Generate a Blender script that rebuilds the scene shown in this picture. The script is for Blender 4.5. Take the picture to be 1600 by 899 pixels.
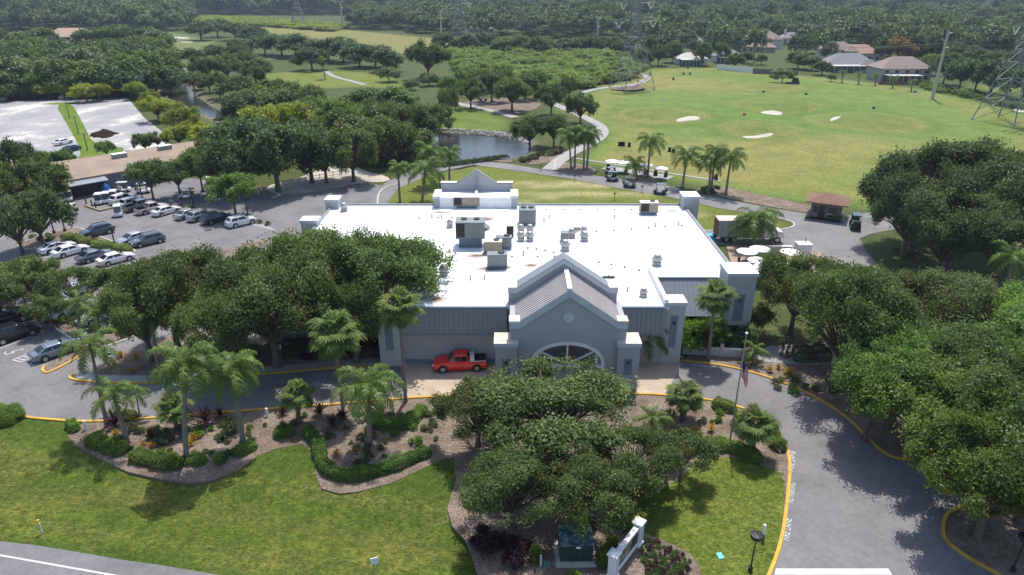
import bpy, bmesh, math, random
import numpy as np
from mathutils import Vector, Matrix
random.seed(7)
R = math.radians
for o in list(bpy.data.objects): bpy.data.objects.remove(o)
scene = bpy.context.scene
COL = scene.collection
# ------------------------------------------------------------------ camera
HAZE = 0.00013
CAM_H, PITCH, FPX = 35.0, R(23.8), 1066.0
cam_d = bpy.data.cameras.new('camera'); cam = bpy.data.objects.new('camera', cam_d); COL.objects.link(cam)
cam_d.sensor_width = 36.0; cam_d.lens = 36.0 * FPX / 1600.0; cam_d.clip_start = 0.5; cam_d.clip_end = 20000
cam.location = (0, 0, CAM_H); cam.rotation_euler = (math.pi / 2 - PITCH, 0, 0); scene.camera = cam
# ------------------------------------------------------------------ sky, sun, exposure
SUN_EL, SUN_AZ = R(66), R(14)            # azimuth measured from +Y towards +X: the sun stands behind the clubhouse
world = bpy.data.worlds.new('World'); scene.world = world; world.use_nodes = True
wn = world.node_tree.nodes; wl = world.node_tree.links
for n in list(wn): wn.remove(n)
sky = wn.new('ShaderNodeTexSky'); sky.sky_type = 'NISHITA'; sky.sun_disc = False
sky.sun_elevation = SUN_EL; sky.sun_rotation = SUN_AZ; sky.air_density = 1.0; sky.dust_density = 1.6; sky.ozone_density = 1.2
bg = wn.new('ShaderNodeBackground'); bg.inputs['Strength'].default_value = 0.15
wo = wn.new('ShaderNodeOutputWorld'); wl.new(sky.outputs[0], bg.inputs[0]); wl.new(bg.outputs[0], wo.inputs[0])
sun_d = bpy.data.lights.new('sun', 'SUN'); sun_d.energy = 3.7; sun_d.angle = R(0.5); sun_d.color = (1.0, 0.955, 0.89)
sun = bpy.data.objects.new('sun', sun_d); COL.objects.link(sun)
sdir = Vector((math.sin(SUN_AZ) * math.cos(SUN_EL), math.cos(SUN_AZ) * math.cos(SUN_EL), math.sin(SUN_EL)))
sun.rotation_euler = sdir.to_track_quat('Z', 'Y').to_euler(); sun.location = (0, 60, 120)
scene.view_settings.view_transform = 'Standard'; scene.view_settings.look = 'None'
scene.view_settings.exposure = 0.46; scene.view_settings.gamma = 1.0; scene.view_settings.use_curve_mapping = False
scene.render.engine = 'CYCLES'
scene.cycles.max_bounces = 6; scene.cycles.diffuse_bounces = 3; scene.cycles.transmission_bounces = 4
scene.cycles.volume_bounces = 0; scene.cycles.transparent_max_bounces = 6
# ------------------------------------------------------------------ survey helpers: photo pixel -> place on the ground (or at height z)
CP, SP = math.cos(PITCH), math.sin(PITCH)
def G(px, py, z=0.0):
    u = (px - 800.0) / FPX; v = (py - 449.5) / FPX
    dy = CP - v * SP; dz = -SP - v * CP
    t = (z - CAM_H) / dz
    return (u * t, dy * t)
def GL(pts, z=0.0): return [G(a, b, z) for a, b in pts]
def ZAT(py, D): return CAM_H - D * math.tan(PITCH + math.atan((py - 449.5) / FPX))
def YOF(D, z): return 449.5 + FPX * math.tan(math.atan2(CAM_H - z, D) - PITCH)
def XAT(px, D, z): return (px - 800.0) / FPX * (D * CP + (CAM_H - z) * SP)
def seg_dist(P, poly, closed=False):
    pts = np.asarray(poly, float); d = np.full(len(P), 1e9)
    n = len(pts)
    for i in range(n if closed else n - 1):
        a = pts[i]; b = pts[(i + 1) % n]; ab = b - a
        t = np.clip(((P - a) @ ab) / max(ab @ ab, 1e-9), 0, 1)
        d = np.minimum(d, np.linalg.norm(P - (a + t[:, None] * ab), axis=1))
    return d
def inside(P, poly):
    pts = np.asarray(poly, float); r = np.zeros(len(P), bool); n = len(pts); j = n - 1
    for i in range(n):
        xi, yi = pts[i]; xj, yj = pts[j]
        c = ((yi > P[:, 1]) != (yj > P[:, 1])) & (P[:, 0] < (xj - xi) * (P[:, 1] - yi) / ((yj - yi) or 1e-9) + xi)
        r ^= c; j = i
    return r
def sdf(P, poly):
    d = seg_dist(P, poly, True); return np.where(inside(P, poly), -d, d)
def sstep(a, b, x):
    t = np.clip((x - a) / (b - a), 0, 1); return t * t * (3 - 2 * t)
def smooth(pts, it=2):
    p = [tuple(q) for q in pts]
    for _ in range(it):
        q = [p[0]]
        for a, b in zip(p, p[1:]):
            q.append((a[0] * .75 + b[0] * .25, a[1] * .75 + b[1] * .25)); q.append((a[0] * .25 + b[0] * .75, a[1] * .25 + b[1] * .75))
        q.append(p[-1]); p = q
    return p
def smooth_closed(pts, it=2):
    p = [tuple(q) for q in pts]
    for _ in range(it):
        q = []
        for i in range(len(p)):
            a, b = p[i], p[(i + 1) % len(p)]
            q.append((a[0] * .75 + b[0] * .25, a[1] * .75 + b[1] * .25)); q.append((a[0] * .25 + b[0] * .75, a[1] * .25 + b[1] * .75))
        p = q
    return p
# ------------------------------------------------------------------ materials
MATS = {}
def nodes_of(name):
    m = bpy.data.materials.new(name); m.use_nodes = True
    nt = m.node_tree; b = nt.nodes['Principled BSDF']; return m, nt, nt.nodes, nt.links, b
def ramp(N, L, src, stops):
    r = N.new('ShaderNodeValToRGB'); e = r.color_ramp.elements
    while len(e) < len(stops): e.new(0.5)
    for i, (p, c) in enumerate(stops):
        e[i].position = p; e[i].color = (*c, 1) if len(c) == 3 else c
    L.new(src, r.inputs[0]); return r.outputs[0]
def noise(N, L, scale, detail=4, rough=0.55, coord='Object', stretch=None):
    tc = N.new('ShaderNodeTexCoord'); out = tc.outputs[coord]
    if stretch:
        mp = N.new('ShaderNodeMapping'); mp.inputs['Scale'].default_value = stretch; L.new(out, mp.inputs[0]); out = mp.outputs[0]
    n = N.new('ShaderNodeTexNoise'); n.inputs['Scale'].default_value = scale; n.inputs['Detail'].default_value = detail
    n.inputs['Roughness'].default_value = rough; L.new(out, n.inputs['Vector']); return n.outputs['Fac']
def mixc(N, L, fac, a, b, mode='MIX'):
    m = N.new('ShaderNodeMix'); m.data_type = 'RGBA'; m.blend_type = mode
    for s, v in ((m.inputs[0], fac), (m.inputs[6], a), (m.inputs[7], b)):
        if isinstance(v, (int, float)): s.default_value = v
        elif isinstance(v, tuple): s.default_value = (*v, 1)
        else: L.new(v, s)
    return m.outputs[2]
def bump(N, L, b, h, strength=0.3, dist=0.02):
    k = N.new('ShaderNodeBump'); k.inputs['Strength'].default_value = strength; k.inputs['Distance'].default_value = dist
    L.new(h, k.inputs['Height']); L.new(k.outputs[0], b.inputs['Normal'])
def simple(name, c, rough=0.6, metal=0.0, var=0.18, scale=3.0, fine=40.0, bumps=0.15, spec=0.4):
    """plain surface: base colour with two scales of blotchy wear"""
    if name in MATS: return MATS[name]
    m, nt, N, L, b = nodes_of(name)
    n1 = noise(N, L, scale, 5); n2 = noise(N, L, fine, 3)
    c1 = ramp(N, L, n1, [(0.25, tuple(x * (1 - var) for x in c)), (0.75, tuple(min(1, x * (1 + var)) for x in c))])
    c2 = mixc(N, L, 0.35 * min(1, var * 4), c1, ramp(N, L, n2, [(0.3, tuple(x * (1 - var) for x in c)), (0.7, tuple(min(1, x * (1 + var)) for x in c))]))
    L.new(c2, b.inputs['Base Color']); b.inputs['Roughness'].default_value = rough; b.inputs['Metallic'].default_value = metal
    b.inputs['Specular IOR Level'].default_value = spec
    if bumps: bump(N, L, b, n2, bumps, 0.01)
    MATS[name] = m; return m
def paint(name, c, rough=0.25, coat=0.6, metal=0.0):
    if name in MATS: return MATS[name]
    m, nt, N, L, b = nodes_of(name)
    n = noise(N, L, 2.5, 4)
    L.new(ramp(N, L, n, [(0.3, tuple(x * 0.92 for x in c)), (0.7, c)]), b.inputs['Base Color'])
    b.inputs['Roughness'].default_value = rough; b.inputs['Coat Weight'].default_value = coat; b.inputs['Coat Roughness'].default_value = 0.08
    b.inputs['Metallic'].default_value = metal
    MATS[name] = m; return m
def glass(name='car_glass', c=(0.012, 0.016, 0.02), rough=0.06):
    if name in MATS: return MATS[name]
    m, nt, N, L, b = nodes_of(name)
    n = noise(N, L, 1.7, 2)
    L.new(ramp(N, L, n, [(0.3, tuple(x * .8 for x in c)), (0.7, c)]), b.inputs['Base Color'])
    b.inputs['Roughness'].default_value = rough; b.inputs['Specular IOR Level'].default_value = 0.7
    MATS[name] = m; return m
def leafmat(name, dark, mid, light, trans=0.42, rough=0.55):
    """foliage: colour from the per-leaf tint stored in the mesh, with light coming through the blades"""
    if name in MATS: return MATS[name]
    m, nt, N, L, b = nodes_of(name)
    at = N.new('ShaderNodeAttribute'); at.attribute_name = 'tint'
    oi = N.new('ShaderNodeObjectInfo')
    c = ramp(N, L, at.outputs['Fac'], [(0.0, dark), (0.5, mid), (1.0, light)])
    hs = N.new('ShaderNodeHueSaturation'); L.new(c, hs.inputs['Color'])
    mr = N.new('ShaderNodeMapRange'); mr.inputs[3].default_value = 0.9; mr.inputs[4].default_value = 1.42; L.new(oi.outputs['Random'], mr.inputs[0]); L.new(mr.outputs[0], hs.inputs['Value'])
    mh = N.new('ShaderNodeMapRange'); mh.inputs[3].default_value = 0.485; mh.inputs[4].default_value = 0.515
    ml = N.new('ShaderNodeMath'); ml.operation = 'FRACT'; mm = N.new('ShaderNodeMath'); mm.operation = 'MULTIPLY'; mm.inputs[1].default_value = 7.31
    L.new(oi.outputs['Random'], mm.inputs[0]); L.new(mm.outputs[0], ml.inputs[0]); L.new(ml.outputs[0], mh.inputs[0]); L.new(mh.outputs[0], hs.inputs['Hue'])
    L.new(hs.outputs[0], b.inputs['Base Color']); b.inputs['Roughness'].default_value = rough; b.inputs['Specular IOR Level'].default_value = 0.35
    tr = N.new('ShaderNodeBsdfTranslucent'); bright = mixc(N, L, 0.5, hs.outputs[0], (1.3, 1.5, 0.5), 'MULTIPLY'); L.new(bright, tr.inputs['Color'])
    mx = N.new('ShaderNodeMixShader'); mx.inputs[0].default_value = trans
    L.new(b.outputs[0], mx.inputs[1]); L.new(tr.outputs[0], mx.inputs[2])
    L.new(mx.outputs[0], nt.nodes['Material Output'].inputs['Surface'])
    MATS[name] = m; return m
# ------------------------------------------------------------------ object helpers
def link(o, parent=None):
    COL.objects.link(o)
    if parent is not None: o.parent = parent
    return o
def tag(o, label=None, cat=None, group=None, kind=None):
    if label: o['label'] = label
    if cat: o['category'] = cat
    if group: o['group'] = group
    if kind: o['kind'] = kind
    return o
def thing(name, label, cat, loc=(0, 0, 0), rz=0.0, group=None, scale=None):
    o = bpy.data.objects.new(name, None); COL.objects.link(o); o.empty_display_size = 0.3
    o.location = loc; o.rotation_euler = (0, 0, rz)
    if scale is not None: o.scale = scale
    return tag(o, label, cat, group)
def inst(name, mesh, parent, mat=None, loc=(0, 0, 0), rot=(0, 0, 0), scale=(1, 1, 1)):
    o = bpy.data.objects.new(name, mesh); link(o, parent); o.location = loc; o.rotation_euler = rot; o.scale = scale
    if mat is not None and len(o.material_slots):
        o.material_slots[0].link = 'OBJECT'; o.material_slots[0].material = mat
    return o
class MB:
    def __init__(s): s.v = []; s.f = []; s.m = []; s.mats = []
    def mi(s, mat):
        if mat is None: return 0
        if mat not in s.mats: s.mats.append(mat)
        return s.mats.index(mat)
    def add(s, vs, fs, mat=None):
        b = len(s.v); s.v += [tuple(v) for v in vs]; k = s.mi(mat)
        for f in fs: s.f.append(tuple(i + b for i in f)); s.m.append(k)
        return s
    def box(s, c, d, rz=0.0, mat=None, top=(1, 1), rx=0.0):
        hx, hy, hz = d[0] / 2, d[1] / 2, d[2] / 2; cs, sn = math.cos(rz), math.sin(rz)
        vs = []
        for z, tx, ty in ((-hz, 1, 1), (hz, top[0], top[1])):
            for x, y in ((-hx, -hy), (hx, -hy), (hx, hy), (-hx, hy)):
                x2, y2 = x * tx, y * ty; y3 = y2 * math.cos(rx) - z * math.sin(rx); z3 = y2 * math.sin(rx) + z * math.cos(rx)
                vs.append((c[0] + x2 * cs - y3 * sn, c[1] + x2 * sn + y3 * cs, c[2] + z3))
        return s.add(vs, [(3, 2, 1, 0), (4, 5, 6, 7), (0, 1, 5, 4), (1, 2, 6, 5), (2, 3, 7, 6), (3, 0, 4, 7)], mat)
    def prism(s, poly, z0, z1, mat=None):
        n = len(poly); vs = [(x, y, z0) for x, y in poly] + [(x, y, z1) for x, y in poly]
        a = sum(poly[i][0] * poly[(i + 1) % n][1] - poly[(i + 1) % n][0] * poly[i][1] for i in range(n))
        ids = list(range(n)) if a > 0 else list(range(n))[::-1]
        fs = [tuple(i + n for i in ids), tuple(reversed(ids))]
        for k in range(n):
            i, j = ids[k], ids[(k + 1) % n]; fs.append((i, j, j + n, i + n))
        return s.add(vs, fs, mat)
    def prism_y(s, poly, y0, y1, mat=None):
        """outline in (x, z) pushed along y"""
        n = len(poly); vs = [(x, y0, z) for x, z in poly] + [(x, y1, z) for x, z in poly]
        fs = [tuple(range(n)), tuple(range(2 * n - 1, n - 1, -1))]
        for i in range(n):
            j = (i + 1) % n; fs.append((j, i, i + n, j + n))
        return s.add(vs, fs, mat)
    def prism_x(s, poly, x0, x1, mat=None):
        """outline in (y, z) pushed along x"""
        n = len(poly); vs = [(x0, y, z) for y, z in poly] + [(x1, y, z) for y, z in poly]
        fs = [tuple(range(n - 1, -1, -1)), tuple(range(n, 2 * n))]
        for i in range(n):
            j = (i + 1) % n; fs.append((i, j, j + n, i + n))
        return s.add(vs, fs, mat)
    def tube(s, pts, rad, n=6, mat=None, cap=True):
        pts = [Vector(p) for p in pts]; rad = rad if isinstance(rad, (list, tuple)) else [rad] * len(pts)
        vs = []; fs = []; up = Vector((0.31, 0.17, 0.93))
        for i, p in enumerate(pts):
            d = (pts[min(i + 1, len(pts) - 1)] - pts[max(i - 1, 0)]).normalized()
            a = d.cross(up)
            if a.length < 1e-3: a = d.cross(Vector((1, 0, 0)))
            a.normalize(); b = d.cross(a)
            for k in range(n):
                t = 2 * math.pi * k / n; vs.append(p + (a * math.cos(t) + b * math.sin(t)) * rad[i])
        for i in range(len(pts) - 1):
            for k in range(n):
                a0 = i * n + k; a1 = i * n + (k + 1) % n; fs.append((a0, a0 + n, a1 + n, a1))
        if cap: fs.append(tuple(range(n))); fs.append(tuple(range(len(vs) - 1, len(vs) - n - 1, -1)))
        return s.add(vs, fs, mat)
    def lathe(s, prof, c=(0, 0, 0), n=16, mat=None, axis='z'):
        vs = []; fs = []
        for r, z in prof:
            for k in range(n):
                t = 2 * math.pi * k / n
                p = (r * math.cos(t), r * math.sin(t), z)
                if axis == 'y': p = (p[0], p[2], p[1])
                if axis == 'x': p = (p[2], p[0], p[1])
                vs.append((c[0] + p[0], c[1] + p[1], c[2] + p[2]))
        for i in range(len(prof) - 1):
            for k in range(n):
                a0 = i * n + k; a1 = i * n + (k + 1) % n; fs.append((a0, a1, a1 + n, a0 + n))
        fs.append(tuple(range(n - 1, -1, -1))); m0 = (len(prof) - 1) * n; fs.append(tuple(range(m0, m0 + n)))
        return s.add(vs, fs, mat)
    def mesh(s, name, mat=None, smooth=False):
        me = bpy.data.meshes.new(name); me.from_pydata(s.v, [], s.f)
        for m in (s.mats or ([mat] if mat else [])): me.materials.append(m)
        if s.mats: me.polygons.foreach_set('material_index', s.m)
        if smooth: me.polygons.foreach_set('use_smooth', [True] * len(s.f))
        bm = bmesh.new(); bm.from_mesh(me); bmesh.ops.recalc_face_normals(bm, faces=bm.faces); bm.to_mesh(me); bm.free()
        me.update(); return me
    def build(s, name, mat=None, parent=None, loc=(0, 0, 0), rot=(0, 0, 0), smooth=False):
        o = bpy.data.objects.new(name, s.mesh(name, mat, smooth)); link(o, parent); o.location = loc; o.rotation_euler = rot; return o
def one(name, mb, mat, label, cat, group=None, loc=(0, 0, 0), rot=(0, 0, 0), smooth=False):
    return tag(mb.build(name, mat, None, loc, rot, smooth), label, cat, group)
def sheet(name, poly, z, mat, smooth_it=0, closed=True):
    """a flat sheet of ground cover with a shallow skirt so that it has an edge"""
    p = smooth_closed(poly, smooth_it) if smooth_it else poly
    o = MB().prism(p, z - 0.25, z, mat).build(name, mat); return tag(o, kind='structure')
ORD = ('first', 'second', 'third', 'fourth', 'fifth', 'sixth', 'seventh', 'eighth', 'ninth', 'tenth', 'eleventh', 'twelfth', 'thirteenth', 'fourteenth', 'fifteenth', 'sixteenth', 'seventeenth', 'eighteenth', 'nineteenth', 'twentieth', 'twenty-first', 'twenty-second', 'twenty-third', 'twenty-fourth', 'twenty-fifth', 'twenty-sixth', 'twenty-seventh', 'twenty-eighth', 'twenty-ninth', 'thirtieth')
def strip_poly(line, w):
    pts = [Vector((a, b)) for a, b in line]; Lf, Rt = [], []
    for i, p in enumerate(pts):
        d = (pts[min(i + 1, len(pts) - 1)] - pts[max(i - 1, 0)]).normalized(); nrm = Vector((-d.y, d.x))
        Lf.append(tuple(p + nrm * w / 2)); Rt.append(tuple(p - nrm * w / 2))
    return Lf, Rt
def strip(name, line, w, z0, z1, mat, drape=None):
    Lf, Rt = strip_poly(line, w); mb = MB(); n = len(Lf); vs = []
    for a, b in zip(Lf, Rt):
        ha = drape(a) if drape else 0; hb = drape(b) if drape else 0
        vs += [(a[0], a[1], ha + z1), (b[0], b[1], hb + z1), (b[0], b[1], hb + z0), (a[0], a[1], ha + z0)]
    fs = []
    for i in range(n - 1):
        a = i * 4; b = a + 4
        for k in range(4): fs.append((a + k, b + k, b + (k + 1) % 4, a + (k + 1) % 4))
    fs += [(0, 1, 2, 3), (4 * n - 1, 4 * n - 2, 4 * n - 3, 4 * n - 4)]
    mb.add(vs, fs, mat); return tag(mb.build(name, mat), kind='structure')
# ================================================================== terrain
POND = smooth_closed(GL([(498, 192), (560, 184), (640, 203), (700, 205), (760, 208), (812, 215), (832, 224), (822, 238), (790, 247), (752, 254), (715, 261), (690, 265), (640, 266), (590, 250), (540, 225), (505, 207)]), 2)
CREEK = smooth_closed(GL([(274, 96), (288, 102), (297, 116), (290, 130), (300, 141), (310, 151), (332, 167), (358, 177), (376, 184), (366, 197), (345, 188), (312, 174), (282, 158), (250, 147), (248, 140), (270, 132), (277, 122), (266, 113), (268, 103)]), 2)
SWALE = GL([(-200, 722), (0, 756), (120, 772), (260, 788), (400, 806), (560, 832), (700, 858), (760, 872)])
RANGE = GL([(868, 172), (925, 142), (1005, 108), (1130, 106), (1250, 118), (1350, 128), (1440, 140), (1530, 160), (1700, 205), (1700, 260), (1390, 330), (1200, 310), (905, 252), (948, 212), (930, 190)])
GREENS = [(1035, 180, 11), (1215, 163, 12), (1350, 190, 13), (1200, 134, 11), (1185, 203, 9), (1580, 138, 8)]
GREENP = [(G(a, b), r) for a, b, r in GREENS]
def height(P):
    h = np.zeros(len(P))
    for poly, dep in ((POND, 1.5), (CREEK, 1.3)):
        m = (P[:, 0] > min(p[0] for p in poly) - 6) & (P[:, 0] < max(p[0] for p in poly) + 6) & (P[:, 1] > min(p[1] for p in poly) - 6) & (P[:, 1] < max(p[1] for p in poly) + 6)
        if m.any(): h[m] -= dep * sstep(2.2, -2.5, sdf(P[m], poly))
    m = P[:, 1] < 60
    if m.any():
        d = seg_dist(P[m], SWALE); h[m] -= 0.55 * np.exp(-(d / 2.6) ** 2)
    m = (P[:, 1] > 120) & (P[:, 1] < 420) & (P[:, 0] > 0)
    if m.any():
        Q = P[m]; hh = np.zeros(len(Q))
        for (gx, gy), r in GREENP:
            d = np.hypot(Q[:, 0] - gx, Q[:, 1] - gy); hh += 0.9 * np.exp(-(d / r) ** 4) - 0.25 * np.exp(-((d - r * 1.5) / (r * .35)) ** 2)
        ins = sstep(2, -14, sdf(Q, RANGE))
        hh += ins * (0.5 * np.sin(Q[:, 0] * .045 + 1) * np.sin(Q[:, 1] * .03) + .25 * np.sin(Q[:, 0] * .11 + Q[:, 1] * .07))
        h[m] += hh
    return h
def hz(p): return float(height(np.array([[p[0], p[1]]]))[0])
def lines(a, b, fine0, fine1, fs, cs):
    out = [a]; x = a
    while x < b - 1e-6:
        x = x + (fs if fine0 <= x < fine1 else cs)
        out.append(min(x, b))
    return np.array(out)
xs = lines(-340, 380, -46, 46, 0.9, 2.6); ys = lines(16, 520, 16, 62, 0.75, 2.6)
XX, YY = np.meshgrid(xs, ys); P2 = np.stack([XX.ravel(), YY.ravel()], 1); HH = height(P2)
# ---- what grows where: albedo of the turf itself, stored per vertex
def zcol():
    n = len(P2); C = np.tile(np.array([0.062, 0.085, 0.026]), (n, 1))
    def blend(mask, c): C[:] = C * (1 - mask[:, None]) + np.array(c) * mask[:, None]
    front = sstep(64, 58, P2[:, 1]); blend(front, (0.068, 0.108, 0.019))
    lawn = smooth_closed(GL([(585, 330), (600, 290), (680, 262), (760, 255), (900, 282), (1060, 310), (1170, 335), (1240, 350), (1200, 370), (1080, 372), (1000, 330)]), 1)
    blend(sstep(2, -2, sdf(P2, lawn)), (0.125, 0.155, 0.03))
    for (a, b, rx, ry, c) in ((880, 289, 16, 3.4, (0.34, 0.31, 0.17)), (950, 304, 26, 2.2, (0.30, 0.29, 0.14)), (1090, 334, 4, 2, (.33, .29, .15)), (830, 312, 12, 1.6, (.36, .33, .2)), (690, 305, 5, 3, (.2, .21, .07))):
        gx, gy = G(a, b); d = np.hypot((P2[:, 0] - gx) / rx, (P2[:, 1] - gy) / ry)
        wob = .25 * np.sin(P2[:, 0] * .7) * np.sin(P2[:, 1] * .9)
        blend(sstep(1.1, 0.2, d + wob), c)
    q = sdf(P2, RANGE); m = sstep(3, -3, q); blend(m, (0.130, 0.192, 0.042))
    # mown strips and dry areas of the range
    ins = sstep(0, -8, q); w = np.sin(P2[:, 0] * .031 + 1.3 * np.sin(P2[:, 1] * .021)) * np.sin(P2[:, 1] * .047 + .8)
    blend(ins * sstep(0.15, 0.8, w) * .75, (0.225, 0.205, 0.07)); blend(ins * sstep(0.2, 0.9, -w) * .8, (0.100, 0.185, 0.030))
    edge = ins * sstep(9, 2, np.abs(q + 9)); blend(edge * .45, (0.22, 0.19, 0.065))
    for (gx, gy), r in GREENP:
        d = np.hypot(P2[:, 0] - gx, (P2[:, 1] - gy)); blend(sstep(r * 1.05, r * .9, d) * .7, (0.135, 0.165, 0.045)); blend(np.exp(-((d - r * 1.12) / 1.3) ** 2) * .55, (0.25, 0.2, 0.075)); blend(np.exp(-((d - r * 1.5) / 3) ** 2) * .5, (.085, .15, .02))
    fair = smooth_closed(GL([(690, 205), (800, 205), (790, 185), (740, 168), (690, 172), (640, 190)]), 1); blend(sstep(3, -3, sdf(P2, fair)), (0.115, 0.165, 0.03))
    fa2 = smooth_closed(GL([(400, 118), (470, 110), (560, 112), (620, 122), (640, 140), (560, 135), (470, 140), (400, 128)]), 1); blend(sstep(3, -3, sdf(P2, fa2)), (0.135, 0.175, 0.035))
    fa3 = smooth_closed(GL([(470, 50), (540, 45), (640, 53), (720, 66), (790, 72), (700, 82), (600, 84), (500, 62)]), 1); blend(sstep(5, -3, sdf(P2, fa3)), (0.19, 0.185, 0.06))
    fa4 = smooth_closed(GL([(250, 62), (330, 60), (340, 72), (330, 100), (285, 98)]), 1); blend(sstep(3, -3, sdf(P2, fa4)), (0.13, 0.16, 0.06))
    wild = smooth_closed(GL([(700, 78), (790, 68), (880, 80), (1000, 88), (1010, 112), (1000, 128), (900, 140), (800, 132), (700, 110)]), 1); blend(sstep(3, -3, sdf(P2, wild)), (0.15, 0.175, 0.05))
    for poly in (POND, CREEK):
        s = sdf(P2, poly); blend(sstep(3.0, 0.8, s), (0.17, 0.145, 0.11))
    for a, b, r in ((235, 766, 6), (40, 790, 4), (575, 850, 6), (420, 870, 5), (640, 868, 4), (140, 695, 3), (20, 730, 4)):
        gx, gy = G(a, b); d = np.hypot(P2[:, 0] - gx, (P2[:, 1] - gy) * 2.2) + .6 * np.sin(P2[:, 0] * 1.9) * np.sin(P2[:, 1] * 2.3); blend(sstep(r, r * .2, d) * .4, (0.24, 0.19, 0.075))
    d = seg_dist(P2, SWALE); blend(front * np.exp(-(d / 0.8) ** 2) * .6, (0.17, 0.12, 0.05)); blend(front * sstep(7, 3, d) * .35, (.115, .17, .016)); blend(front * (.5 + .5 * np.sin(d * 2.7 + .35 * np.sin(P2[:, 0] * .4))) * .42, (.045, .088, .013)); blend(front * np.exp(-((d - 3.4) / .7) ** 2) * .45, (.17, .17, .05))
    return C
ZC = zcol()
m, nt, N, L, b = nodes_of('turf'); M_TURF = m
at = N.new('ShaderNodeAttribute'); at.attribute_name = 'zone'
n1 = noise(N, L, 0.16, 6, .62); n2 = noise(N, L, 1.6, 5, .65); n3 = noise(N, L, 14, 3, .7, stretch=(1, .55, 1))
c = mixc(N, L, 1.0, at.outputs['Color'], ramp(N, L, n1, [(.3, (.72, .80, .6)), (.55, (1, 1, 1)), (.75, (1.3, 1.14, 1.15))]), 'MULTIPLY')
c = mixc(N, L, 1.0, c, ramp(N, L, n2, [(.28, (.55, .66, .5)), (.5, (1, 1, 1)), (.72, (1.5, 1.25, 1.25))]), 'MULTIPLY')
n4 = noise(N, L, .42, 6, .68, stretch=(.55, 1.7, 1)); c = mixc(N, L, ramp(N, L, n4, [(.56, (0, 0, 0)), (.74, (.4, .4, .4))]), c, (.24, .2, .075))
n5 = noise(N, L, 5.0, 4, .7, stretch=(.6, 1.3, 1)); c = mixc(N, L, 1.0, c, ramp(N, L, n5, [(.32, (.46, .56, .42)), (.5, (1, 1, 1)), (.68, (1.5, 1.36, 1.3))]), 'MULTIPLY')
c = mixc(N, L, 1.0, c, ramp(N, L, n3, [(.3, (.6, .66, .55)), (.7, (1.4, 1.32, 1.3))]), 'MULTIPLY')
L.new(c, b.inputs['Base Color']); b.inputs['Roughness'].default_value = .85; b.inputs['Specular IOR Level'].default_value = .15
bump(N, L, b, n5, .8, .12)
nx, ny = len(xs), len(ys)
me = bpy.data.meshes.new('ground')
V = np.stack([P2[:, 0], P2[:, 1], HH], 1)
big = [(-6000, -300), (-340, 16), (380, 16), (6000, -300), (380, 520), (-340, 520), (6000, 9000), (-6000, 9000)]
idx = np.arange(nx * ny).reshape(ny, nx)
Q = np.stack([idx[:-1, :-1], idx[:-1, 1:], idx[1:, 1:], idx[1:, :-1]], -1).reshape(-1, 4)
c00, c10, c11, c01 = int(idx[0, 0]), int(idx[0, -1]), int(idx[-1, -1]), int(idx[-1, 0])
nb = nx * ny
outer = [(-7000, -300, 0), (7000, -300, 0), (7000, 9000, 0), (-7000, 9000, 0)]
faces = Q.tolist() + [tuple([nb, nb + 1] + idx[0, ::-1].tolist()), tuple([nb + 1, nb + 2] + idx[::-1, -1].tolist()), tuple([nb + 2, nb + 3] + idx[-1, :].tolist()), tuple([nb + 3, nb] + idx[:, 0].tolist())]
V = np.concatenate([V, np.array(outer)], 0); ZC = np.concatenate([ZC, np.tile(np.array([.05, .07, .025]), (4, 1))], 0)
me.from_pydata(V.tolist(), [], faces)
ca = me.color_attributes.new('zone', 'FLOAT_COLOR', 'POINT'); ca.data.foreach_set('color', np.concatenate([ZC, np.ones((len(ZC), 1))], 1).astype(np.float32).ravel())
me.polygons.foreach_set('use_smooth', [True] * len(me.polygons)); me.materials.append(M_TURF); me.update()
tag(link(bpy.data.objects.new('ground', me)), kind='structure')
# ------------------------------------------------------------------ ground covers
def asphalt(name, c, crack=.5):
    m, nt, N, L, b = nodes_of(name)
    n1 = noise(N, L, .22, 6, .6); n2 = noise(N, L, 2.2, 5, .6); n3 = noise(N, L, 55, 2, .6)
    col = ramp(N, L, n1, [(.3, tuple(x * .78 for x in c)), (.52, c), (.74, tuple(x * 1.2 for x in c))])
    col = mixc(N, L, 1.0, col, ramp(N, L, n2, [(.3, (.86, .86, .88)), (.7, (1.1, 1.1, 1.08))]), 'MULTIPLY')
    col = mixc(N, L, 1.0, col, ramp(N, L, n3, [(.3, (.8, .8, .8)), (.7, (1.18, 1.18, 1.18))]), 'MULTIPLY')
    vo = N.new('ShaderNodeTexVoronoi'); vo.feature = 'DISTANCE_TO_EDGE'; vo.inputs['Scale'].default_value = .16
    tc = N.new('ShaderNodeTexCoord'); nn = N.new('ShaderNodeTexNoise'); nn.inputs['Scale'].default_value = .5; nn.inputs['Detail'].default_value = 5
    L.new(tc.outputs['Object'], nn.inputs['Vector']); mv = N.new('ShaderNodeVectorMath'); mv.operation = 'MULTIPLY_ADD'; mv.inputs[1].default_value = (4, 4, 0); L.new(nn.outputs['Color'], mv.inputs[0]); L.new(tc.outputs['Object'], mv.inputs[2]); L.new(mv.outputs[0], vo.inputs['Vector'])
    cr = ramp(N, L, vo.outputs['Distance'], [(0.0, (.55, .55, .56)), (.006, (1, 1, 1))])
    col = mixc(N, L, crack, col, cr, 'MULTIPLY')
    L.new(col, b.inputs['Base Color']); b.inputs['Roughness'].default_value = .9; b.inputs['Specular IOR Level'].default_value = .2
    bump(N, L, b, n3, .35, .01); return m
M_ASPH = asphalt('weathered_asphalt', (.188, .180, .181)); M_ASPH2 = asphalt('cart_path_asphalt', (.205, .198, .197), .2); M_HWY = asphalt('highway_asphalt', (.175, .172, .178), .15)
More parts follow.
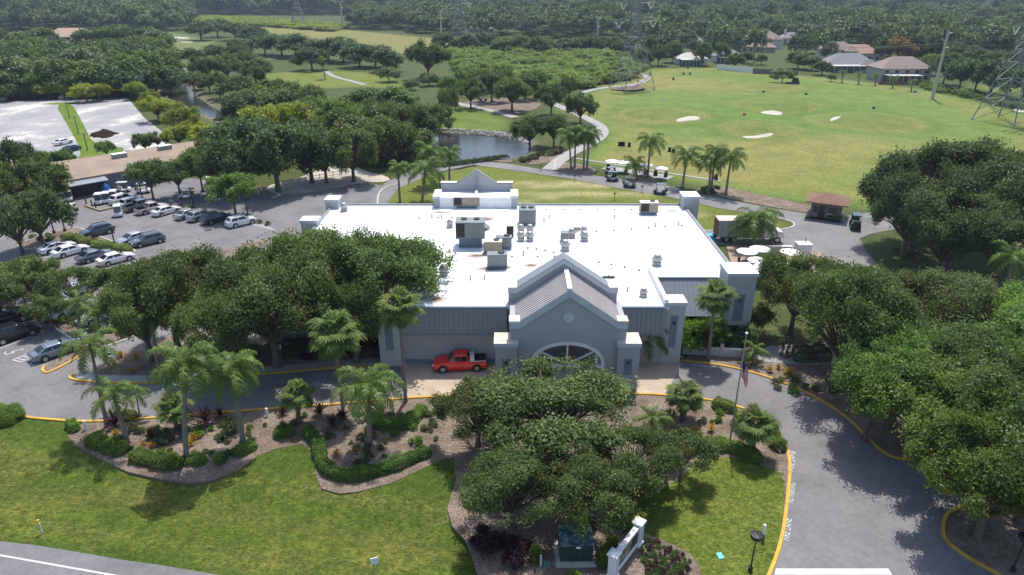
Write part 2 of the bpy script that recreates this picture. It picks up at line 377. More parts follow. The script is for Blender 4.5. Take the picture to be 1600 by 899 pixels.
M_CONC = simple('concrete', (.30, .29, .275), .85, 0, .16, .6, 18, .2)
M_SAND = simple('bunker_sand', (.46, .43, .36), .95, 0, .12, .4, 10, .3)
M_YEL = simple('yellow_kerb_paint', (.54, .32, .045), .75, 0, .34, 1.1, 14, .15)
M_KERB = simple('bare_concrete_kerb', (.44, .42, .39), .85, 0, .2, 1.0, 12, .15)
M_LINE = simple('white_line_paint', (.52, .52, .51), .85, 0, .22, 1.2, 20, .05)
m, nt, N, L, b = nodes_of('bark_mulch'); M_MULCH = m
n1 = noise(N, L, .5, 5, .6); n2 = noise(N, L, 5, 6, .75); n3 = noise(N, L, 22, 3, .7)
col = ramp(N, L, n1, [(.3, (.125, .096, .074)), (.5, (.19, .152, .122)), (.72, (.27, .222, .182))])
col = mixc(N, L, 1.0, col, ramp(N, L, n2, [(.32, (.38, .35, .33)), (.5, (1, 1, 1)), (.68, (1.5, 1.48, 1.45))]), 'MULTIPLY')
col = mixc(N, L, 1.0, col, ramp(N, L, n3, [(.3, (.65, .62, .6)), (.7, (1.35, 1.35, 1.35))]), 'MULTIPLY')
L.new(col, b.inputs['Base Color']); b.inputs['Roughness'].default_value = .95; b.inputs['Specular IOR Level'].default_value = .1; bump(N, L, b, n2, .7, .08)
m, nt, N, L, b = nodes_of('herringbone_pavers'); M_PAVER = m
tc = N.new('ShaderNodeTexCoord'); mp = N.new('ShaderNodeMapping'); mp.inputs['Rotation'].default_value = (0, 0, R(45)); L.new(tc.outputs['Object'], mp.inputs[0])
br = N.new('ShaderNodeTexBrick'); br.inputs['Scale'].default_value = 4.0; br.inputs['Mortar Size'].default_value = .012
br.inputs['Color1'].default_value = (.50, .40, .30, 1); br.inputs['Color2'].default_value = (.40, .325, .25, 1); br.inputs['Mortar'].default_value = (.24, .2, .16, 1); L.new(mp.outputs[0], br.inputs['Vector'])
col = mixc(N, L, 1.0, br.outputs['Color'], ramp(N, L, noise(N, L, .5, 5), [(.3, (.8, .8, .8)), (.7, (1.15, 1.13, 1.1))]), 'MULTIPLY'); L.new(col, b.inputs['Base Color']); b.inputs['Roughness'].default_value = .85
M_LAWN = M_TURF
ISLE_TOP = [(50, 654), (135, 661), (225, 655), (275, 651), (390, 642), (505, 634), (575, 628), (662, 621), (800, 616), (997, 616), (1040, 618), (1100, 624), (1150, 634), (1190, 652), (1215, 675), (1230, 703), (1235, 730), (1232, 760), (1228, 800), (1222, 840), (1210, 880), (1192, 920), (1150, 985)]
UP_R = [(1065, 564), (1125, 571), (1162, 579), (1200, 590), (1250, 609), (1287, 629), (1327, 655), (1352, 682), (1375, 704), (1395, 716), (1420, 720), (1450, 715), (1477, 699), (1560, 690), (1760, 690)]
LOW_R = [(1760, 735), (1587, 771), (1525, 788), (1490, 796), (1475, 808), (1472, 834), (1480, 849), (1512, 873), (1557, 897), (1640, 940), (1760, 1010)]
ASPH = [(-330, 345), (0, 333), (110, 309), (300, 279), (420, 294), (470, 288), (520, 276), (560, 285), (600, 290), (585, 330), (510, 345), (460, 400), (420, 470), (400, 560), (625, 558), (1037, 563)] + UP_R + LOW_R + [(1150, 1010)] + ISLE_TOP[::-1] + [(20, 648), (-40, 640), (-330, 620)]
sheet('driveway_and_parking_lot', GL(ASPH), .02, M_ASPH)
sheet('paver_court', GL([(629, 559), (1000, 560), (1037, 563), (1065, 565), (1058, 585), (1038, 617), (997, 615), (800, 615), (662, 620), (634, 622)]), .03, M_PAVER)
CART = [(578, 322), (600, 287), (640, 268), (690, 258), (740, 250), (800, 257), (862, 268), (930, 275), (1025, 286), (1082, 301), (1140, 313), (1200, 325), (1272, 336), (1307, 340), (1350, 334), (1400, 324), (1440, 318), (1460, 340), (1400, 358), (1360, 366), (1343, 373), (1355, 395), (1378, 422), (1380, 445), (1300, 432), (1230, 402), (1190, 398), (1085, 374), (1088, 361), (1150, 361), (1211, 361), (1236, 357), (1243, 351), (1232, 345), (1205, 340), (1162, 332), (1120, 325), (1082, 316), (1050, 309), (975, 296), (900, 281), (800, 266), (740, 258), (700, 266), (660, 278), (622, 295), (604, 318), (596, 335)]
sheet('service_drive', GL(CART), .035, M_ASPH2)
sheet('highway', GL([(-80, 836), (0, 846), (60, 853), (120, 863), (190, 875), (260, 885), (345, 899), (440, 917), (520, 935), (520, 1100), (-80, 1100)]), .02, M_HWY)
strip('edge_line', smooth(GL([(-40, 862), (0, 868), (90, 884), (175, 899), (260, 915)]), 1), .14, -.1, .026, M_LINE)
# the landscaped island in front and its lawns
MULCH = ISLE_TOP[:1] + [(135, 661)] + ISLE_TOP[2:] + [(750, 985), (748, 905), (738, 870), (728, 845), (706, 822), (699, 795), (712, 750), (708, 716), (682, 722), (650, 738), (610, 756), (560, 769), (530, 772), (502, 764), (493, 742), (489, 708), (472, 694), (430, 702), (400, 714), (370, 737), (330, 752), (290, 755), (245, 748), (200, 738), (150, 715), (117, 696), (106, 681), (114, 668)]
sheet('mulch_bed', GL(MULCH[:1] and MULCH[1:]), .03, M_MULCH)
LAWN_R = [(975, 814), (985, 796), (1020, 774), (1060, 750), (1078, 735), (1087, 718), (1110, 715), (1150, 716), (1190, 728), (1226, 742), (1225, 800), (1219, 840), (1207, 880), (1189, 920), (1149, 985), (1110, 985), (1098, 905), (1092, 881), (1072, 859), (1040, 846), (997, 829)]
def turf_sheet(name, poly, z, c):
    o = sheet(name, poly, z, M_TURF); me = o.data
    a = me.color_attributes.new('zone', 'FLOAT_COLOR', 'POINT'); a.data.foreach_set('color', np.tile(np.array([*c, 1.0], np.float32), len(me.vertices))); return o
turf_sheet('lawn', smooth_closed(GL(LAWN_R), 1), .045, (.118, .158, .028))
sheet('mulch_bed', smooth_closed(GL(UP_R[:13] + [(1560, 690), (1760, 690), (1760, 540), (1480, 500), (1390, 520), (1250, 545), (1150, 545), (1090, 548)]), 0), .03, M_MULCH)
sheet('mulch_bed', GL([(1476, 808), (1473, 834), (1481, 849), (1513, 873), (1558, 897), (1641, 940), (1760, 1010), (1760, 740), (1588, 771), (1526, 788), (1491, 796)]), .03, M_MULCH)
sheet('concrete_path', GL([(1160, 552), (1205, 541), (1300, 535), (1420, 528), (1425, 556), (1380, 571), (1260, 571), (1195, 566)]), .045, M_CONC)
sheet('sidewalk', smooth_closed(GL([(113, 593), (175, 599), (250, 598), (325, 591), (400, 585), (450, 581), (512, 575), (574, 571), (592, 569), (592, 560), (575, 562), (520, 566), (450, 572), (400, 576), (340, 582), (282, 584), (250, 588), (175, 589), (132, 585)]), 1), .13, M_CONC)
sheet('walkway', GL([(114, 590), (130, 585), (172, 561), (215, 541), (262, 523), (300, 512), (300, 503), (257, 515), (215, 526), (172, 545), (140, 565)]), .04, M_ASPH2)
sheet('mulch_bed', smooth_closed(GL([(136, 584), (175, 588), (250, 587), (290, 581), (400, 574), (450, 570), (520, 564), (590, 558), (590, 540), (420, 535), (330, 520), (262, 525), (215, 543), (175, 562)]), 1), .05, M_MULCH)
sheet('mulch_bed', smooth_closed(GL([(66, 578), (72, 584), (80, 582), (118, 562), (140, 545), (128, 541), (95, 558)]), 1), .06, M_MULCH)
sheet('mulch_bed', smooth_closed(GL([(-60, 470), (0, 487), (60, 497), (110, 522), (150, 547), (205, 530), (218, 518), (206, 513), (150, 521), (90, 500), (40, 478), (-60, 455)]), 1), .06, M_MULCH)
sheet('mulch_bed', smooth_closed(GL([(20, 384), (50, 392), (82, 388), (128, 378), (152, 387), (209, 398), (212, 389), (182, 381), (142, 364), (120, 355), (92, 361), (52, 374)]), 1), .06, M_MULCH)
sheet('mulch_bed', smooth_closed(GL([(0, 470), (30, 460), (60, 440), (100, 432), (180, 430), (260, 440), (330, 420), (420, 380), (418, 372), (330, 398), (255, 422), (180, 418), (100, 420), (50, 428), (0, 450)]), 1), .06, M_MULCH)
sheet('gravel_verge', smooth_closed(GL([(283, 323), (330, 331), (395, 346), (430, 358), (428, 362), (392, 351), (328, 336), (282, 327)]), 1), .05, M_CONC)
M_APR = simple('pale_dusty_concrete', (.42, .38, .32), .95, 0, .25, .3, 6, .2)
sheet('concrete_apron', smooth_closed(GL([(405, 294), (470, 278), (518, 258), (546, 254), (572, 269), (604, 275), (612, 284), (560, 286), (500, 299), (440, 306)]), 1), .045, M_APR)
# kerbs: painted yellow round the drive, bare concrete elsewhere
def kerb(pts, mat=M_YEL, w=.24, h=.13, closed=False, drape=None):
    p = smooth(GL(pts), 2)
    if closed: p = smooth_closed(GL(pts), 2); p.append(p[0])
    strip('kerb', p, w, -.1, h, mat, drape)
kerb(ISLE_TOP); kerb(UP_R); kerb(LOW_R[1:])
kerb([(20, 648), (50, 654)]); kerb([(574, 572), (512, 576), (450, 582), (400, 586), (325, 592), (250, 599), (175, 600), (140, 597), (114, 594), (108, 590), (114, 586)]); kerb([(1000, 561), (1037, 563), (1066, 564)])
kerb([(140, 545), (118, 562), (80, 582), (72, 584), (66, 579), (70, 572)])
kerb([(128, 541), (95, 519), (62, 497), (0, 487), (-60, 470)], M_KERB, .2); kerb([(150, 547), (205, 530), (218, 518)], M_KERB, .2)
kerb([(20, 384), (50, 392), (82, 388), (128, 378), (152, 387), (209, 398), (212, 389), (182, 381), (142, 364), (120, 355), (92, 361), (52, 374)], M_KERB, .2, .13, True)
kerb([(862, 268), (868, 262), (866, 252), (880, 244)], M_KERB); kerb([(1088, 361), (1150, 361), (1211, 361), (1236, 357), (1243, 351), (1232, 345), (1205, 340), (1162, 332)], M_KERB, .3)
kerb([(590, 328), (590, 305), (600, 293), (622, 288)], M_KERB, .3)
# bark edging bed round the range palms, tee line, paths
sheet('mulch_bed', smooth_closed(GL([(868, 262), (875, 254), (905, 256), (932, 264), (928, 274), (900, 274), (872, 268)]), 1), .06, M_MULCH)
sheet('mulch_bed', smooth_closed(GL([(1085, 300), (1100, 291), (1140, 294), (1200, 308), (1260, 320), (1285, 328), (1272, 335), (1200, 323), (1140, 311)]), 1), .07, M_MULCH)
sheet('mulch_bed', smooth_closed(GL([(985, 282), (1000, 276), (1025, 280), (1030, 285), (1010, 286)]), 1), .07, M_MULCH)
sheet('mulch_bed', smooth_closed(GL([(804, 254), (835, 244), (880, 232), (892, 236), (868, 250), (850, 256), (820, 258)]), 1), .06, M_MULCH)
sheet('mulch_bed', smooth_closed(GL([(640, 264), (700, 254), (760, 247), (800, 250), (800, 255), (740, 249), (690, 257), (645, 268)]), 1), .05, M_MULCH)
strip('tee_path', GL([(900, 248), (960, 257), (1040, 270), (1126, 284)]), .9, -.4, .08, M_CONC, hz)
strip('tee_terrace', GL([(945, 262), (1000, 271), (1048, 279)]), 3.4, -.4, .09, M_CONC, hz)
strip('cart_path', smooth(GL([(858, 266), (880, 246), (912, 230), (936, 217), (943, 207), (938, 196), (915, 184), (888, 172), (862, 162), (850, 152)]), 2), 3.2, -.6, .10, M_CONC, hz)
strip('cart_path', smooth(GL([(908, 146), (925, 141), (955, 136), (990, 133), (1009, 127), (1012, 120), (1000, 115), (960, 112), (900, 105)]), 2), 2.8, -.6, .12, M_CONC, hz)
strip('cart_path', smooth(GL([(700, 158), (735, 167), (775, 175), (805, 184)]), 2), 3.0, -.6, .10, M_CONC, hz)
strip('cart_path', smooth(GL([(510, 112), (520, 120), (545, 126), (570, 133)]), 2), 2.4, -.6, .10, M_CONC, hz)
strip('sand_track', smooth(GL([(380, 96), (430, 93), (480, 90), (560, 92)]), 1), 3, -.6, .08, M_MULCH, hz)
sheet('mulch_bed', smooth_closed(GL([(712, 168), (735, 156), (800, 152), (850, 160), (835, 172), (800, 180), (760, 172)]), 1), .05, M_MULCH)
sheet('dry_dirt', smooth_closed(GL([(945, 141), (985, 135), (1015, 139), (985, 144)]), 1), .5, M_MULCH)
for pts in ([(1052, 190), (1066, 187), (1084, 184), (1097, 186), (1090, 190), (1072, 191), (1060, 193)], [(1186, 172), (1205, 171), (1226, 174), (1224, 178), (1203, 177), (1188, 175)], [(1297, 187), (1312, 185), (1313, 188), (1304, 193), (1296, 194)], [(1155, 213), (1180, 215), (1210, 212), (1209, 216), (1180, 218), (1158, 216)], [(258, 58), (275, 57), (298, 59), (297, 61), (275, 61)], [(280, 65), (304, 65), (303, 67), (282, 67)], [(272, 78), (282, 79), (280, 81), (272, 80)], [(1580, 168), (1600, 166), (1620, 174), (1600, 178), (1584, 174)]):
    w = smooth_closed(GL(pts), 2); cx = sum(p[0] for p in w) / len(w); cy = sum(p[1] for p in w) / len(w); w = [(cx + (p[0] - cx) * .9, cy + (p[1] - cy) * .75) for p in w]; vs = []; fs = []; n = len(w)
    for k, f in enumerate((1.0, .8, .55, .3, .05)):
        for p in w: q = (cx + (p[0] - cx) * f, cy + (p[1] - cy) * f); vs.append((q[0], q[1], hz(q) + (.02 if k == 0 else .1)))
        if k:
            for i in range(n): j = (i + 1) % n; fs.append(((k - 1) * n + i, (k - 1) * n + j, k * n + j, k * n + i))
    fs.append(tuple(range(4 * n, 5 * n))); tag(MB().add(vs, fs, M_SAND).build('sand_bunker', M_SAND), kind='structure')
# gravel overflow lot, upper left
m, nt, N, L, b = nodes_of('bleached_gravel'); M_GRAV = m
n1 = noise(N, L, .075, 6, .62, stretch=(1, .6, 1)); n2 = noise(N, L, 1.3, 5, .7)
col = ramp(N, L, n1, [(.40, (.26, .258, .262)), (.53, (.33, .32, .315)), (.58, (.52, .49, .44)), (.75, (.60, .56, .50))])
col = mixc(N, L, 1.0, col, ramp(N, L, n2, [(.3, (.75, .75, .75)), (.7, (1.2, 1.2, 1.2))]), 'MULTIPLY'); L.new(col, b.inputs['Base Color']); b.inputs['Roughness'].default_value = .95
sheet('gravel_lot', GL([(-160, 168), (0, 160), (60, 157), (200, 154), (225, 184), (262, 213), (255, 232), (195, 236), (150, 243), (60, 262), (-160, 270)]), .03, M_GRAV)
turf_sheet('grass_strip', smooth_closed(GL([(86, 163), (112, 161), (128, 190), (146, 226), (175, 232), (195, 230), (190, 240), (120, 252), (128, 236), (105, 195)]), 1), .06, (.11, .17, .02))
turf_sheet('grass_strip', smooth_closed(GL([(58, 163), (90, 164), (137, 162), (134, 160), (90, 161)]), 1), .07, (.12, .17, .03))
# water
m, nt, N, L, b = nodes_of('pond_water'); M_WATER = m
n1 = noise(N, L, 1.1, 4, .6, stretch=(1, 2.2, 1)); b.inputs['Base Color'].default_value = (.030, .034, .032, 1); b.inputs['Roughness'].default_value = .07
L.new(ramp(N, L, noise(N, L, .1, 3), [(.3, (.022, .026, .022)), (.7, (.045, .046, .040))]), b.inputs['Base Color']); b.inputs['IOR'].default_value = 1.33; bump(N, L, b, n1, .5, .05)
def grow(poly, d):
    pts = [Vector(p) for p in poly]; out = []
    a = sum(pts[i].x * pts[(i + 1) % len(pts)].y - pts[(i + 1) % len(pts)].x * pts[i].y for i in range(len(pts)))
    for i in range(len(pts)):
        t = (pts[(i + 1) % len(pts)] - pts[i - 1]).normalized(); nrm = Vector((t.y, -t.x)) if a > 0 else Vector((-t.y, t.x)); out.append(tuple(pts[i] + nrm * d))
    return out
for nm, poly in (('pond', POND), ('creek', CREEK)):
    o = MB().add([(x, y, -.55) for x, y in grow(poly, .9)], [tuple(range(len(poly)))], M_WATER).build(nm, M_WATER); tag(o, kind='structure')
# painted markings
def marking(pts, w=.11, z=.033, name='painted_line'): strip(name, GL(pts), w, -.05, z, M_LINE)
for a, b2 in (((0, 545), (62, 521)), ((140, 510), (200, 492)), ((152, 515), (205, 498)), ((40, 410), (75, 399)), ((176, 420), (218, 407)), ((330, 360), (352, 352)), ((62, 405), (90, 397)), ((118, 412), (150, 402)), ((182, 388), (200, 380)), ((262, 338), (285, 330)), ((340, 357), (360, 348))): marking([a, b2])
for a, b2 in (((20, 563), (62, 545)), ((33, 566), (72, 550)), ((20, 563), (33, 566)), ((28, 561), (40, 563)), ((36, 557), (48, 560)), ((45, 553), (57, 556)), ((54, 549), (66, 552))): marking([a, b2], .12)
mb = MB(); pts = GL([(1212, 889), (1388, 889), (1394, 899), (1210, 899)]); mb.prism(pts, -.05, .034, M_LINE); tag(mb.build('stop_line', M_LINE), kind='structure')
def road_text(txt, p0, p1, hgt, mat=M_LINE, z=.036, name='road_lettering'):
    cu = bpy.data.curves.new(name, 'FONT'); cu.body = txt; cu.size = 1.0; ob = bpy.data.objects.new(name, cu)
    me = bpy.data.meshes.new_from_object(ob); bpy.data.objects.remove(ob); a = G(*p0); c = G(*p1)
    w = max(v.co.x for v in me.vertices); h = max(v.co.y for v in me.vertices); ln = math.hypot(c[0] - a[0], c[1] - a[1]); me.materials.append(mat); me.name = name
    o = link(bpy.data.objects.new(name, me)); o.location = (a[0], a[1], z); o.rotation_euler = (0, 0, math.atan2(c[1] - a[1], c[0] - a[0])); o.scale = (ln / w, hgt / h, 1); return tag(o, kind='structure')
road_text('FIRE LANE', (1233, 847), (1237, 812), .52); road_text('NO PARKING', (1239, 788), (1243, 756), .46); road_text('FIRE LANE', (1240, 738), (1243, 706), .46)
road_text('NO PARKING', (244, 606), (283, 604), .45); road_text('FIRE LANE', (320, 600), (345, 598), .45); road_text('FIRE LANE', (1002, 614), (1022, 615), .36); road_text('NO PARKING', (1080, 572), (1116, 576), .4); road_text('FIRE LANE', (1226, 605), (1256, 618), .45)
def wheelchair(px, py, s=1.0):
    x, y = G(px, py); mb = MB(); pts = [(.35 * math.cos(t), .35 * math.sin(t)) for t in np.linspace(-2.6, 1.2, 16)]
    Lf, Rt = strip_poly(pts, .09)
    for i in range(len(pts) - 1): mb.add([(*Lf[i], 0), (*Rt[i], 0), (*Rt[i + 1], 0), (*Lf[i + 1], 0)], [(0, 1, 2, 3)])
    mb.box((-.05, .55, 0), (.1, .75, .006)); mb.box((.13, .4, 0), (.35, .09, .006)); mb.box((.36, .12, 0), (.1, .6, .006)); mb.box((.48, -.15, 0), (.28, .09, .006)); mb.lathe([(.11, -.003), (.11, .003)], (-.05, 1.08, 0), 12)
    o = mb.build('accessible_symbol', M_LINE); o.location = (x, y, .036); o.scale = (s, s, 1); o.rotation_euler = (0, 0, R(-60)); tag(o, kind='structure')
wheelchair(14, 551, 1.1); wheelchair(55, 568, 1.0)
# rip-rap stones along the far pond bank
rng = np.random.default_rng(3)
M_STONE = simple('riprap_stone', (.42, .40, .36), .9, 0, .3, 1.2, 9, .3)
mb = MB(); line = smooth(GL([(655, 203), (700, 204), (760, 207), (800, 212), (830, 220)]), 2)
for k in range(520):
    i = rng.integers(0, len(line) - 1); t = rng.random(); x = line[i][0] * (1 - t) + line[i + 1][0] * t + rng.normal(0, .2); y = line[i][1] * (1 - t) + line[i + 1][1] * t + rng.uniform(-1.6, 2.2)
    s = rng.uniform(.35, .8); z = hz((x, y)); mb.box((x, y, z + .1 * s), (s, s * .8, s * .6), rng.uniform(0, 3), None, (.6, .7))
tag(mb.build('riprap_stones', M_STONE), 'band of pale grey riprap stones lining the far bank of the pond', 'stones', kind='stuff')
# ================================================================== clubhouse
M_STUC = simple('grey_stucco', (.385, .39, .40), .9, 0, .07, .5, 60, .25)
M_STUC2 = simple('pale_trim_stucco', (.50, .545, .58), .85, 0, .06, .5, 60, .15)
M_PILL = simple('warm_grey_stucco', (.43, .43, .44), .9, 0, .07, .5, 60, .25)
M_SLATE = simple('slate_blue_panel', (.15, .205, .27), .5, 0, .12, 2, 30, .05)
M_CAP = simple('white_coping', (.80, .78, .75), .7, 0, .08, 1.5, 12, .05)
M_METAL = simple('grey_standing_seam', (.25, .265, .285), .45, .2, .10, .8, 30, .05)
M_TAN = simple('tan_standing_seam', (.60, .55, .525), .5, .05, .10, .8, 30, .05)
M_DARK = simple('dark_recess', (.03, .032, .036), .4, 0, .2, 1, 10, 0)
M_GLZ = glass('window_glass', (.02, .024, .03), .08)
M_WHITE = simple('white_paint', (.78, .78, .78), .6, 0, .05, 2, 30, .05)
m, nt, N, L, b = nodes_of('white_roof_membrane'); M_ROOF = m
n1 = noise(N, L, .12, 5); n2 = noise(N, L, 1.2, 5, .6)
col = ramp(N, L, n1, [(.3, (.74, .74, .75)), (.6, (.84, .84, .84))])
col = mixc(N, L, 1.0, col, ramp(N, L, n2, [(.28, (.88, .88, .88)), (.5, (1, 1, 1))]), 'MULTIPLY')
tc = N.new('ShaderNodeTexCoord')
wv = N.new('ShaderNodeTexBrick'); wv.inputs['Scale'].default_value = .32; wv.inputs['Mortar Size'].default_value = .012; wv.inputs['Color1'].default_value = (1, 1, 1, 1); wv.inputs['Color2'].default_value = (.985, .985, .985, 1); wv.inputs['Mortar'].default_value = (.9, .9, .9, 1); L.new(tc.outputs['Object'], wv.inputs['Vector'])
col = mixc(N, L, 1.0, col, wv.outputs['Color'], 'MULTIPLY')
RZ = 6.4
for (px, py, rx, ry) in ((759, 343, 2.0, 1.6), (720, 320, 2.6, .8), (745, 400, 1.8, 1.0), (765, 420, 2.6, .9), (790, 418, 1.2, .7), (690, 332, 2.5, .6), (830, 415, 1.3, 1.0), (682, 468, 1.2, 1.2), (1050, 330, 2.0, .5)):
    gx, gy = G(px, py, RZ)      # rust and pond stains left on the membrane below the units
    mp = N.new('ShaderNodeMapping'); mp.vector_type = 'TEXTURE'; mp.inputs['Location'].default_value = (gx, gy, RZ); mp.inputs['Scale'].default_value = (rx, ry, 50); L.new(tc.outputs['Object'], mp.inputs[0])
    nn = N.new('ShaderNodeTexNoise'); nn.inputs['Scale'].default_value = 1.6; nn.inputs['Detail'].default_value = 5; L.new(mp.outputs[0], nn.inputs['Vector'])
    ln = N.new('ShaderNodeVectorMath'); ln.operation = 'LENGTH'; L.new(mp.outputs[0], ln.inputs[0])
    ad = N.new('ShaderNodeMath'); ad.operation = 'MULTIPLY_ADD'; ad.inputs[1].default_value = .8; L.new(nn.outputs['Fac'], ad.inputs[0]); L.new(ln.outputs['Value'], ad.inputs[2])
    fc = ramp(N, L, ad.outputs[0], [(.0, (.75, .75, .75)), (.55, (.55, .55, .55)), (1.0, (0, 0, 0))])
    sub = N.new('ShaderNodeMath'); sub.operation = 'SUBTRACT'; sub.inputs[1].default_value = .5
    L.new(ad.outputs[0], sub.inputs[0]); fc = ramp(N, L, sub.outputs[0], [(.12, (.97, .97, .97)), (.5, (.5, .5, .5)), (1.0, (0, 0, 0))])
    col = mixc(N, L, fc, col, (.15, .07, .025))
L.new(col, b.inputs['Base Color']); b.inputs['Roughness'].default_value = .6

CL = thing('clubhouse', 'long grey stucco clubhouse with flat white roof, slate panel fascia and gabled entrance porch', 'building', (0, 60.4, 0))
OY = 60.4
def B(mb, name, mat, parent=CL, smooth=False): return mb.build(name, mat, parent, (0, -OY, 0) if parent is CL else (0, 0, 0), (0, 0, 0), smooth)
XL, XR, YB, XC0, XC1 = -25.5, 24.4, 94.0, -12.2, 15.2
FOOT = [(XL, 66), (XC0, 66), (XC0, 60.4), (XC1, 60.4), (XC1, 67.8), (XR, 67.8), (XR, YB), (XL, YB)]
B(MB().prism(FOOT, 0, RZ - .25), 'wall', M_STUC)
roof = B(MB().prism([(XL - .15, 65.85), (XC0 - .15, 65.85), (XC0 - .15, 60.1), (XC1 + .15, 60.1), (XC1 + .15, 67.5), (XR + .15, 67.5), (XR + .15, YB + .15), (XL - .15, YB + .15)], RZ - .25, RZ), 'roof', M_ROOF)
# parapet edges
def edge(p, q, h=.28, w=.3, mat=M_METAL, nm='parapet'):
    (x0, y0), (x1, y1) = p, q; ln = math.hypot(x1 - x0, y1 - y0); mb = MB(); mb.box(((x0 + x1) / 2, (y0 + y1) / 2, RZ + h / 2 - .06), (ln, w, h), math.atan2(y1 - y0, x1 - x0)); return B(mb, nm, mat)
edge((XR, 68), (XR, YB)); edge((XL + .2, YB), (-10.6, YB)); edge((.8, YB), (XR - .2, YB)); edge((XL, 66.2), (XL, YB - .2))
edge((XC1 - .1, 60.3), (XC1 - .1, 69.3), .75, .35, M_CAP); edge((XC0 + .1, 60.3), (XC0 + .1, 66.2), .35, .3, M_CAP)
# fascia of standing seam panels: every panel a piece
def panels(x0, x1, yt, zt, yb, zb, w=.47, mat=M_METAL):
    n = max(1, round((x1 - x0) / w)); w = (x1 - x0) / n; mb = MB()
    hh = math.hypot(yt - yb, zt - zb)
    mb.add([(.012, 0, 0), (w - .012, 0, 0), (w - .012, yt - yb, zt - zb), (.012, yt - yb, zt - zb), (.012, .06, 0), (w - .012, .06, 0), (w - .012, yt - yb + .06, zt - zb), (.012, yt - yb + .06, zt - zb)], [(0, 1, 2, 3), (7, 6, 5, 4), (0, 4, 5, 1), (1, 5, 6, 2), (2, 6, 7, 3), (3, 7, 4, 0)])
    mb.add([(-.012, -.05, 0), (.014, -.05, 0), (.014, yt - yb - .05, zt - zb), (-.012, yt - yb - .05, zt - zb), (-.012, .05, 0), (.014, .05, 0), (.014, yt - yb + .05, zt - zb), (-.012, yt - yb + .05, zt - zb)], [(0, 1, 2, 3), (0, 4, 5, 1), (1, 5, 6, 2), (2, 6, 7, 3), (3, 7, 4, 0)])
    me = mb.mesh('panel', mat)
    for i in range(n): inst('panel', me, CL, None, (x0 + i * w, yb - OY, zb))
    B(MB().box(((x0 + x1) / 2, yt + .02, zt + .045), (x1 - x0, .3, .09)), 'fascia_cap', M_SLATE)
    B(MB().box(((x0 + x1) / 2, yb + .2, zb - .06), (x1 - x0, .5, .1)), 'soffit', M_SLATE)
panels(XC0 + 1.3, -.5, 60.0, RZ, 59.55, 3.75); panels(10.3, XC1 - .2, 60.0, RZ, 59.55, 3.75)
panels(XC1 + .3, 22.1, 67.4, RZ, 64.4, 3.35); panels(XL, XC0 - .3, 65.8, RZ, 64.4, 3.5)
B(MB().box((18.8, 67.72, 1.7), (5.4, .1, 2.8)), 'window', M_GLZ); B(MB().box((21.75, 66.1, 1.6), (.5, 3.3, 3.2)), 'wall', M_STUC)
for x in (-24, -21.5, -19, -16.5): 
    w = B(MB().box((x, 65.96, 1.7), (1.3, .1, 1.9)), 'window', M_GLZ); MB().box((x, 65.93, .7), (1.5, .16, .1)).build('sill', M_CAP, w, (0, 0, 0))
B(MB().box((-5.2, 60.3, .2), (13.4, .16, .42)), 'base_band', M_SLATE); B(MB().box((-18.85, 65.93, .2), (13.1, .1, .42)), 'base_band', M_SLATE)
# corner piers
def pier(x0, x1, y0, y1, h, inset=True, mat=M_PILL, cap=.35, capmat=M_CAP):
    p = B(MB().box(((x0 + x1) / 2, (y0 + y1) / 2, h / 2 - cap / 2), (x1 - x0, y1 - y0, h - cap)), 'pier', mat)
    c = MB().box(((x0 + x1) / 2, (y0 + y1) / 2, h - cap / 2), (x1 - x0 + .24, y1 - y0 + .24, cap)).build('coping', M_STUC2, p); MB().box(((x0 + x1) / 2, (y0 + y1) / 2, h + .02), (x1 - x0 + .22, y1 - y0 + .22, .04)).build('coping_top', capmat, p)
    if inset:
        w = (x1 - x0) * .36; hh = inset if isinstance(inset, float) else h * .52; zc = h * .53
        q = MB().box(((x0 + x1) / 2, y0 - .0, zc), (w, .1, hh)).build('inset_panel', M_SLATE, p)
        MB().lathe([(.1, -.12), (.13, 0), (.1, .12)], ((x0 + x1) / 2, y0 - .12, zc + hh * .28), 8).build('wall_lamp', M_DARK, p)
    return p
M_DIRTY = simple('stained_coping', (.62, .52, .43), .8, 0, .3, 1.6, 8, .05)
pier(-13.2, -11.1, 59.7, 61.7, 6.8, True, capmat=M_DIRTY); pier(15.0, 17.0, 60.3, 62.0, 6.8)
pr = pier(22.15, 25.1, 64.3, 67.2, 8.2, 3.0)
MB().box((23.3, 64.28, 1.15), (1.1, .12, 2.3)).build('door', M_DARK, pr)
pier(24.0, 26.2, 92.2, 94.6, 8.2, False); pier(-26.2, -24.4, 92.3, 94.2, 7.7, False); pier(-27.4, -25.3, 84.3, 86.0, 7.3, False)
B(MB().box((-26.0, 85.5, 2.8), (1.2, 6, 5.6)), 'wall', M_STUC)
# ---- entrance porch (porte-cochere): front gable wall, arched opening, ridge roof
PX, PW, PF, PB = 5.15, 5.35, 55.5, 60.4
zE, zP = 7.0, 10.15
sl = (zP - zE) / (PW - .9)
arch = [(PX + 3.3 * math.cos(t), 2.9 + 2.0 * math.sin(t)) for t in np.linspace(0, math.pi, 17)]
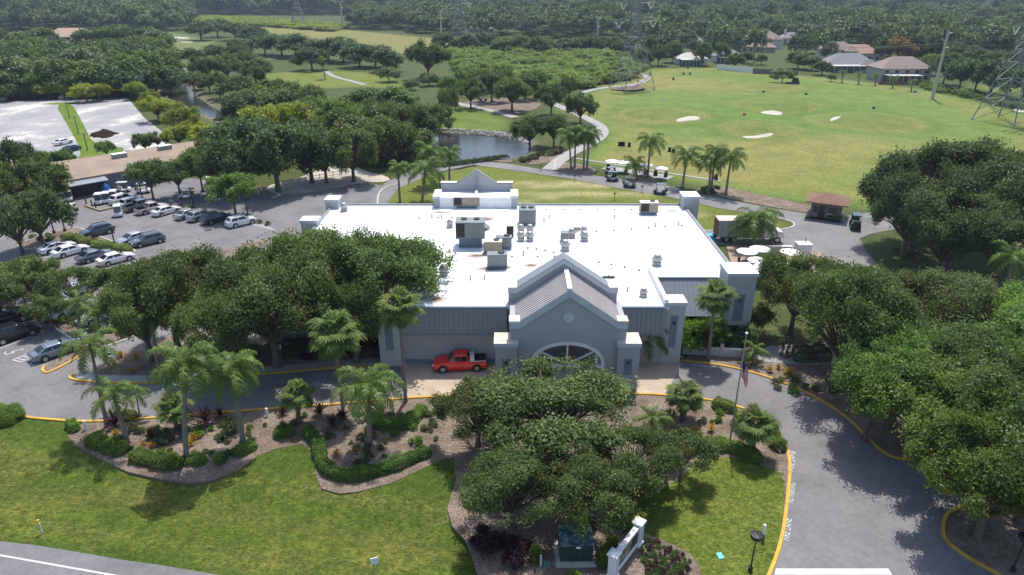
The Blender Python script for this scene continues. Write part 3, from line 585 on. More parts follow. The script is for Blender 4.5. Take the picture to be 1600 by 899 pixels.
# wall with real opening: built from pieces around the arch
def wall_arch():
    mb = MB(); xs_ = [PX + 3.3 * math.cos(t) for t in np.linspace(math.pi, 0, 25)]; za = [2.75 + 2.1 * math.sin(t) for t in np.linspace(math.pi, 0, 25)]
    def topz(x): return zE + max(0, (PW - .9 - abs(x - PX))) * sl
    y0, y1 = PF, PF + .45
    bx = sorted(set([PX - PW, PX - PW + .9] + xs_ + [PX, PX + PW - .9, PX + PW]))
    def lo(x):
        if abs(x - PX) >= 3.3: return None
        return 2.75 + 2.1 * math.sqrt(max(0, 1 - ((x - PX) / 3.3) ** 2))
    for a, c in zip(bx, bx[1:]):
        la, lc = lo(a), lo(c); mid = lo((a + c) / 2)
        if mid is None: za0 = zc0 = 0.0
        else: za0 = la if la is not None else 2.75; zc0 = lc if lc is not None else 2.75
        mb.prism_y([(a, za0), (c, zc0), (c, topz(c)), (a, topz(a))], y0, y1)
        if mid is not None: mb.prism_y([(a, 0), (c, 0), (c, 2.35), (a, 2.35)], y0, y1)
    return mb
B(wall_arch(), 'gable_wall', M_STUC)
ar = MB()
def ribbon(pts, w, y0, y1, mb):
    Lf, Rt = strip_poly(pts, w)
    for i in range(len(pts) - 1): mb.prism_y([Lf[i], Lf[i + 1], Rt[i + 1], Rt[i]], y0, y1)
ribbon([(PX - 3.35 , 2.4)] + [(PX + 3.35 * math.cos(t), 2.75 + 2.15 * math.sin(t)) for t in np.linspace(math.pi, 0, 25)] + [(PX + 3.35, 2.4)], .3, PF - .1, PF + .5, ar)
af = B(ar, 'arch_frame', M_WHITE)
MB().box((PX, PF + .2, 2.42), (6.9, .7, .2)).build('sill', M_WHITE, af); MB().box((PX, PF + .2, 3.68), (.16, .16, 2.4)).build('mullion', M_WHITE, af)
for s in (-1, 1):
    d = MB(); ribbon([(PX, 2.55), (PX + s * 2.6, 4.0)], .16, PF + .12, PF + .28, d); d.build('diagonal_bar', M_WHITE, af)
    d = MB(); ribbon([(PX + s * 2.75, 2.5), (PX + s * 2.75, 3.9)], .16, PF + .12, PF + .28, d); d.build('mullion', M_WHITE, af)
md = MB().lathe([(.52, 0), (.52, .05), (.45, .09), (.36, .06), (.28, .09), (.16, .06), (.1, .09)], (PX, PF - .1, 7.55), 20, None, 'y'); B(md, 'medallion', M_STUC2)
def band(y0, y1, x0, x1, zs, zp, drop, sh, name, mat):
    """rake trim along a gable with flat shoulders"""
    c = (x0 + x1) / 2; mb = MB()
    for s, e in ((-1, x0), (1, x1)):
        a = e - s * sh
        mb.prism_y([(e, zs), (a, zs), (a, zs - drop), (e, zs - drop)], y0, y1); mb.prism_y([(a, zs), (c, zp), (c, zp - drop), (a, zs - drop)], y0, y1)
    return B(mb, name, mat)
band(PF - .18, PF - .003, PX - PW - .05, PX + PW + .05, zE + .12, zP + .12, .62, .9, 'rake_trim', M_STUC2)
for s in (-1, 1): B(MB().box((PX + s * (PW - .42), PF + .35, zE + .2), (.98, 1.2, .2)), 'shoulder_cap', M_DIRTY if s > 0 else M_CAP)
# porch roof: one panel per standing seam bay, both slopes
for s in (-1, 1):
    run = PW + .25 - 0; n = 11; w = (PB - PF + .1) / n; sl2 = sl; mb = MB(); xw = PW - .05
    dz = -xw * sl2
    mb.add([(0, .012, 0), (s * xw, .012, dz), (s * xw, w - .012, dz), (0, w - .012, 0), (0, .012, -.05), (s * xw, .012, dz - .05), (s * xw, w - .012, dz - .05), (0, w - .012, -.05)], [(0, 1, 2, 3), (4, 7, 6, 5), (0, 4, 5, 1), (1, 5, 6, 2), (2, 6, 7, 3), (3, 7, 4, 0)])
    mb.add([(0, -.045, .15), (s * xw, -.045, dz + .15), (s * xw, .045, dz + .15), (0, .045, .15), (0, -.045, -.05), (s * xw, -.045, dz - .05), (s * xw, .045, dz - .05), (0, .045, -.05)], [(0, 1, 2, 3), (0, 4, 5, 1), (1, 5, 6, 2), (2, 6, 7, 3), (3, 7, 4, 0)])
    me = mb.mesh('roof_panel', M_TAN)
    for i in range(n): inst('roof_panel', me, CL, None, (PX, PF - .12 + i * w - OY, zP + .14))
B(MB().box((PX, (PF + PB) / 2, zP + .29), (.42, PB - PF + .2, .09)), 'ridge_cap', M_CAP)
for s in (-1, 1):    # side beams that carry the eaves, open below for cars
    B(MB().box((PX + s * (PW - .25), (PF + PB) / 2 + .2, 5.6), (.5, PB - PF - .4, 2.7)), 'side_beam', M_STUC)
B(MB().box((PX, (PF + PB) / 2 + .2, 4.6), (2 * PW - 1.1, PB - PF - .6, .12)), 'porch_ceiling', M_STUC2)
pier(PX - PW - 1.35, PX - PW + .65, PF - .6, PF + 1.4, 5.2, 1.7, M_STUC, capmat=M_DIRTY); pier(PX + PW - .75, PX + PW + 1.25, PF - .6, PF + 1.4, 5.2, 1.7, M_STUC, capmat=M_DIRTY)
# taller gable behind, standing on the front wall
def gable(y0, y1, x0, x1, zb, zs, zp, sh, name, mat):
    c = (x0 + x1) / 2; mb = MB().prism_y([(x0, zb), (x1, zb), (x1, zs), (x1 - sh, zs), (c, zp), (x0 + sh, zs), (x0, zs)], y0, y1); return B(mb, name, mat)
gable(60.3, 61.6, -.35, 10.2, 3.6, 8.3, 11.35, .85, 'gable_parapet', M_STUC); band(60.1, 60.297, -.4, 10.25, 8.45, 11.5, .55, .85, 'rake_trim', M_STUC2)
for s in (-1, 1):
    c = 4.925; run = 5.3 - .85; dz = 3.05; mb = MB(); n = 10
    hw = run / n
    for yk in range(3):
        y0 = 60.05 + yk * .56; mb = MB(); mb.add([(c, y0, 11.53), (c + s * (run + .1), y0, 8.47), (c + s * (run + .1), y0 + .54, 8.47), (c, y0 + .54, 11.53), (c, y0, 11.46), (c + s * (run + .1), y0, 8.40), (c + s * (run + .1), y0 + .54, 8.40), (c, y0 + .54, 11.46)], [(0, 1, 2, 3), (4, 7, 6, 5), (0, 4, 5, 1), (1, 5, 6, 2), (2, 6, 7, 3), (3, 7, 4, 0)])
        B(mb, 'roof_panel', M_METAL)
    B(MB().box((c + s * 4.87, 60.9, 8.49), (.85, 1.7, .1)), 'shoulder_cap', M_CAP)
B(MB().prism([(0.5, 63.6), (0.5, 66.8), (1.6, 63.6)], RZ, RZ + .9, M_CAP), 'roof_cricket', M_CAP)
# rear gable and its white roofed box
B(MB().prism_x([(92.6, RZ), (97, RZ - 3), (97, 7.7), (92.6, 7.9)], -10.2, -.1), 'rear_box', M_ROOF)
gable(96.6, 97.2, -10.3, 0.1, 0, 8.9, 10.9, 2.3, 'gable_parapet', simple('pale_stucco', (.40, .40, .42), .9, 0, .06, .5, 50, .1)); band(96.45, 96.597, -10.35, .15, 9.0, 11.0, .14, 2.3, 'coping', M_METAL)
B(MB().box((-9.2, 96.9, 9.0), (2.3, .9, .12)), 'coping_top', M_CAP); B(MB().box((-1.0, 96.9, 9.0), (2.3, .9, .12)), 'coping_top', M_CAP)
B(MB().box((-5.1, 96.3, 9.0), (.16, .2, 2.6)), 'conduit', M_METAL)
pier(-.1, .75, 92.6, 96.0, 8.15, False, M_STUC); pier(-11.0, -10.25, 92.6, 96.0, 8.1, False, M_STUC)
B(MB().box((-5.1, 94.6, 8.0), (.3, 3.4, .3)), 'duct', M_CAP)

# ================================================================== roof-top equipment: each a thing of its own
M_ACG = simple('grey_sheet_metal', (.20, .225, .225), .5, .2, .12, 1.5, 20, .05); M_ACT = simple('tan_sheet_metal', (.33, .275, .21), .55, .1, .14, 1.5, 20, .05)
M_ACB = simple('galvanised_blue_grey', (.13, .18, .22), .5, .2, .15, 1.5, 20, .05); M_BLK = simple('black_plastic', (.02, .02, .022), .5, 0, .2, 3, 30, .05)
M_ALU = simple('spun_aluminium', (.38, .38, .37), .5, .4, .1, 2, 20, .05)
RB = 'units and vents on the white roof'
def rtu(px, py, w, d, h, mat, label, fans=2, stand=.5, tilt=0.0, louver=True, w2=None):
    x, y = G(px, py, RZ); y += d / 2
    t = thing('rooftop_unit', label, 'air conditioner', (x, y, RZ), tilt, RB)
    MB().box((0, 0, stand / 2 + .005), (w * .8, d * .85, stand)).build('curb', M_ACB, t)
    MB().box((0, 0, stand + .06), (w * 1.02, d * 1.02, .1)).build('base_rail', M_ACB, t)
    bd = MB().box((0, 0, stand + .11 + h / 2), (w, d, h)).build('casing', mat, t)
    MB().box((0, 0, stand + h + .13), (w + .06, d + .06, .05)).build('lid', M_CAP if mat is not M_ACG else M_ACG, bd)
    n = 3 if w > 2.4 else 2
    for i in range(n):
        pw = w / n - .12; x0 = -w / 2 + w * (i + .5) / n
        MB().box((x0, -d / 2 - .012, stand + .11 + h / 2), (pw, .03, h - .2)).build('louver_panel' if i == 0 else 'access_panel', M_BLK if (i == 0 and louver) else mat, bd)
    for i in range(fans):
        fx = w * (.22 if fans == 1 else (i + .5) / fans - .5) * .9; f = MB().lathe([(.36, 0), (.36, .14), (.30, .14), (.28, .03), (.05, .05)], (fx, d * .12, stand + h + .15), 14).build('fan_shroud', M_BLK, bd)
        mb = MB()
        for k in range(4): mb.box((fx, d * .12, stand + h + .27), (.7, .02, .02), k * math.pi / 4)
        mb.build('fan_guard', M_ALU, bd)
    return t
t = rtu(735, 388, 3.4, 2.1, 1.9, M_ACG, 'largest grey rooftop air handler raised on a blue-grey curb', 2, 1.15)
MB().add([(1.7, -.9, 2.6), (2.35, -.6, 2.2), (2.35, .6, 2.2), (1.7, .9, 2.6), (1.7, -.9, 2.0), (1.7, .9, 2.0)], [(0, 1, 2, 3), (0, 4, 1), (3, 2, 5), (1, 4, 5, 2)]).build('intake_hood', M_ACG, t)
rtu(824, 353, 2.2, 1.9, 1.7, M_ACG, 'grey twin-fan air conditioner at the middle of the roof behind four vent caps', 2, .25, louver=False)
rtu(770, 397, 2.1, 1.0, 1.15, M_ACT, 'tan sheet-metal air conditioner beside the large air handler', 1, .2, louver=False)
rtu(787, 390, 1.9, 1.0, 1.1, M_ACG, 'small grey air conditioner half hidden behind the tan unit', 1, .25, louver=False)
rtu(777, 421, 2.2, 1.1, 1.2, M_ACG, 'grey single-fan air conditioner nearest the entrance gable, beside rust stains', 1, .35, louver=False)
rtu(729, 326, 3.6, 1.6, 1.2, M_ACT, 'tan package unit with pipes in front of the rear gable', 0, .3)
rtu(1014, 336, 2.4, 1.2, 1.3, M_ACT, 'weathered tan unit near the rear right corner of the roof', 1, .25)
rtu(797, 371, .9, .5, 1.3, M_BLK, 'small dark upright box on the roof behind the grey units', 0, .05, louver=False)
rtu(882, 380, .9, 1.1, .9, M_ACG, 'narrow grey hood standing behind the peak of the gable', 0, .2, louver=False)
def fan(px, py, s, label):
    x, y = G(px, py, RZ); t = thing('exhaust_fan', label, 'roof vent', (x, y, RZ), 0, RB)
    MB().box((0, 0, .18 * s), (.8 * s, .8 * s, .36 * s)).build('curb', M_ALU, t); MB().lathe([(.34 * s, .36 * s), (.34 * s, .55 * s), (.55 * s, .6 * s), (.56 * s, .72 * s), (.36 * s, .95 * s), (.3 * s, 1.15 * s), (.1 * s, 1.22 * s)], (0, 0, 0), 14).build('cap', M_ALU, t)
for px, py, s, lb in ((814, 376, 1.0, 'front left of the four vent caps before the grey twin-fan unit'), (828, 376, 1.0, 'front right of the four vent caps before the grey twin-fan unit'), (814, 364, .95, 'rear left of the four vent caps before the grey twin-fan unit'), (828, 364, .95, 'rear right of the four vent caps before the grey twin-fan unit'), (893, 371, 1.0, 'aluminium vent cap beside the narrow grey hood'), (883, 391, 1.1, 'aluminium vent cap just behind the peak of the gable'), (913, 376, 1.0, 'nearer of two vent caps right of the pile of debris'), (912, 366, .9, 'farther of two vent caps right of the pile of debris'), (1026, 414, 1.1, 'lone aluminium vent cap near the right hand fascia'), (703, 355, .9, 'vent cap left of the largest air handler'), (693, 430, 1.0, 'vent cap at the left front of the roof by the oak crown'), (1005, 463, .8, 'vent cap on the roof right of the entrance gable'), (538, 330, 1.0, 'tall vent at the rear left corner of the roof')): fan(px, py, s, lb)
for i, (px, py) in enumerate(((858, 341), (960, 341), (1024, 354), (850, 347), (690, 341), (818, 398), (980, 455), (735, 437), (757, 436), (675, 340), (1060, 352))):
    x, y = G(px, py, RZ); t = tag(MB().lathe([(.09, 0), (.09, .45), (.14, .46), (.14, .55), (.05, .58)], n=8).build('vent_pipe', M_ALU, None, (x, y, RZ)), 'short metal vent pipe poking through the white roof', 'roof vent', 'vent pipes on the white roof')
def conduit(pts, label):
    p = [(*G(a, b, RZ), RZ + .16) for a, b in pts]; t = thing('roof_conduit', label, 'conduit', p[0], 0, RB); o = Vector(p[0])
    MB().tube([tuple(Vector(q) - o) for q in p], .03, 5).build('pipe', M_METAL, t)
    for a, c in zip(p, p[1:]):
        n = max(2, int((Vector(c) - Vector(a)).length / 2.2))
        for k in range(n): q = Vector(a).lerp(Vector(c), (k + .5) / n) - o; MB().box((q.x, q.y, -.08), (.18, .12, .12)).build('support_block', M_BLK, t)
conduit([(818, 388), (845, 391), (872, 397)], 'thin conduit on blocks running left behind the entrance gable'); conduit([(926, 409), (965, 416), (1010, 426)], 'thin conduit on blocks running right behind the entrance gable')
conduit([(918, 364), (1000, 358), (1078, 353)], 'thin conduit on blocks crossing the right half of the roof'); conduit([(840, 329), (920, 328), (1000, 329)], 'thin conduit on blocks along the rear edge of the roof'); conduit([(640, 342), (700, 341), (725, 341)], 'thin conduit on blocks left of the air handler')
conduit([(780, 402), (860, 402), (885, 401)], 'thin conduit on blocks beside the grey unit')
x, y = G(903, 359, RZ); mb = MB()
for k in range(26):
    a = rng.uniform(0, 6.28); l = rng.uniform(.6, 1.8); cx, cy = rng.normal(0, .7), rng.normal(0, .4); z = rng.uniform(.05, .5); mb.tube([(cx - l / 2 * math.cos(a), cy - l / 2 * math.sin(a), .05), (cx + l / 2 * math.cos(a), cy + l / 2 * math.sin(a), z)], .03, 4)
one('debris_pile', mb, simple('dead_wood', (.2, .17, .14), .9), 'tangle of dark sticks and scrap lying on the middle of the white roof', 'debris', None, (x, y, RZ))
x, y = G(951, 434, RZ); mb = MB(); mb.box((0, 0, .06), (1.3, .5, .12)); mb.tube([(0, 0, .1), (0, 0, .9)], .04, 6); mb.tube([(-.4, 0, .9), (.5, 0, 1.0)], .03, 5); mb.tube([(.3, .1, .9), (.7, .1, 1.5)], .03, 5)
one('antenna_mount', mb, M_BLK, 'small black antenna mount on the roof right of the gable', 'antenna', None, (x, y, RZ))
# ================================================================== foliage
LM = {
 'oak': leafmat('oak_leaves', (.044, .072, .02), (.104, .146, .042), (.205, .25, .085)),
 'dark': leafmat('dark_leaves', (.034, .06, .022), (.076, .114, .04), (.15, .195, .072)),
 'fresh': leafmat('fresh_leaves', (0.055, 0.095, 0.018), (0.125, 0.195, 0.04), (0.24, 0.315, 0.08)),
 'lime': leafmat('yellow_green_leaves', (.10, .13, .016), (.235, .275, .032), (.40, .41, .06)),
 'olive': leafmat('olive_leaves', (0.055, 0.078, 0.028), (0.12, 0.152, 0.055), (0.22, 0.245, 0.095)),
 'far': leafmat('forest_leaves', (.05, .076, .03), (.108, .148, .05), (.21, .245, .082), .2),
 'gold': leafmat('golden_leaves', (.12, .085, .02), (.22, .15, .03), (.34, .22, .05)),
 'wild': leafmat('scrub_leaves', (.09, .14, .03), (.19, .26, .06), (.34, .38, .12)),
 'palm': leafmat('palm_frond', (0.055, 0.09, 0.02), (0.105, 0.165, 0.035), (0.2, 0.25, 0.06), .45, .5),
 'sabal': leafmat('fan_palm_leaf', (.05, .08, .018), (.105, .155, .034), (.20, .25, .06), .38, .7),
 'hedge': leafmat('hedge_leaves', (0.05, 0.1, 0.014), (0.115, 0.2, 0.024), (0.21, 0.29, 0.05)),
 'bright': leafmat('bright_green_leaves', (0.05, 0.105, 0.012), (0.12, 0.215, 0.022), (0.21, 0.3, 0.04), .45),
 'red': leafmat('maroon_leaves', (.018, .012, .014), (.045, .018, .024), (.10, .03, .04)),
 'croton': leafmat('croton_leaves', (.14, .08, .015), (.36, .20, .02), (.55, .33, .05)),
 'cover': leafmat('ground_cover_leaves', (.03, .07, .02), (.07, .13, .03), (.2, .16, .05)),
}
M_BARK = simple('oak_bark', (.115, .095, .078), .95, 0, .35, 2.5, 14, .6); M_PBARK = simple('palm_bark', (.22, .195, .165), .95, 0, .3, 3, 12, .5); M_SBARK = simple('rough_palm_bark', (.13, .10, .075), .95, 0, .4, 4, 12, .7)
def quads_mesh(name, V4, tint, mat=None):
    n = len(V4); me = bpy.data.meshes.new(name)
    me.vertices.add(n * 4); me.vertices.foreach_set('co', V4.reshape(-1).astype(np.float32))
    me.loops.add(n * 4); me.loops.foreach_set('vertex_index', np.arange(n * 4, dtype=np.int32))
    me.polygons.add(n); me.polygons.foreach_set('loop_start', np.arange(0, n * 4, 4, dtype=np.int32))
    a = me.attributes.new('tint', 'FLOAT', 'FACE'); a.data.foreach_set('value', np.clip(tint, 0, 1).astype(np.float32))
    if mat: me.materials.append(mat)
    me.update(calc_edges=True); me.validate(); return me
def unit(v): return v / np.maximum(np.linalg.norm(v, axis=1, keepdims=True), 1e-9)
def leaves(Cn, out, size, tint, rg, aspect=.62, flop=.85):
    n = len(Cn); nr = unit(out * .55 + rg.normal(0, flop * .6, (n, 3)) + np.array([0, 0, .35]))
    t = unit(np.cross(nr, rg.normal(0, 1, (n, 3)))); bt = np.cross(nr, t); s = (size * rg.uniform(.6, 1.35, n))[:, None] * .5
    return np.stack([Cn - t * s, Cn - bt * s * aspect + nr * s * .15, Cn + t * s, Cn + bt * s * aspect + nr * s * .15], 1)
def crown(seed, Rr, Hh, z0, nl, ntw, per, size, flat=.75, lobe=(.2, .34), dome=1.0, spread=.3):
    """clumped crown: lobes at the branch ends, twigs on the lobes, leaves round the twigs; returns mesh and lobe centres"""
    rg = np.random.default_rng(seed); Lc = []; Lr = []
    for i in range(nl):
        a = i * 2.39996 + rg.uniform(-.4, .4); r = Rr * .80 * math.sqrt((i + .4) / nl) * rg.uniform(.9, 1.1)
        z = z0 + Hh * (.22 + .62 * dome * math.sqrt(max(0, 1 - (r / Rr) ** 2)) * rg.uniform(.55, 1.0)) - (.14 * Hh if r > .62 * Rr else 0) * rg.random()
        Lc.append((r * math.cos(a), r * math.sin(a), z)); Lr.append(Rr * rg.uniform(*lobe))
    Lc = np.array(Lc); Lr = np.array(Lr); p = Lr ** 2 / (Lr ** 2).sum()
    # draw more twigs than needed, then thin them in drifts so that sky and branches show through
    nd = int(ntw * 2.0); li = rg.choice(nl, nd, p=p); d = unit(rg.normal(0, 1, (nd, 3)) + np.array([0, 0, .28])); rr = Lr[li][:, None] * (rg.beta(4, 1.5, (nd, 1)) * 1.05 + (rg.random((nd, 1)) < .2) * rg.uniform(0, .55, (nd, 1)))
    ax = rg.uniform(.72, 1.38, (nl, 3)); tw = Lc[li] + d * rr * ax[li] * np.array([1, 1, flat]); fld = np.zeros(nd)
    for q in range(7): kv = unit(rg.normal(0, 1, (1, 3)))[0] * rg.uniform(4, 12) / Rr; fld += np.sin(tw @ kv + rg.uniform(0, 6.28))
    keep = np.argsort(-(fld + rg.normal(0, .45, nd)))[:ntw]; li, d, tw = li[keep], d[keep], tw[keep]; lt = rg.uniform(-.16, .16, nl); tt = lt[li] + rg.uniform(-.14, .14, ntw)
    Cn = np.repeat(tw, per, 0) + rg.normal(0, spread, (ntw * per, 3)) * np.array([1, 1, .8]); out = np.repeat(d, per, 0)
    tint = .45 + np.repeat(tt, per) + rg.normal(0, .13, ntw * per)
    return quads_mesh('crown', leaves(Cn, out, np.full(len(Cn), size), tint, rg), tint, LM['oak']), Lc
def limbs(seed, Lc, fork, r0, base_r=None, every=1, lean=(0, 0)):
    rg = np.random.default_rng(seed + 99); mb = MB(); top = Vector((lean[0], lean[1], fork))
    mb.tube([(0, 0, -.15), (lean[0] * .2, lean[1] * .2, fork * .15), (lean[0] * .5, lean[1] * .5, fork * .6), tuple(top)], [(base_r or r0 * 1.5), r0 * 1.08, r0 * .9, r0 * .8], 8)
    for i, c in enumerate(Lc[::every]):
        c = Vector(c); mid = top.lerp(c, .5) + Vector((rg.normal(0, .35), rg.normal(0, .35), rg.uniform(.1, .9) - .02 * c.length)); ln = (c - top).length
        k = r0 * rg.uniform(.32, .5)
        mb.tube([tuple(top - Vector((0, 0, .3))), tuple(top.lerp(mid, .5) + Vector((0, 0, -.1))), tuple(mid), tuple(mid.lerp(c, .6)), tuple(c)], [k, k * .8, k * .58, k * .36, k * .12], 5, None, False)
    return mb.mesh('trunk', M_BARK, True)
TREES = {}
def proto(kind, seed, *a, fork=3.2, r0=.42, every=1, **k):
    cm, Lc = crown(seed, *a, **k); TREES.setdefault(kind, []).append((cm, limbs(seed, Lc, fork, r0, None, every)))
for s in (1, 2, 3): proto('oak', s, 8.0, 6.2, 3.4, 50, 4700, 10, .28, fork=2.6, r0=.45, lobe=(.10, .21), spread=.3)
for s in (21, 22): proto('airy', s, 8.0, 5.6, 3.6, 46, 3500, 9, .27, fork=2.8, r0=.36, lobe=(.09, .17), spread=.3)
for s in (4, 5, 6): proto('mid', s, 8.0, 7.2, 2.4, 34, 1500, 9, .58, fork=2.6, r0=.45, spread=.42, lobe=(.13, .26))
for s in (7, 8): proto('open', s, 5.0, 4.6, 2.6, 20, 1500, 9, .30, fork=2.6, r0=.2, lobe=(.16, .26), spread=.24)
for s in (9, 10, 11, 12): proto('far', s, 5.0, 7.5, 2.5, 13, 330, 6, .95, fork=4.0, r0=.25, every=3, spread=.5, lobe=(.24, .4))
for s in (17, 18, 19): proto('belt', s, 6.0, 9.5, .6, 30, 1100, 8, .62, fork=2.6, r0=.3, spread=.42, lobe=(.16, .30), every=2)
for s in (13, 14): proto('shrub', s, 1.0, 1.3, 0.0, 9, 150, 7, .20, fork=.35, r0=.04, spread=.09, lobe=(.28, .45), every=3)
for s in (15, 16): proto('bigshrub', s, 2.2, 2.6, .2, 14, 420, 8, .34, fork=.7, r0=.09, spread=.2, lobe=(.25, .4), every=2)
TC = [0]
def tree(kind, loc, mat, label, group=None, s=1.0, sz=None, rz=None, name='oak_tree', cat='tree', var=None, parts=True):
    TC[0] += 1; k = TC[0]; pr = TREES[kind]; cm, tm = pr[(var if var is not None else k) % len(pr)]
    z = loc[2] if len(loc) > 2 else hz(loc)
    t = thing(name, label, cat, (loc[0], loc[1], z), (k * 2.399) % 6.283 if rz is None else rz, group, (s, s, sz or s))
    inst('trunk', tm, t); inst('crown', cm, t, LM[mat]); return t
def tree_c(kind, px, py, zc, mat, label, group=None, s=1.0, sz=None, **k):
    """place a tree by where the middle of its crown shows, zc metres above ground"""
    return tree(kind, G(px, py, zc), mat, label, group, s, sz, **k)
# ---- foreground oaks round the clubhouse
tree('oak', (3.4, 45.4), 'oak', 'broad live oak in the island bed, hiding the foot of the entrance porch', None, .95, .77, 1.1, 'live_oak', var=0)
tree('oak', (-2.8, 46.6), 'oak', 'leafy oak at the left of the island clump, below the red pickup', None, .52, .62, 2.0, 'live_oak', var=2)
tree('oak', G(985, 775), 'oak', 'low oak reaching over the edge of the right hand lawn', None, .46, .55, 4.0, 'live_oak', var=1)
tree('open', G(1062, 752), 'oak', 'small leafy oak standing at the curved hedge corner of the lawn', None, .55, .6, 2.0, 'live_oak', var=1)
tree_c('oak', 800, 742, 4.6, 'oak', 'leafy oak at the front left of the island clump, shading the mulch', None, .5, .62, name='live_oak')
tree_c('airy', 912, 752, 5.0, 'oak', 'airy oak whose crown shades the transformer', None, .56, .66, name='live_oak')
LO = 'oaks before the left wing of the clubhouse'
for i, (px, py, zc, s, sz, lb) in enumerate(((598, 408, 9.6, .98, 1.28, 'tall oak whose crown spreads over the white roof'), (492, 402, 9.2, .95, 1.28, 'tall oak over the rear left corner of the white roof'), (415, 455, 8.4, .9, 1.2, 'dense oak with thick trunk beside the left wing wall'), (330, 432, 8.4, .86, 1.2, 'dense oak between the parked white saloon and the clubhouse'), (255, 440, 7.6, .72, 1.1, 'oak over the planted bed at the left of the clubhouse'), (548, 470, 7.0, .62, .95, 'lower oak against the dark fascia left of the slate pier'), (215, 470, 6.8, .56, .95, 'small oak leaning over the white car by the striped bay'), (340, 500, 6.5, .6, 1.0, 'low oak over the mulch in front of the left wing'))):
    tree_c('airy' if i == 0 else 'oak', px, py, zc, 'oak', lb, LO, s * (1.15 if i == 0 else 1), sz, name='live_oak')
tree_c('oak', 572, 404, 9.2, 'oak', 'tall oak behind the slate pier, under the crown spreading over the roof', LO, .7, 1.22, name='live_oak')
LP = 'trees shading the near parking rows'
for px, py, zc, s, lb in ((40, 425, 4.6, .8, 'round tree at the far left over the parked cars'), (105, 437, 4.2, .72, 'spreading tree over the middle of the near parking row'), (175, 432, 4.2, .7, 'spreading tree right of the white saloon in the lot'), (-12, 445, 4.6, .8, 'tree cut by the left edge of the picture above the black cars'), (70, 470, 3.6, .55, 'small tree over the silver cars at the left'), (22, 405, 4.6, .6, 'low tree at the left edge above the white saloons')):
    tree_c('open', px, py, zc, 'oak', lb, LP, s, s * 1.1, name='parking_tree')
RO = 'oaks along the right of the drive'
for i, (px, py, zc, s, sz, mt, lb) in enumerate(((1250, 440, 6.4, .62, 1.0, 'oak', 'oak crown nearest the right corner pier of the clubhouse'), (1335, 462, 6.6, .78, 1.0, 'oak', 'spreading oak behind the square clipped hedge'), (1322, 508, 6.6, .88, 1.3, 'oak', 'oak with pale bare limbs beside the concrete path'), (1415, 478, 6.6, .8, 1.0, 'oak', 'oak in the second rank right of the path'), (1500, 470, 6.8, .82, 1.0, 'olive', 'olive toned oak below the tall leaning palm'), (1590, 500, 6.8, .85, 1.0, 'fresh', 'fresh green tree at the right edge, second rank'), (1420, 560, 6.2, .7, 1.0, 'fresh', 'bright oak over the end of the concrete path'), (1500, 560, 6.6, .74, 1.0, 'oak', 'oak filling the middle of the right hand grove'), (1575, 580, 6.4, .72, 1.0, 'fresh', 'bright tree at the right edge of the grove'), (1396, 600, 5.6, .52, .9, 'fresh', 'low oak overhanging the yellow kerb tip'), (1492, 606, 5.8, .62, .95, 'oak', 'oak above the rounded kerb island'), (1552, 700, 6.5, .62, 1.0, 'fresh', 'yellow-green oak above the junction of the two drives'), (1560, 745, 5.4, .6, .85, 'fresh', 'nearest bright oak in the bottom right bed'), (1535, 738, 5.0, .42, .8, 'lime', 'small yellow-green tree at the tip of the bottom right bed'), (1640, 700, 6.4, .9, 1.1, 'oak', 'oak mostly beyond the right edge of the picture'))):
    tree_c('airy' if i in (2, 6, 9, 10) else 'oak', px, py, zc, mt, lb, RO, s, sz, name='live_oak')
for px, py, zc, s, lb in ((1375, 590, 6.2, .62, 'airy oak leaning over the kerb above the right drive'), (1445, 600, 6.4, .84, 'airy oak overhanging the drive at the rounded kerb island'), (1548, 716, 6.3, .68, 'airy oak in the bottom right bed over the drive')):
    tree_c('airy', px, py, zc, 'fresh', lb, RO, s, .95, name='live_oak')
RR = 'great oaks beside the range hut'
for px, py, zc, s, sz, lb in ((1445, 302, 8.4, 1.12, 1.4, 'great dark oak nearest the range hut'), (1530, 284, 9.0, 1.3, 1.55, 'great dark oak behind, towards the right edge'), (1610, 315, 8.5, 1.2, 1.45, 'great dark oak cut by the right edge'), (1500, 345, 7.6, .95, 1.2, 'great dark oak in front, over bare mulch'), (1580, 372, 7.0, .7, 1.0, 'dark oak beside the leaning tall palm'), (1425, 338, 6.0, .72, 1.0, 'low dark oak with branches nearly to the ground left of the great oaks'), (1480, 372, 5.4, .6, .9, 'low dark oak in front of the great oaks')):
    tree_c('oak', px, py, zc, 'dark', lb, RR, s, sz, name='live_oak')
# ---- middle distance
MO = 'oaks between the clubhouse and the pond'
for px, py, zc, s, sz, mt, lb in ((425, 228, 8.6, 1.05, 1.35, 'dark', 'great dark oak behind the service yard'), (370, 240, 7.5, .85, 1.15, 'dark', 'dark oak beside the low brown-roofed building'), (480, 222, 8.0, .9, 1.2, 'dark', 'dark oak right of the great one behind the yard'), (548, 232, 6.6, .78, 1.05, 'oak', 'oak on the pale concrete apron with open forked trunk'), (335, 250, 6.4, .7, 1.0, 'oak', 'oak over the right end of the brown roof'), (600, 205, 7.2, .8, 1.1, 'oak', 'oak beside the pond, left'), (650, 172, 7.8, .95, 1.1, 'oak', 'spreading oak leaning over the pond'), (590, 165, 7.4, .9, 1.1, 'oak', 'oak at the head of the pond'), (530, 185, 7.4, .85, 1.2, 'fresh', 'bright leaved tree before the head of the pond'), (450, 185, 7.2, .85, 1.1, 'lime', 'yellowing oak behind the great dark one'), (470, 150, 7.2, .85, 1.1, 'oak', 'oak left of the tall thin palm'), (425, 140, 7.4, .95, 1.1, 'oak', 'broad oak on the far side of the creek'), (700, 150, 6.5, .5, .9, 'oak', 'slender oak left of the mulched grove')):
    tree_c('mid', px, py, zc, mt, lb, MO, s, sz, name='live_oak')
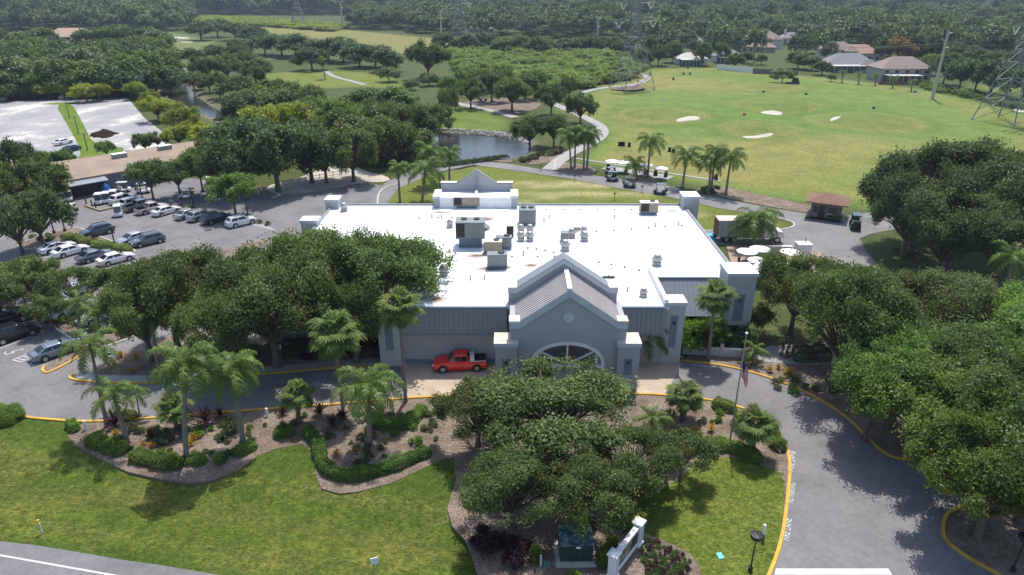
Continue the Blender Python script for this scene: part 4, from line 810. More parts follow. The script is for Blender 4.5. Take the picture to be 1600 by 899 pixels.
GO = 'oaks along the cart path by the pond'
for px, py, zc, s, sz, lb in ((828, 193, 5.5, .62, .85, 'oak at the right end of the pond'), (866, 196, 5.2, .5, .8, 'oak just right of the pond between paths'), (908, 163, 5.4, .62, .85, 'oak in the bend of the pale cart path'), (862, 148, 6.0, .62, .95, 'oak behind the bend of the cart path'), (800, 140, 6.5, .8, 1.05, 'largest oak of the mulched grove'), (768, 128, 6.5, .75, 1.0, 'oak at the left of the mulched grove'), (735, 138, 6.2, .62, .95, 'oak at the far left of the mulched grove'), (890, 133, 5.0, .4, .8, 'thin tree behind the cart path bend')):
    tree_c('mid', px, py, zc, 'oak', lb, GO, s, sz, name='live_oak')
CO = 'oaks beside the creek'
for px, py, zc, s, sz, lb in ((318, 102, 6.8, .8, 1.05, 'oak at the right bank of the creek'), (352, 100, 6.8, .85, 1.05, 'second oak from the right bank of the creek'), (385, 92, 6.8, .85, 1.05, 'third oak from the right bank of the creek'), (395, 120, 6.2, .7, 1.0, 'oak in front on the right bank of the creek'), (345, 128, 5.4, .5, .9, 'small oak low on the right bank')):
    tree_c('mid', px, py, zc, 'oak', lb, CO, s, sz, name='live_oak')
for gi, (px, py, zc, s, sz, mt) in enumerate(sorted(((300, 84, 6, .85, 1.0, 'oak'), (335, 78, 6, .9, 1.0, 'oak'), (370, 76, 6, .9, 1.0, 'dark'), (300, 118, 5, .6, .8, 'oak'), (325, 122, 5, .6, .8, 'oak'), (400, 104, 6, .9, 1.0, 'oak'), (372, 128, 6, .8, .9, 'oak'), (405, 150, 7, .9, 1.1, 'oak'), (380, 160, 7, .8, 1.1, 'dark'), (445, 160, 7, .95, 1.1, 'oak'), (500, 160, 7, .85, 1.1, 'fresh'), (480, 182, 7, .8, 1.1, 'oak'), (415, 185, 7.5, .95, 1.2, 'lime'), (560, 200, 7, .85, 1.1, 'oak'), (395, 205, 8, .95, 1.2, 'dark'), (350, 212, 7, .8, 1.1, 'oak'), (505, 235, 7, .75, 1.1, 'dark'), (570, 150, 6, .8, 1.0, 'oak'), (620, 150, 6.5, .85, 1.0, 'oak'), (640, 205, 6.5, .75, 1.0, 'oak'), (685, 168, 6.5, .62, .95, 'oak'), (750, 118, 6, .75, 1.0, 'fresh'), (785, 112, 6, .7, 1.0, 'fresh'), (820, 128, 6, .7, 1.0, 'oak'), (840, 118, 5, .5, .9, 'fresh'), (700, 128, 5, .5, .8, 'fresh'), (720, 118, 5, .5, .8, 'fresh')))):
    tree_c('belt', px, py + 4, zc * .85, mt, ORD[gi] + ' oak, counted from the left, in the grove between creek and cart paths', 'grove between the creek and the pond', s * 1.3, sz * .9, name='live_oak')
OK_ = [0]
for px, py, s, sz in ((312, 44, 1.1, 1.15), (338, 40, 1.2, 1.25), (366, 44, 1.2, 1.2), (395, 50, 1.0, 1.05), (412, 62, .95, 1.05), (438, 64, 1.0, 1.1), (462, 66, 1.0, 1.1), (485, 82, .8, .95), (512, 70, 1.0, 1.1), (535, 72, .95, 1.1), (560, 78, .9, 1.05), (585, 78, .95, 1.0), (605, 84, .7, .9), (375, 66, .8, .9)):
    OK_[0] += 1; tree_c('belt', px, py + 3, 7.0, 'dark', ORD[OK_[0] - 1] + ' dark oak from the left in the row across the far fairway', 'dark oaks across the far fairway', s * 1.75, sz * 1.12, name='live_oak')
tree_c('mid', 668, 92, 8.0, 'dark', 'big round dark tree standing alone left of the scrub field', None, 1.15, 1.55, name='round_tree')
for px, py, s, lb in ((605, 100, 1.6, 'bright green bush left of the big round dark tree'), (607, 116, 1.3, 'round dark bush on the fairway before the big round tree'), (642, 128, .9, 'small pale round tree before the big dark one'), (670, 122, 1.1, 'small pale bush right of the small round tree')):
    tree_c('bigshrub', px, py, 3, 'fresh' if 'bright' in lb else 'olive', lb, None, s * 1.6, s * 1.5, name='bush', cat='bush')
# left lot trees
LT = 'trees of the left parking lot'
for px, py, zc, s, sz, kind, mt, lb in ((52, 328, 5.6, .62, .85, 'mid', 'dark', 'round dark tree with forked trunk at the left of the cart yard'), (20, 345, 5.0, .5, .8, 'mid', 'dark', 'dark tree at the left edge beside the parked carts'), (58, 275, 5.6, .62, .85, 'mid', 'oak', 'tree at the left end of the brown roof'), (18, 280, 5.6, .62, .9, 'mid', 'oak', 'tree at the left edge behind the cart yard'), (12, 240, 6.0, .55, .9, 'mid', 'dark', 'dark tree at the left edge by the gravel lot'), (62, 250, 2.5, .3, .45, 'mid', 'fresh', 'low green tree behind the brown roof, left'), (100, 248, 2.5, .32, .45, 'mid', 'fresh', 'low green tree behind the brown roof, below the dark blue saloon'), (232, 275, 4.6, .95, 1.05, 'open', 'oak', 'spreading tree in front of the grey yard wall'), (275, 272, 4.6, .95, 1.05, 'open', 'oak', 'leaning tree beside the single golf cart'), (362, 297, 4.6, 1.0, 1.05, 'open', 'fresh', 'small spreading tree above the black car'), (310, 262, 4.6, .9, 1.1, 'open', 'oak', 'tree between yard wall and great dark oak'), (165, 233, 2, .3, .4, 'mid', 'fresh', 'shrubby tree at the foot of the grass strip'), (225, 222, 2.4, .38, .45, 'mid', 'oak', 'low tree behind the brown roof at its right end'), (245, 218, 2.2, .34, .4, 'mid', 'oak', 'low tree at the corner of the gravel lot')):
    tree_c(kind, px, py, zc, mt, lb, LT, s, sz, name='parking_tree')
for px, py, s in ((212, 134, .62), (232, 147, .55), (243, 164, .72), (262, 162, .6), (285, 183, .72), (300, 198, .62), (318, 205, .62), (275, 200, .5), (332, 196, .4)):
    OK_[0] += 1; tree_c('mid', px, py, 4.6, 'lime', ORD[OK_[0] - 15] + ' yellow-green tree, counted from the wood, between gravel lot and creek', 'yellow-green trees along the creek side of the gravel lot', s * .85, s * 1.0, name='yellow_green_tree')
for px in (-20, 5, 28, 50, 72, 92, 112, 132, 152, 168):
    OK_[0] += 1; tree_c('belt', px, 134 + (px % 7), 4.0, 'lime' if px > 60 else 'olive', ORD[OK_[0] - 24] + ' yellow-green tree from the left in the row behind the gravel lot', 'yellow-green trees behind the gravel lot', .8, .62, name='yellow_green_tree')
# wood left of the creek: the front trees one can tell apart
rg = np.random.default_rng(21); k = 0
for row, (y0, n) in enumerate(((112, 15), (98, 15), (84, 14), (70, 14), (56, 13))):
    for i in range(n):
        px = -25 + i * (300 / n) + rg.uniform(-7, 7); py = y0 + rg.uniform(-4, 4)
        if abs(px - 105) < 26 and 48 < py < 76: continue
        if px > 262 and py > 62: continue
        tree_c('belt', px, py + 3, 7.5, ('dark', 'oak', 'far', 'olive', 'dark', 'fresh', 'oak')[k % 7], ORD[i] + ' tree from the left in the ' + ('front', 'second', 'third', 'fourth', 'rear')[row] + ' rank of the wood left of the creek', 'trees of the wood left of the creek', rg.uniform(1.25, 1.9), rg.uniform(1.0, 1.5), name='woodland_tree'); k += 1
# trees at the far edge of the range and among the houses
for gi, (px, py, s, sz, mt) in enumerate(sorted(((1030, 78, .6, 1.0, 'oak'), (1052, 74, .62, 1.1, 'olive'), (1020, 66, .6, 1.0, 'oak'), (1098, 78, .55, 1.1, 'dark'), (1112, 66, .6, 1.1, 'fresh'), (1128, 74, .5, 1.1, 'fresh'), (1150, 84, .5, .8, 'oak'), (1168, 90, .4, .6, 'oak'), (1190, 92, .35, .5, 'dark'), (1226, 100, .6, .6, 'olive'), (1250, 82, .7, .8, 'oak'), (1272, 84, .62, .7, 'oak'), (1288, 90, .5, .6, 'dark'), (1262, 62, .7, .9, 'oak'), (1005, 80, .55, .9, 'oak'), (1070, 52, .7, 1.0, 'olive'), (1140, 58, .6, 1.0, 'oak'), (1380, 72, .5, .9, 'dark'), (1395, 112, .22, .3, 'dark'), (1300, 118, .22, .3, 'olive'), (1432, 74, .6, 1.0, 'oak'), (1455, 90, .6, .9, 'olive'), (1470, 68, .75, 1.2, 'oak'), (1360, 78, .4, .8, 'fresh'), (1235, 112, .25, .35, 'dark')))):
    tree_c('belt', px, py + 3, 6.5 if s > .4 else 2.0, mt, ORD[gi] + ' garden tree from the left among the houses beyond the range', 'trees among the houses beyond the range', s * 1.45, sz, name='garden_tree')
tree_c('belt', 1408, 72, 8.0, 'gold', 'golden-brown tree among the houses beyond the range', None, 1.3, 1.35, name='golden_tree')
for px, py, s, sz in ((1480, 102, .75, 1.2), (1505, 110, .75, 1.2), (1530, 112, .8, 1.25), (1555, 116, .8, 1.25), (1580, 120, .8, 1.25), (1605, 126, .8, 1.25), (1495, 84, .8, 1.2), (1525, 88, .8, 1.2), (1555, 92, .8, 1.2), (1590, 98, .8, 1.2)):
    OK_[0] += 1; tree_c('belt', px, py + 3, 6.5, 'dark', ORD[OK_[0] - 34] + ' tree of the dark wood behind the right hand pylon', 'wood at the right end of the range', s * 1.4, sz, name='woodland_tree')
for i in range(13):
    px = 690 + i * 24 + rg.uniform(-6, 6); tree_c('belt', px, 66 + .02 * (px - 690) + rg.uniform(-4, 3), 6.0, ('dark', 'oak', 'far')[i % 3], ORD[i] + ' tree from the left in the belt behind the scrub field', 'tree belt behind the scrub field', rg.uniform(.9, 1.25), rg.uniform(.85, 1.15), name='woodland_tree')
# ---- scattered masses: far forest, scrub
def scatter(name, pts, scl, meshes, mat, label, cat):
    c = bpy.data.collections.new(name + '_kinds')
    for i, me in enumerate(meshes):
        me = me.copy(); me.materials.clear(); me.materials.append(mat); c.objects.link(bpy.data.objects.new(name + '_kind', me))
    me = bpy.data.meshes.new(name); me.from_pydata([tuple(p) for p in pts], [], [])
    a = me.attributes.new('scl', 'FLOAT_VECTOR', 'POINT'); a.data.foreach_set('vector', np.asarray(scl, np.float32).ravel())
    a = me.attributes.new('rot', 'FLOAT_VECTOR', 'POINT'); r3 = np.zeros((len(pts), 3), np.float32); r3[:, 2] = rg.uniform(0, 6.28, len(pts)); a.data.foreach_set('vector', r3.ravel())
    o = link(bpy.data.objects.new(name, me)); ng = bpy.data.node_groups.new(name + '_scatter', 'GeometryNodeTree')
    ng.interface.new_socket('Geometry', in_out='INPUT', socket_type='NodeSocketGeometry'); ng.interface.new_socket('Geometry', in_out='OUTPUT', socket_type='NodeSocketGeometry')
    N = ng.nodes; L = ng.links; gi = N.new('NodeGroupInput'); go = N.new('NodeGroupOutput'); ip = N.new('GeometryNodeInstanceOnPoints'); ci = N.new('GeometryNodeCollectionInfo')
    ci.inputs['Collection'].default_value = c; ci.inputs['Separate Children'].default_value = True; ci.inputs['Reset Children'].default_value = True; ip.inputs['Pick Instance'].default_value = True
    for nm, sk in (('scl', 'Scale'), ('rot', 'Rotation')):
        na = N.new('GeometryNodeInputNamedAttribute'); na.data_type = 'FLOAT_VECTOR'; na.inputs['Name'].default_value = nm; L.new(na.outputs['Attribute'], ip.inputs[sk])
    L.new(gi.outputs[0], ip.inputs['Points']); L.new(ci.outputs[0], ip.inputs['Instance']); L.new(ip.outputs[0], go.inputs[0])
    md = o.modifiers.new('scatter', 'NODES'); md.node_group = ng; me.materials.append(mat); return tag(o, label, cat, kind='stuff')
FAR = [t[0] for t in TREES['far']]; HOUSES = np.array([G(a, b) for a, b in ((1414, 128), (1330, 112), (1310, 96), (1345, 96), (1198, 76), (1182, 82), (1162, 64), (1082, 102), (1140, 98), (1080, 76), (962, 46), (845, 42), (1085, 36), (1130, 40), (752, 52), (782, 44), (1240, 72), (1040, 48), (1290, 78), (105, 72), (205, 108), (1408, 104))])
def fill(poly_px, step, jit=.45):
    P = np.array(GL(poly_px)); x0, y0 = P.min(0); x1, y1 = P.max(0); gx, gy = np.meshgrid(np.arange(x0, x1, step), np.arange(y0, y1, step)); q = np.stack([gx.ravel(), gy.ravel()], 1); q += rg.uniform(-jit * step, jit * step, q.shape); return q[inside(q, P.tolist())]
def forest(name, polys, step, s0, s1, label, mat='far'):
    q = np.concatenate([fill(p, step) for p in polys]); dx = np.abs(q[:, None, 0] - HOUSES[None, :, 0]); dy = q[:, None, 1] - HOUSES[None, :, 1]; q = q[~((dx < 12) & (dy > -48) & (dy < 18)).any(1)]; n = len(q); s = rg.uniform(s0, s1, n); h = s * rg.uniform(.9, 1.35, n) * np.where(rg.random(n) < .12, 1.3, 1)
    scatter(name, np.concatenate([q, np.zeros((n, 1))], 1), np.stack([s, s, h], 1), FAR, LM[mat], label, 'forest'); return n
nf = [forest('forest', [[(-160, 52), (0, 50), (80, 48), (180, 50), (262, 52), (300, 40), (300, 24), (-160, 24)]], 11.5, 1.1, 1.8, 'hazy wood rising behind the left hand trees'),
 forest('forest', [[(540, 46), (620, 48), (700, 58), (800, 64), (800, 30), (560, 28)], [(800, 60), (1010, 68), (1010, 28), (800, 28)]], 11, 1.0, 1.6, 'dark forest wall beyond the middle of the course'),
 forest('forest', [[(1000, 92), (1060, 94), (1120, 90), (1180, 92), (1290, 104), (1400, 100), (1480, 104), (1490, 60), (1760, 90), (1760, 28), (1010, 28)]], 10.0, .8, 1.5, 'forest behind the houses to the right'),
 forest('forest', [[(-250, 24), (1850, 24), (1850, 8), (-250, 8)]], 17, 1.7, 2.8, 'distant forest spread along the skyline'),
 forest('forest', [[(-500, 8), (2100, 8), (2100, -6), (-500, -6)]], 40, 3.5, 5.0, 'farthest hazy woods at the horizon'),
 forest('forest', [[(1480, 82), (1620, 100), (1760, 130), (1760, 96), (1490, 60)]], 9, 1.0, 1.4, 'wood on the rise behind the right hand pylon')]
# scrub field and reed beds: nobody could count these
SH = [t[0] for t in TREES['shrub']]; BS = [t[0] for t in TREES['bigshrub']]
q = fill([(700, 76), (790, 70), (880, 84), (1000, 92), (1008, 108), (985, 126), (905, 140), (850, 146), (800, 136), (712, 112)], 3.0); s = rg.uniform(.7, 1.5, len(q)) * np.where(rg.random(len(q)) < .15, 1.5, 1)
scatter('scrub', np.concatenate([q, np.zeros((len(q), 1))], 1), np.stack([s * .95, s * .95, s * .8], 1), BS, LM['wild'], 'tangled pale green scrub filling the field beside the range', 'scrub')
q = fill([(290, 28), (400, 30), (470, 36), (540, 44), (520, 50), (440, 44), (380, 40), (300, 36)], 6); s = rg.uniform(.9, 1.6, len(q))
scatter('reed_bed', np.concatenate([q, np.zeros((len(q), 1))], 1), np.stack([s * 2, s * 2, s * .9], 1), BS, LM['lime'], 'bright yellow-green reeds in the far clearing left of the pylon', 'reeds')
q = np.concatenate([fill([(620, 268), (690, 262), (690, 250), (640, 242), (600, 250)], 1.6), fill([(500, 262), (600, 262), (640, 250), (590, 240), (520, 245)], 1.9), fill([(330, 190), (380, 182), (400, 200), (360, 206)], 2.0)]); s = rg.uniform(.8, 1.4, len(q))
scatter('bank_shrubs', np.concatenate([q, np.zeros((len(q), 1))], 1), np.stack([s, s, s], 1), SH, LM['dark'], 'dark waterside shrubs crowding the near bank of the pond', 'shrubs')
q = np.concatenate([fill([(1290, 100), (1440, 112), (1440, 106), (1290, 94)], 3.5), fill([(1440, 140), (1530, 158), (1700, 200), (1700, 190), (1530, 150), (1440, 132)], 2.6)]); s = rg.uniform(.8, 1.6, len(q))
scatter('undergrowth', np.concatenate([q, np.zeros((len(q), 1))], 1), np.stack([s * 1.2, s * 1.2, s], 1), SH, LM['fresh'], 'rough undergrowth at the foot of the woods round the range', 'undergrowth')
# grass blades standing up in the front lawns
GB = []
for sd in (71, 72, 73):
    r2 = np.random.default_rng(sd); n = 16; a = r2.uniform(0, 6.28, n); p0 = r2.normal(0, .10, (n, 2)); hgt = r2.uniform(.015, .05, n); Q = np.zeros((n, 4, 3))
    for i in range(n):
        sx_, sy_ = math.cos(a[i]) * .018, math.sin(a[i]) * .018; lx, ly = r2.normal(0, .05, 2); Q[i] = [(p0[i, 0] - sx_, p0[i, 1] - sy_, -.02), (p0[i, 0] + sx_, p0[i, 1] + sy_, -.02), (p0[i, 0] + lx + sx_ * .3, p0[i, 1] + ly + sy_ * .3, hgt[i]), (p0[i, 0] + lx - sx_ * .3, p0[i, 1] + ly - sy_ * .3, hgt[i])]
    GB.append(quads_mesh('grass_tuft', Q, .5 + r2.normal(0, .22, n)))
LM['grass'] = leafmat('grass_blades', (.075, .12, .018), (.13, .185, .03), (.30, .27, .09), .45, .8)
q = np.stack([rg.uniform(-46, 22, 60000), rg.uniform(27, 52, 60000)], 1); hw = GL([(-80, 836), (0, 846), (60, 853), (120, 863), (190, 875), (260, 885), (345, 899), (440, 917), (520, 935), (520, 1100), (-80, 1100)]); lr = GL(LAWN_R)
inl = inside(q, lr); q = q[(inl | ~inside(q, GL(MULCH[1:]))) & ~inside(q, hw) & ~inside(q, GL(ASPH))]; q = q[:15000]; zz = height(q) + np.where(inside(q, lr), .045, 0); s = rg.uniform(.6, 1.35, len(q))
scatter('grass_blades', np.concatenate([q, zz[:, None]], 1), np.stack([s, s, s], 1), GB, LM['grass'], 'tufts of mown grass covering the front lawns', 'grass')
# ================================================================== palms
def frond_mesh(seed, L_, e0, droop, n=30, wid=.74, hang=.62):
    rg = np.random.default_rng(seed); p = Vector((0, 0, 0)); e = e0; pts = [p.copy()]; dirs = []
    for i in range(n):
        d = Vector((math.cos(e), 0, math.sin(e))); p = p + d * (L_ / n); pts.append(p.copy()); dirs.append(d); e -= droop / n * (.5 + 1.2 * i / n)
    Q = []
    for i in range(n):
        a, c = pts[i], pts[i + 1]; w = .035 * (1 - i / n) + .008; Q.append([(a.x, -w, a.z), (a.x, w, a.z), (c.x, w, c.z), (c.x, -w, c.z)])
        s = (i + .5) / n
        if s < .1: continue
        ln = wid * math.sin(math.pi * min(1, .12 + s * .86)) ** .7
        for sd in (-1, 1):
            up = rg.uniform(-.35, .45); dv = (dirs[i] * .55 + Vector((0, sd * .9, 0)) + Vector((0, 0, up))).normalized(); tip = a + dv * ln + Vector((0, 0, -hang * ln)); md = a + dv * ln * .55; bw = dirs[i] * .045
            Q.append([tuple(a - bw), tuple(a + bw), tuple(md + bw * 1.1), tuple(md - bw * .9)]); Q.append([tuple(md - bw * .9), tuple(md + bw * 1.1), tuple(tip + bw * .3), tuple(tip - bw * .2)])
    Q = np.array(Q); return quads_mesh('frond', Q, .5 + rg.normal(0, .16, len(Q)) , LM['palm'])
FR = [frond_mesh(31, 3.3, R(62), R(120)), frond_mesh(32, 3.6, R(34), R(118)), frond_mesh(33, 3.5, R(6), R(92)), frond_mesh(34, 3.2, R(-22), R(60), hang=.5)]
def fan_mesh(seed, pet, rad, e0, n=22):
    rg = np.random.default_rng(seed); Q = []; d = Vector((math.cos(e0), 0, math.sin(e0))); c = d * pet + Vector((0, 0, -.12 * pet)); w = .03
    Q.append([(0, -w, 0), (0, w, 0), (c.x, w * .6, c.z), (c.x, -w * .6, c.z)]); sx = Vector((0, 1, 0)); ax = (d + Vector((0, 0, -.35))).normalized()
    for i in range(n):
        t = R(-128 + 256 * i / (n - 1)); v = (ax * math.cos(t) + sx * math.sin(t)); fold = Vector((0, 0, .10 * (1 if i % 2 else -1))); ln = rad * (1 - .25 * abs(t) / 2.3) * rg.uniform(.9, 1.08); b = v.cross(Vector((0, 0, 1))).normalized() * (rad * .085)
        m_ = c + v * ln * .62 + fold * .3 + Vector((0, 0, -.05)); e = c + v * ln + Vector((0, 0, -.32 * ln * rg.uniform(.6, 1.3)))
        Q.append([tuple(c), tuple(c), tuple(m_ + b), tuple(m_ - b)]); Q[-1][1] = tuple(c + b * .1); Q.append([tuple(m_ - b), tuple(m_ + b), tuple(e + b * .12), tuple(e - b * .12)])
    Q = np.array(Q); return quads_mesh('fan_leaf', Q, .5 + rg.normal(0, .15, len(Q)), LM['sabal'])
FN = [fan_mesh(41, 1.0, .95, R(66)), fan_mesh(42, 1.15, .95, R(34)), fan_mesh(43, 1.15, .95, R(4)), fan_mesh(44, 1.0, .9, R(-28))]
PK = [0]
def palm(base, top, h, label, kind='queen', nf=20, s=1.0, group=None, name='queen_palm', r=.17, simple_crown=False, z=None):
    """base and top are ground positions; the crown stands h metres up over the top position"""
    PK[0] += 1; rg = np.random.default_rng(500 + PK[0]); bx, by = base; tx, ty = top[0] - bx, top[1] - by
    t = thing(name, label, 'palm', (bx, by, hz(base) if z is None else z), 0, group); pts = []; rd = []; k = 14
    for i in range(k + 1):
        f = i / k; g = f ** 1.35; pts.append((tx * g, ty * g, -.1 + (h + .1) * f)); ring = 1 + (.10 if i % 2 else 0)
        rd.append((r * (1.35 - .55 * f) if f > .04 else r * 1.75) * ring if kind == 'queen' else r * (1.15 if f < .06 else 1.0) * (1 + (.16 if (i % 2 and kind == 'sabal') else .05 * (i % 2))))
    MB().tube(pts, rd, 8).build('trunk', M_PBARK if kind != 'sabal' else M_SBARK, t, smooth=True)
    top_ = Vector(pts[-1]); MS = FR if kind == 'queen' else FN
    if kind == 'queen': MB().tube([tuple(top_ - Vector((0, 0, .1))), tuple(top_ + Vector((0, 0, .5))), tuple(top_ + Vector((0, 0, .95)))], [r * .85, r * .9, r * .3], 7).build('crownshaft', LM['palm'], t, smooth=True); top_ = top_ + Vector((0, 0, .55))
    for i in range(nf):
        u = (i + .5) / nf; w = min(3, int(u * 4)); me = MS[w]; a = i * 2.39996 + rg.uniform(-.25, .25); q = s * rg.uniform(.85, 1.12)
        inst('frond' if kind == 'queen' else 'fan_leaf', me, t, None, tuple(top_), (rg.uniform(-.15, .15), rg.uniform(-.18, .18), a), (q, q, q))
    if kind == 'fan':     # skirt of dead leaves under the crown
        for i in range(6): inst('dead_leaf', FN[3], t, LM['olive'], tuple(top_ - Vector((0, 0, .25))), (0, R(38), i * 1.05 + rg.random()), (s * .8,) * 3)
    return t
def palm_px(bpx, tpx, label, D=None, **k):
    b = G(*bpx); h = ZAT(tpx[1], b[1]) ; x = XAT(tpx[0], b[1], h); return palm(b, (x, b[1]), max(1.0, h), label, **k)
palm_px((292, 716), (291, 575), 'queen palm with straight pale trunk left in the front bed', nf=26, s=.95, r=.16)
palm_px((380, 692), (365, 583), 'queen palm with curved trunk in the front bed before the dark drive', nf=26, s=.95, r=.17)
palm_px((200, 693), (178, 620), 'leaning queen palm at the left end of the front bed', nf=13, s=.8, r=.16)
palm_px((168, 666), (143, 548), 'tall leaning queen palm at the left kerb of the front bed', nf=16, s=.85, r=.13)
palm_px((219, 652), (214, 625), 'short slim palm at the kerb beside the leaning queen palms', nf=7, s=.5, r=.06)
palm_px((124, 517), (125, 478), 'small yellow-green palm by the white car in the lot', nf=14, s=.72, r=.14)
palm_px((167, 568), (152, 495), 'thin tall palm in the bed left of the sidewalk', nf=14, s=.7, r=.12)
palm_px((234, 565), (222, 500), 'left of two slim dark palms in the bed left of the clubhouse', nf=14, s=.7, r=.13)
palm_px((249, 580), (237, 505), 'right of two slim dark palms in the bed left of the clubhouse', nf=14, s=.7, r=.13)
palm_px((578, 696), (577, 612), 'large feathery palm in the middle of the front bed', nf=26, s=1.0, r=.18)
palm_px((634, 628), (625, 480), 'tall fan palm before the left entrance pier, crown over the white roof', kind='fan', nf=34, s=1.1, r=.17, name='fan_palm')
palm_px((536, 640), (522, 520), 'tall fan palm over the dark drive left of the slate pier', kind='fan', nf=38, s=1.25, r=.16, name='fan_palm')
palm_px((467, 662), (465, 616), 'short cabbage palm at the kerb of the front bed', kind='sabal', nf=28, s=.82, r=.2, name='cabbage_palm')
palm_px((277, 673), (269, 636), 'short cabbage palm behind the straight queen palm', kind='sabal', nf=26, s=.85, r=.17, name='cabbage_palm')
palm_px((1066, 657), (1070, 618), 'cabbage palm with thick dark trunk in the mulch right of the porch', kind='sabal', nf=30, s=.92, r=.27, name='cabbage_palm')
palm_px((1172, 710), (1180, 664), 'cabbage palm beside the flagpole and drive', kind='sabal', nf=32, s=1.0, r=.25, name='cabbage_palm')
palm_px((1106, 562), (1118, 460), 'tall palm standing at the kerb before the right hand fascia', kind='fan', nf=30, s=1.1, r=.17, name='fan_palm')
palm_px((1176, 388), (1180, 350), 'bushy palm in front of the box truck', nf=26, s=1.35, r=.22)
palm_px((1567, 478), (1580, 408), 'tall palm at the right edge above the grove', nf=16, s=.95, r=.2)
for bp, tp, lb, s in (((1012, 277), (1016, 224), 'tallest palm at the tee line, between the umbrellas', 1.05), ((996, 280), (991, 259), 'short bushy palm beside the cart path at the tee', .85), ((1066, 294), (1073, 247), 'palm right of the umbrellas on the tee', 1.05), ((1107, 300), (1111, 257), 'left palm of the trio in the mulch strip', 1.0), ((1111, 297), (1118, 240), 'middle and tallest palm of the trio in the mulch strip', .8), ((1134, 304), (1142, 248), 'right palm of the trio in the mulch strip', 1.05), ((892, 264), (889, 216), 'leftmost palm of the clump at the path fork', .95), ((898, 262), (899, 212), 'second palm of the clump at the path fork', .95), ((912, 266), (913, 212), 'third palm of the clump at the path fork', 1.0), ((917, 264), (921, 216), 'rightmost palm of the clump at the path fork', .95), ((625, 316), (622, 268), 'slim palm on the lawn behind the roof, left', .75), ((660, 317), (664, 270), 'full palm on the lawn behind the roof', 1.15), ((690, 291), (670, 240), 'leaning palm before the pond', 1.05), ((702, 284), (703, 245), 'palm at the near pond bank', .85)):
    palm_px(bp, tp, lb, s=s * 1.1, nf=20, r=.17, group='palms behind the clubhouse')
for bp, tp, lb in (((533, 202), (535, 150), 'tall fan palm standing before the pond head'), ((508, 124), (503, 95), 'lone leaning fan palm on the left fairway'), ((485, 200), (487, 160), 'fan palm left of the tall one by the pond'), ((345, 158), (342, 138), 'fan palm on the creek bank'), ((545, 203), (548, 160), 'second fan palm before the pond head'), ((88, 315), (86, 285), 'fan palm at the corner of the grey yard wall'), ((1178, 100), (1178, 48), 'tall thin fan palm among the far houses')):
    palm_px(bp, tp, lb, kind='fan', nf=22, s=1.3, r=.2, group='far fan palms', name='fan_palm')
for i, (px, py) in enumerate(((1315, 131), (1341, 134), (1367, 136), (1394, 141), (1423, 146))):
    palm_px((px, py), (px + 1, py - 14), ORD[i] + ' young palm from the left in the row before the screened houses', nf=12, s=.75, r=.2, group='young palms along the range edge')
# ================================================================== shrubs, hedges, bedding
def hedge(pts, w, h, label, mat='hedge', size=.10, dens=620, name='hedge', group=None, rounded=True, cat='hedge', z=0):
    line = smooth(GL(pts), 2); P = np.array(line); seg = np.linalg.norm(np.diff(P, axis=0), axis=1); L_ = seg.sum(); cum = np.concatenate([[0], np.cumsum(seg)])
    PK[0] += 1; rg = np.random.default_rng(900 + PK[0]); n = int(L_ * (w + 2 * h) * dens) + 60; s = rg.uniform(0, L_, n); ii = np.clip(np.searchsorted(cum, s) - 1, 0, len(seg) - 1); f = (s - cum[ii]) / seg[ii]; c = P[ii] * (1 - f[:, None]) + P[ii + 1] * f[:, None]; d = (P[ii + 1] - P[ii]) / seg[ii][:, None]; nm = np.stack([-d[:, 1], d[:, 0]], 1)
    # a rounded section whose height and width wander along the run
    wv = 1 + .10 * np.sin(s * 2.1 + 1) + .07 * np.sin(s * 5.3); endt = np.clip(np.minimum(s, L_ - s) / (w * .6) + .45, .45, 1)
    t = rg.uniform(0, math.pi, n); k = .62 if rounded else .35
    cx = np.sign(np.cos(t)) * np.abs(np.cos(t)) ** k * w / 2 * wv * endt; cz = np.abs(np.sin(t)) ** k * h * wv * endt; rr = rg.beta(6, 1.3, n); cx *= rr; cz = cz * (rr * .6 + .4) * np.where(np.abs(np.cos(t)) > .9, rg.uniform(.1, 1, n), 1)
    C3 = np.stack([c[:, 0] + nm[:, 0] * cx, c[:, 1] + nm[:, 1] * cx, cz + .04], 1); out = np.stack([nm[:, 0] * np.cos(t), nm[:, 1] * np.cos(t), np.sin(t)], 1); C3 += rg.normal(0, .03, C3.shape)
    o0 = np.array([P[:, 0].mean(), P[:, 1].mean(), z]); tint = .45 + .12 * np.sin(s * 1.7) + rg.normal(0, .17, n); me = quads_mesh(name, leaves(C3 - np.array([o0[0], o0[1], 0]), out, np.full(n, size), tint, rg, .6), tint, LM[mat]); 
    # woody core
    o = link(bpy.data.objects.new(name, me)); o.location = (o0[0], o0[1], z); return tag(o, label, cat, group)
hedge([(140, 690), (168, 700), (196, 710)], 1.5, .85, 'clipped hedge at the left end of the front bed'); hedge([(208, 715), (240, 724), (285, 731)], 1.5, .9, 'long clipped hedge below the straight queen palm')
hedge([(301, 724), (325, 722)], 1.1, .7, 'short hedge mound right of the straight queen palm'); hedge([(336, 723), (353, 721)], .9, .65, 'small hedge mound left of the twin clipped hedges'); hedge([(367, 713), (385, 706), (402, 698)], 1.0, .7, 'clipped hedge pointing up to the curved palm')
hedge([(428, 684), (445, 680), (462, 678)], 1.2, .75, 'clipped hedge left of the looping hedge'); hedge([(478, 676), (490, 688), (500, 700), (500, 718), (508, 735), (530, 748), (560, 748), (600, 738), (640, 722), (672, 708)], 1.15, .8, 'long looping hedge round the middle of the front bed')
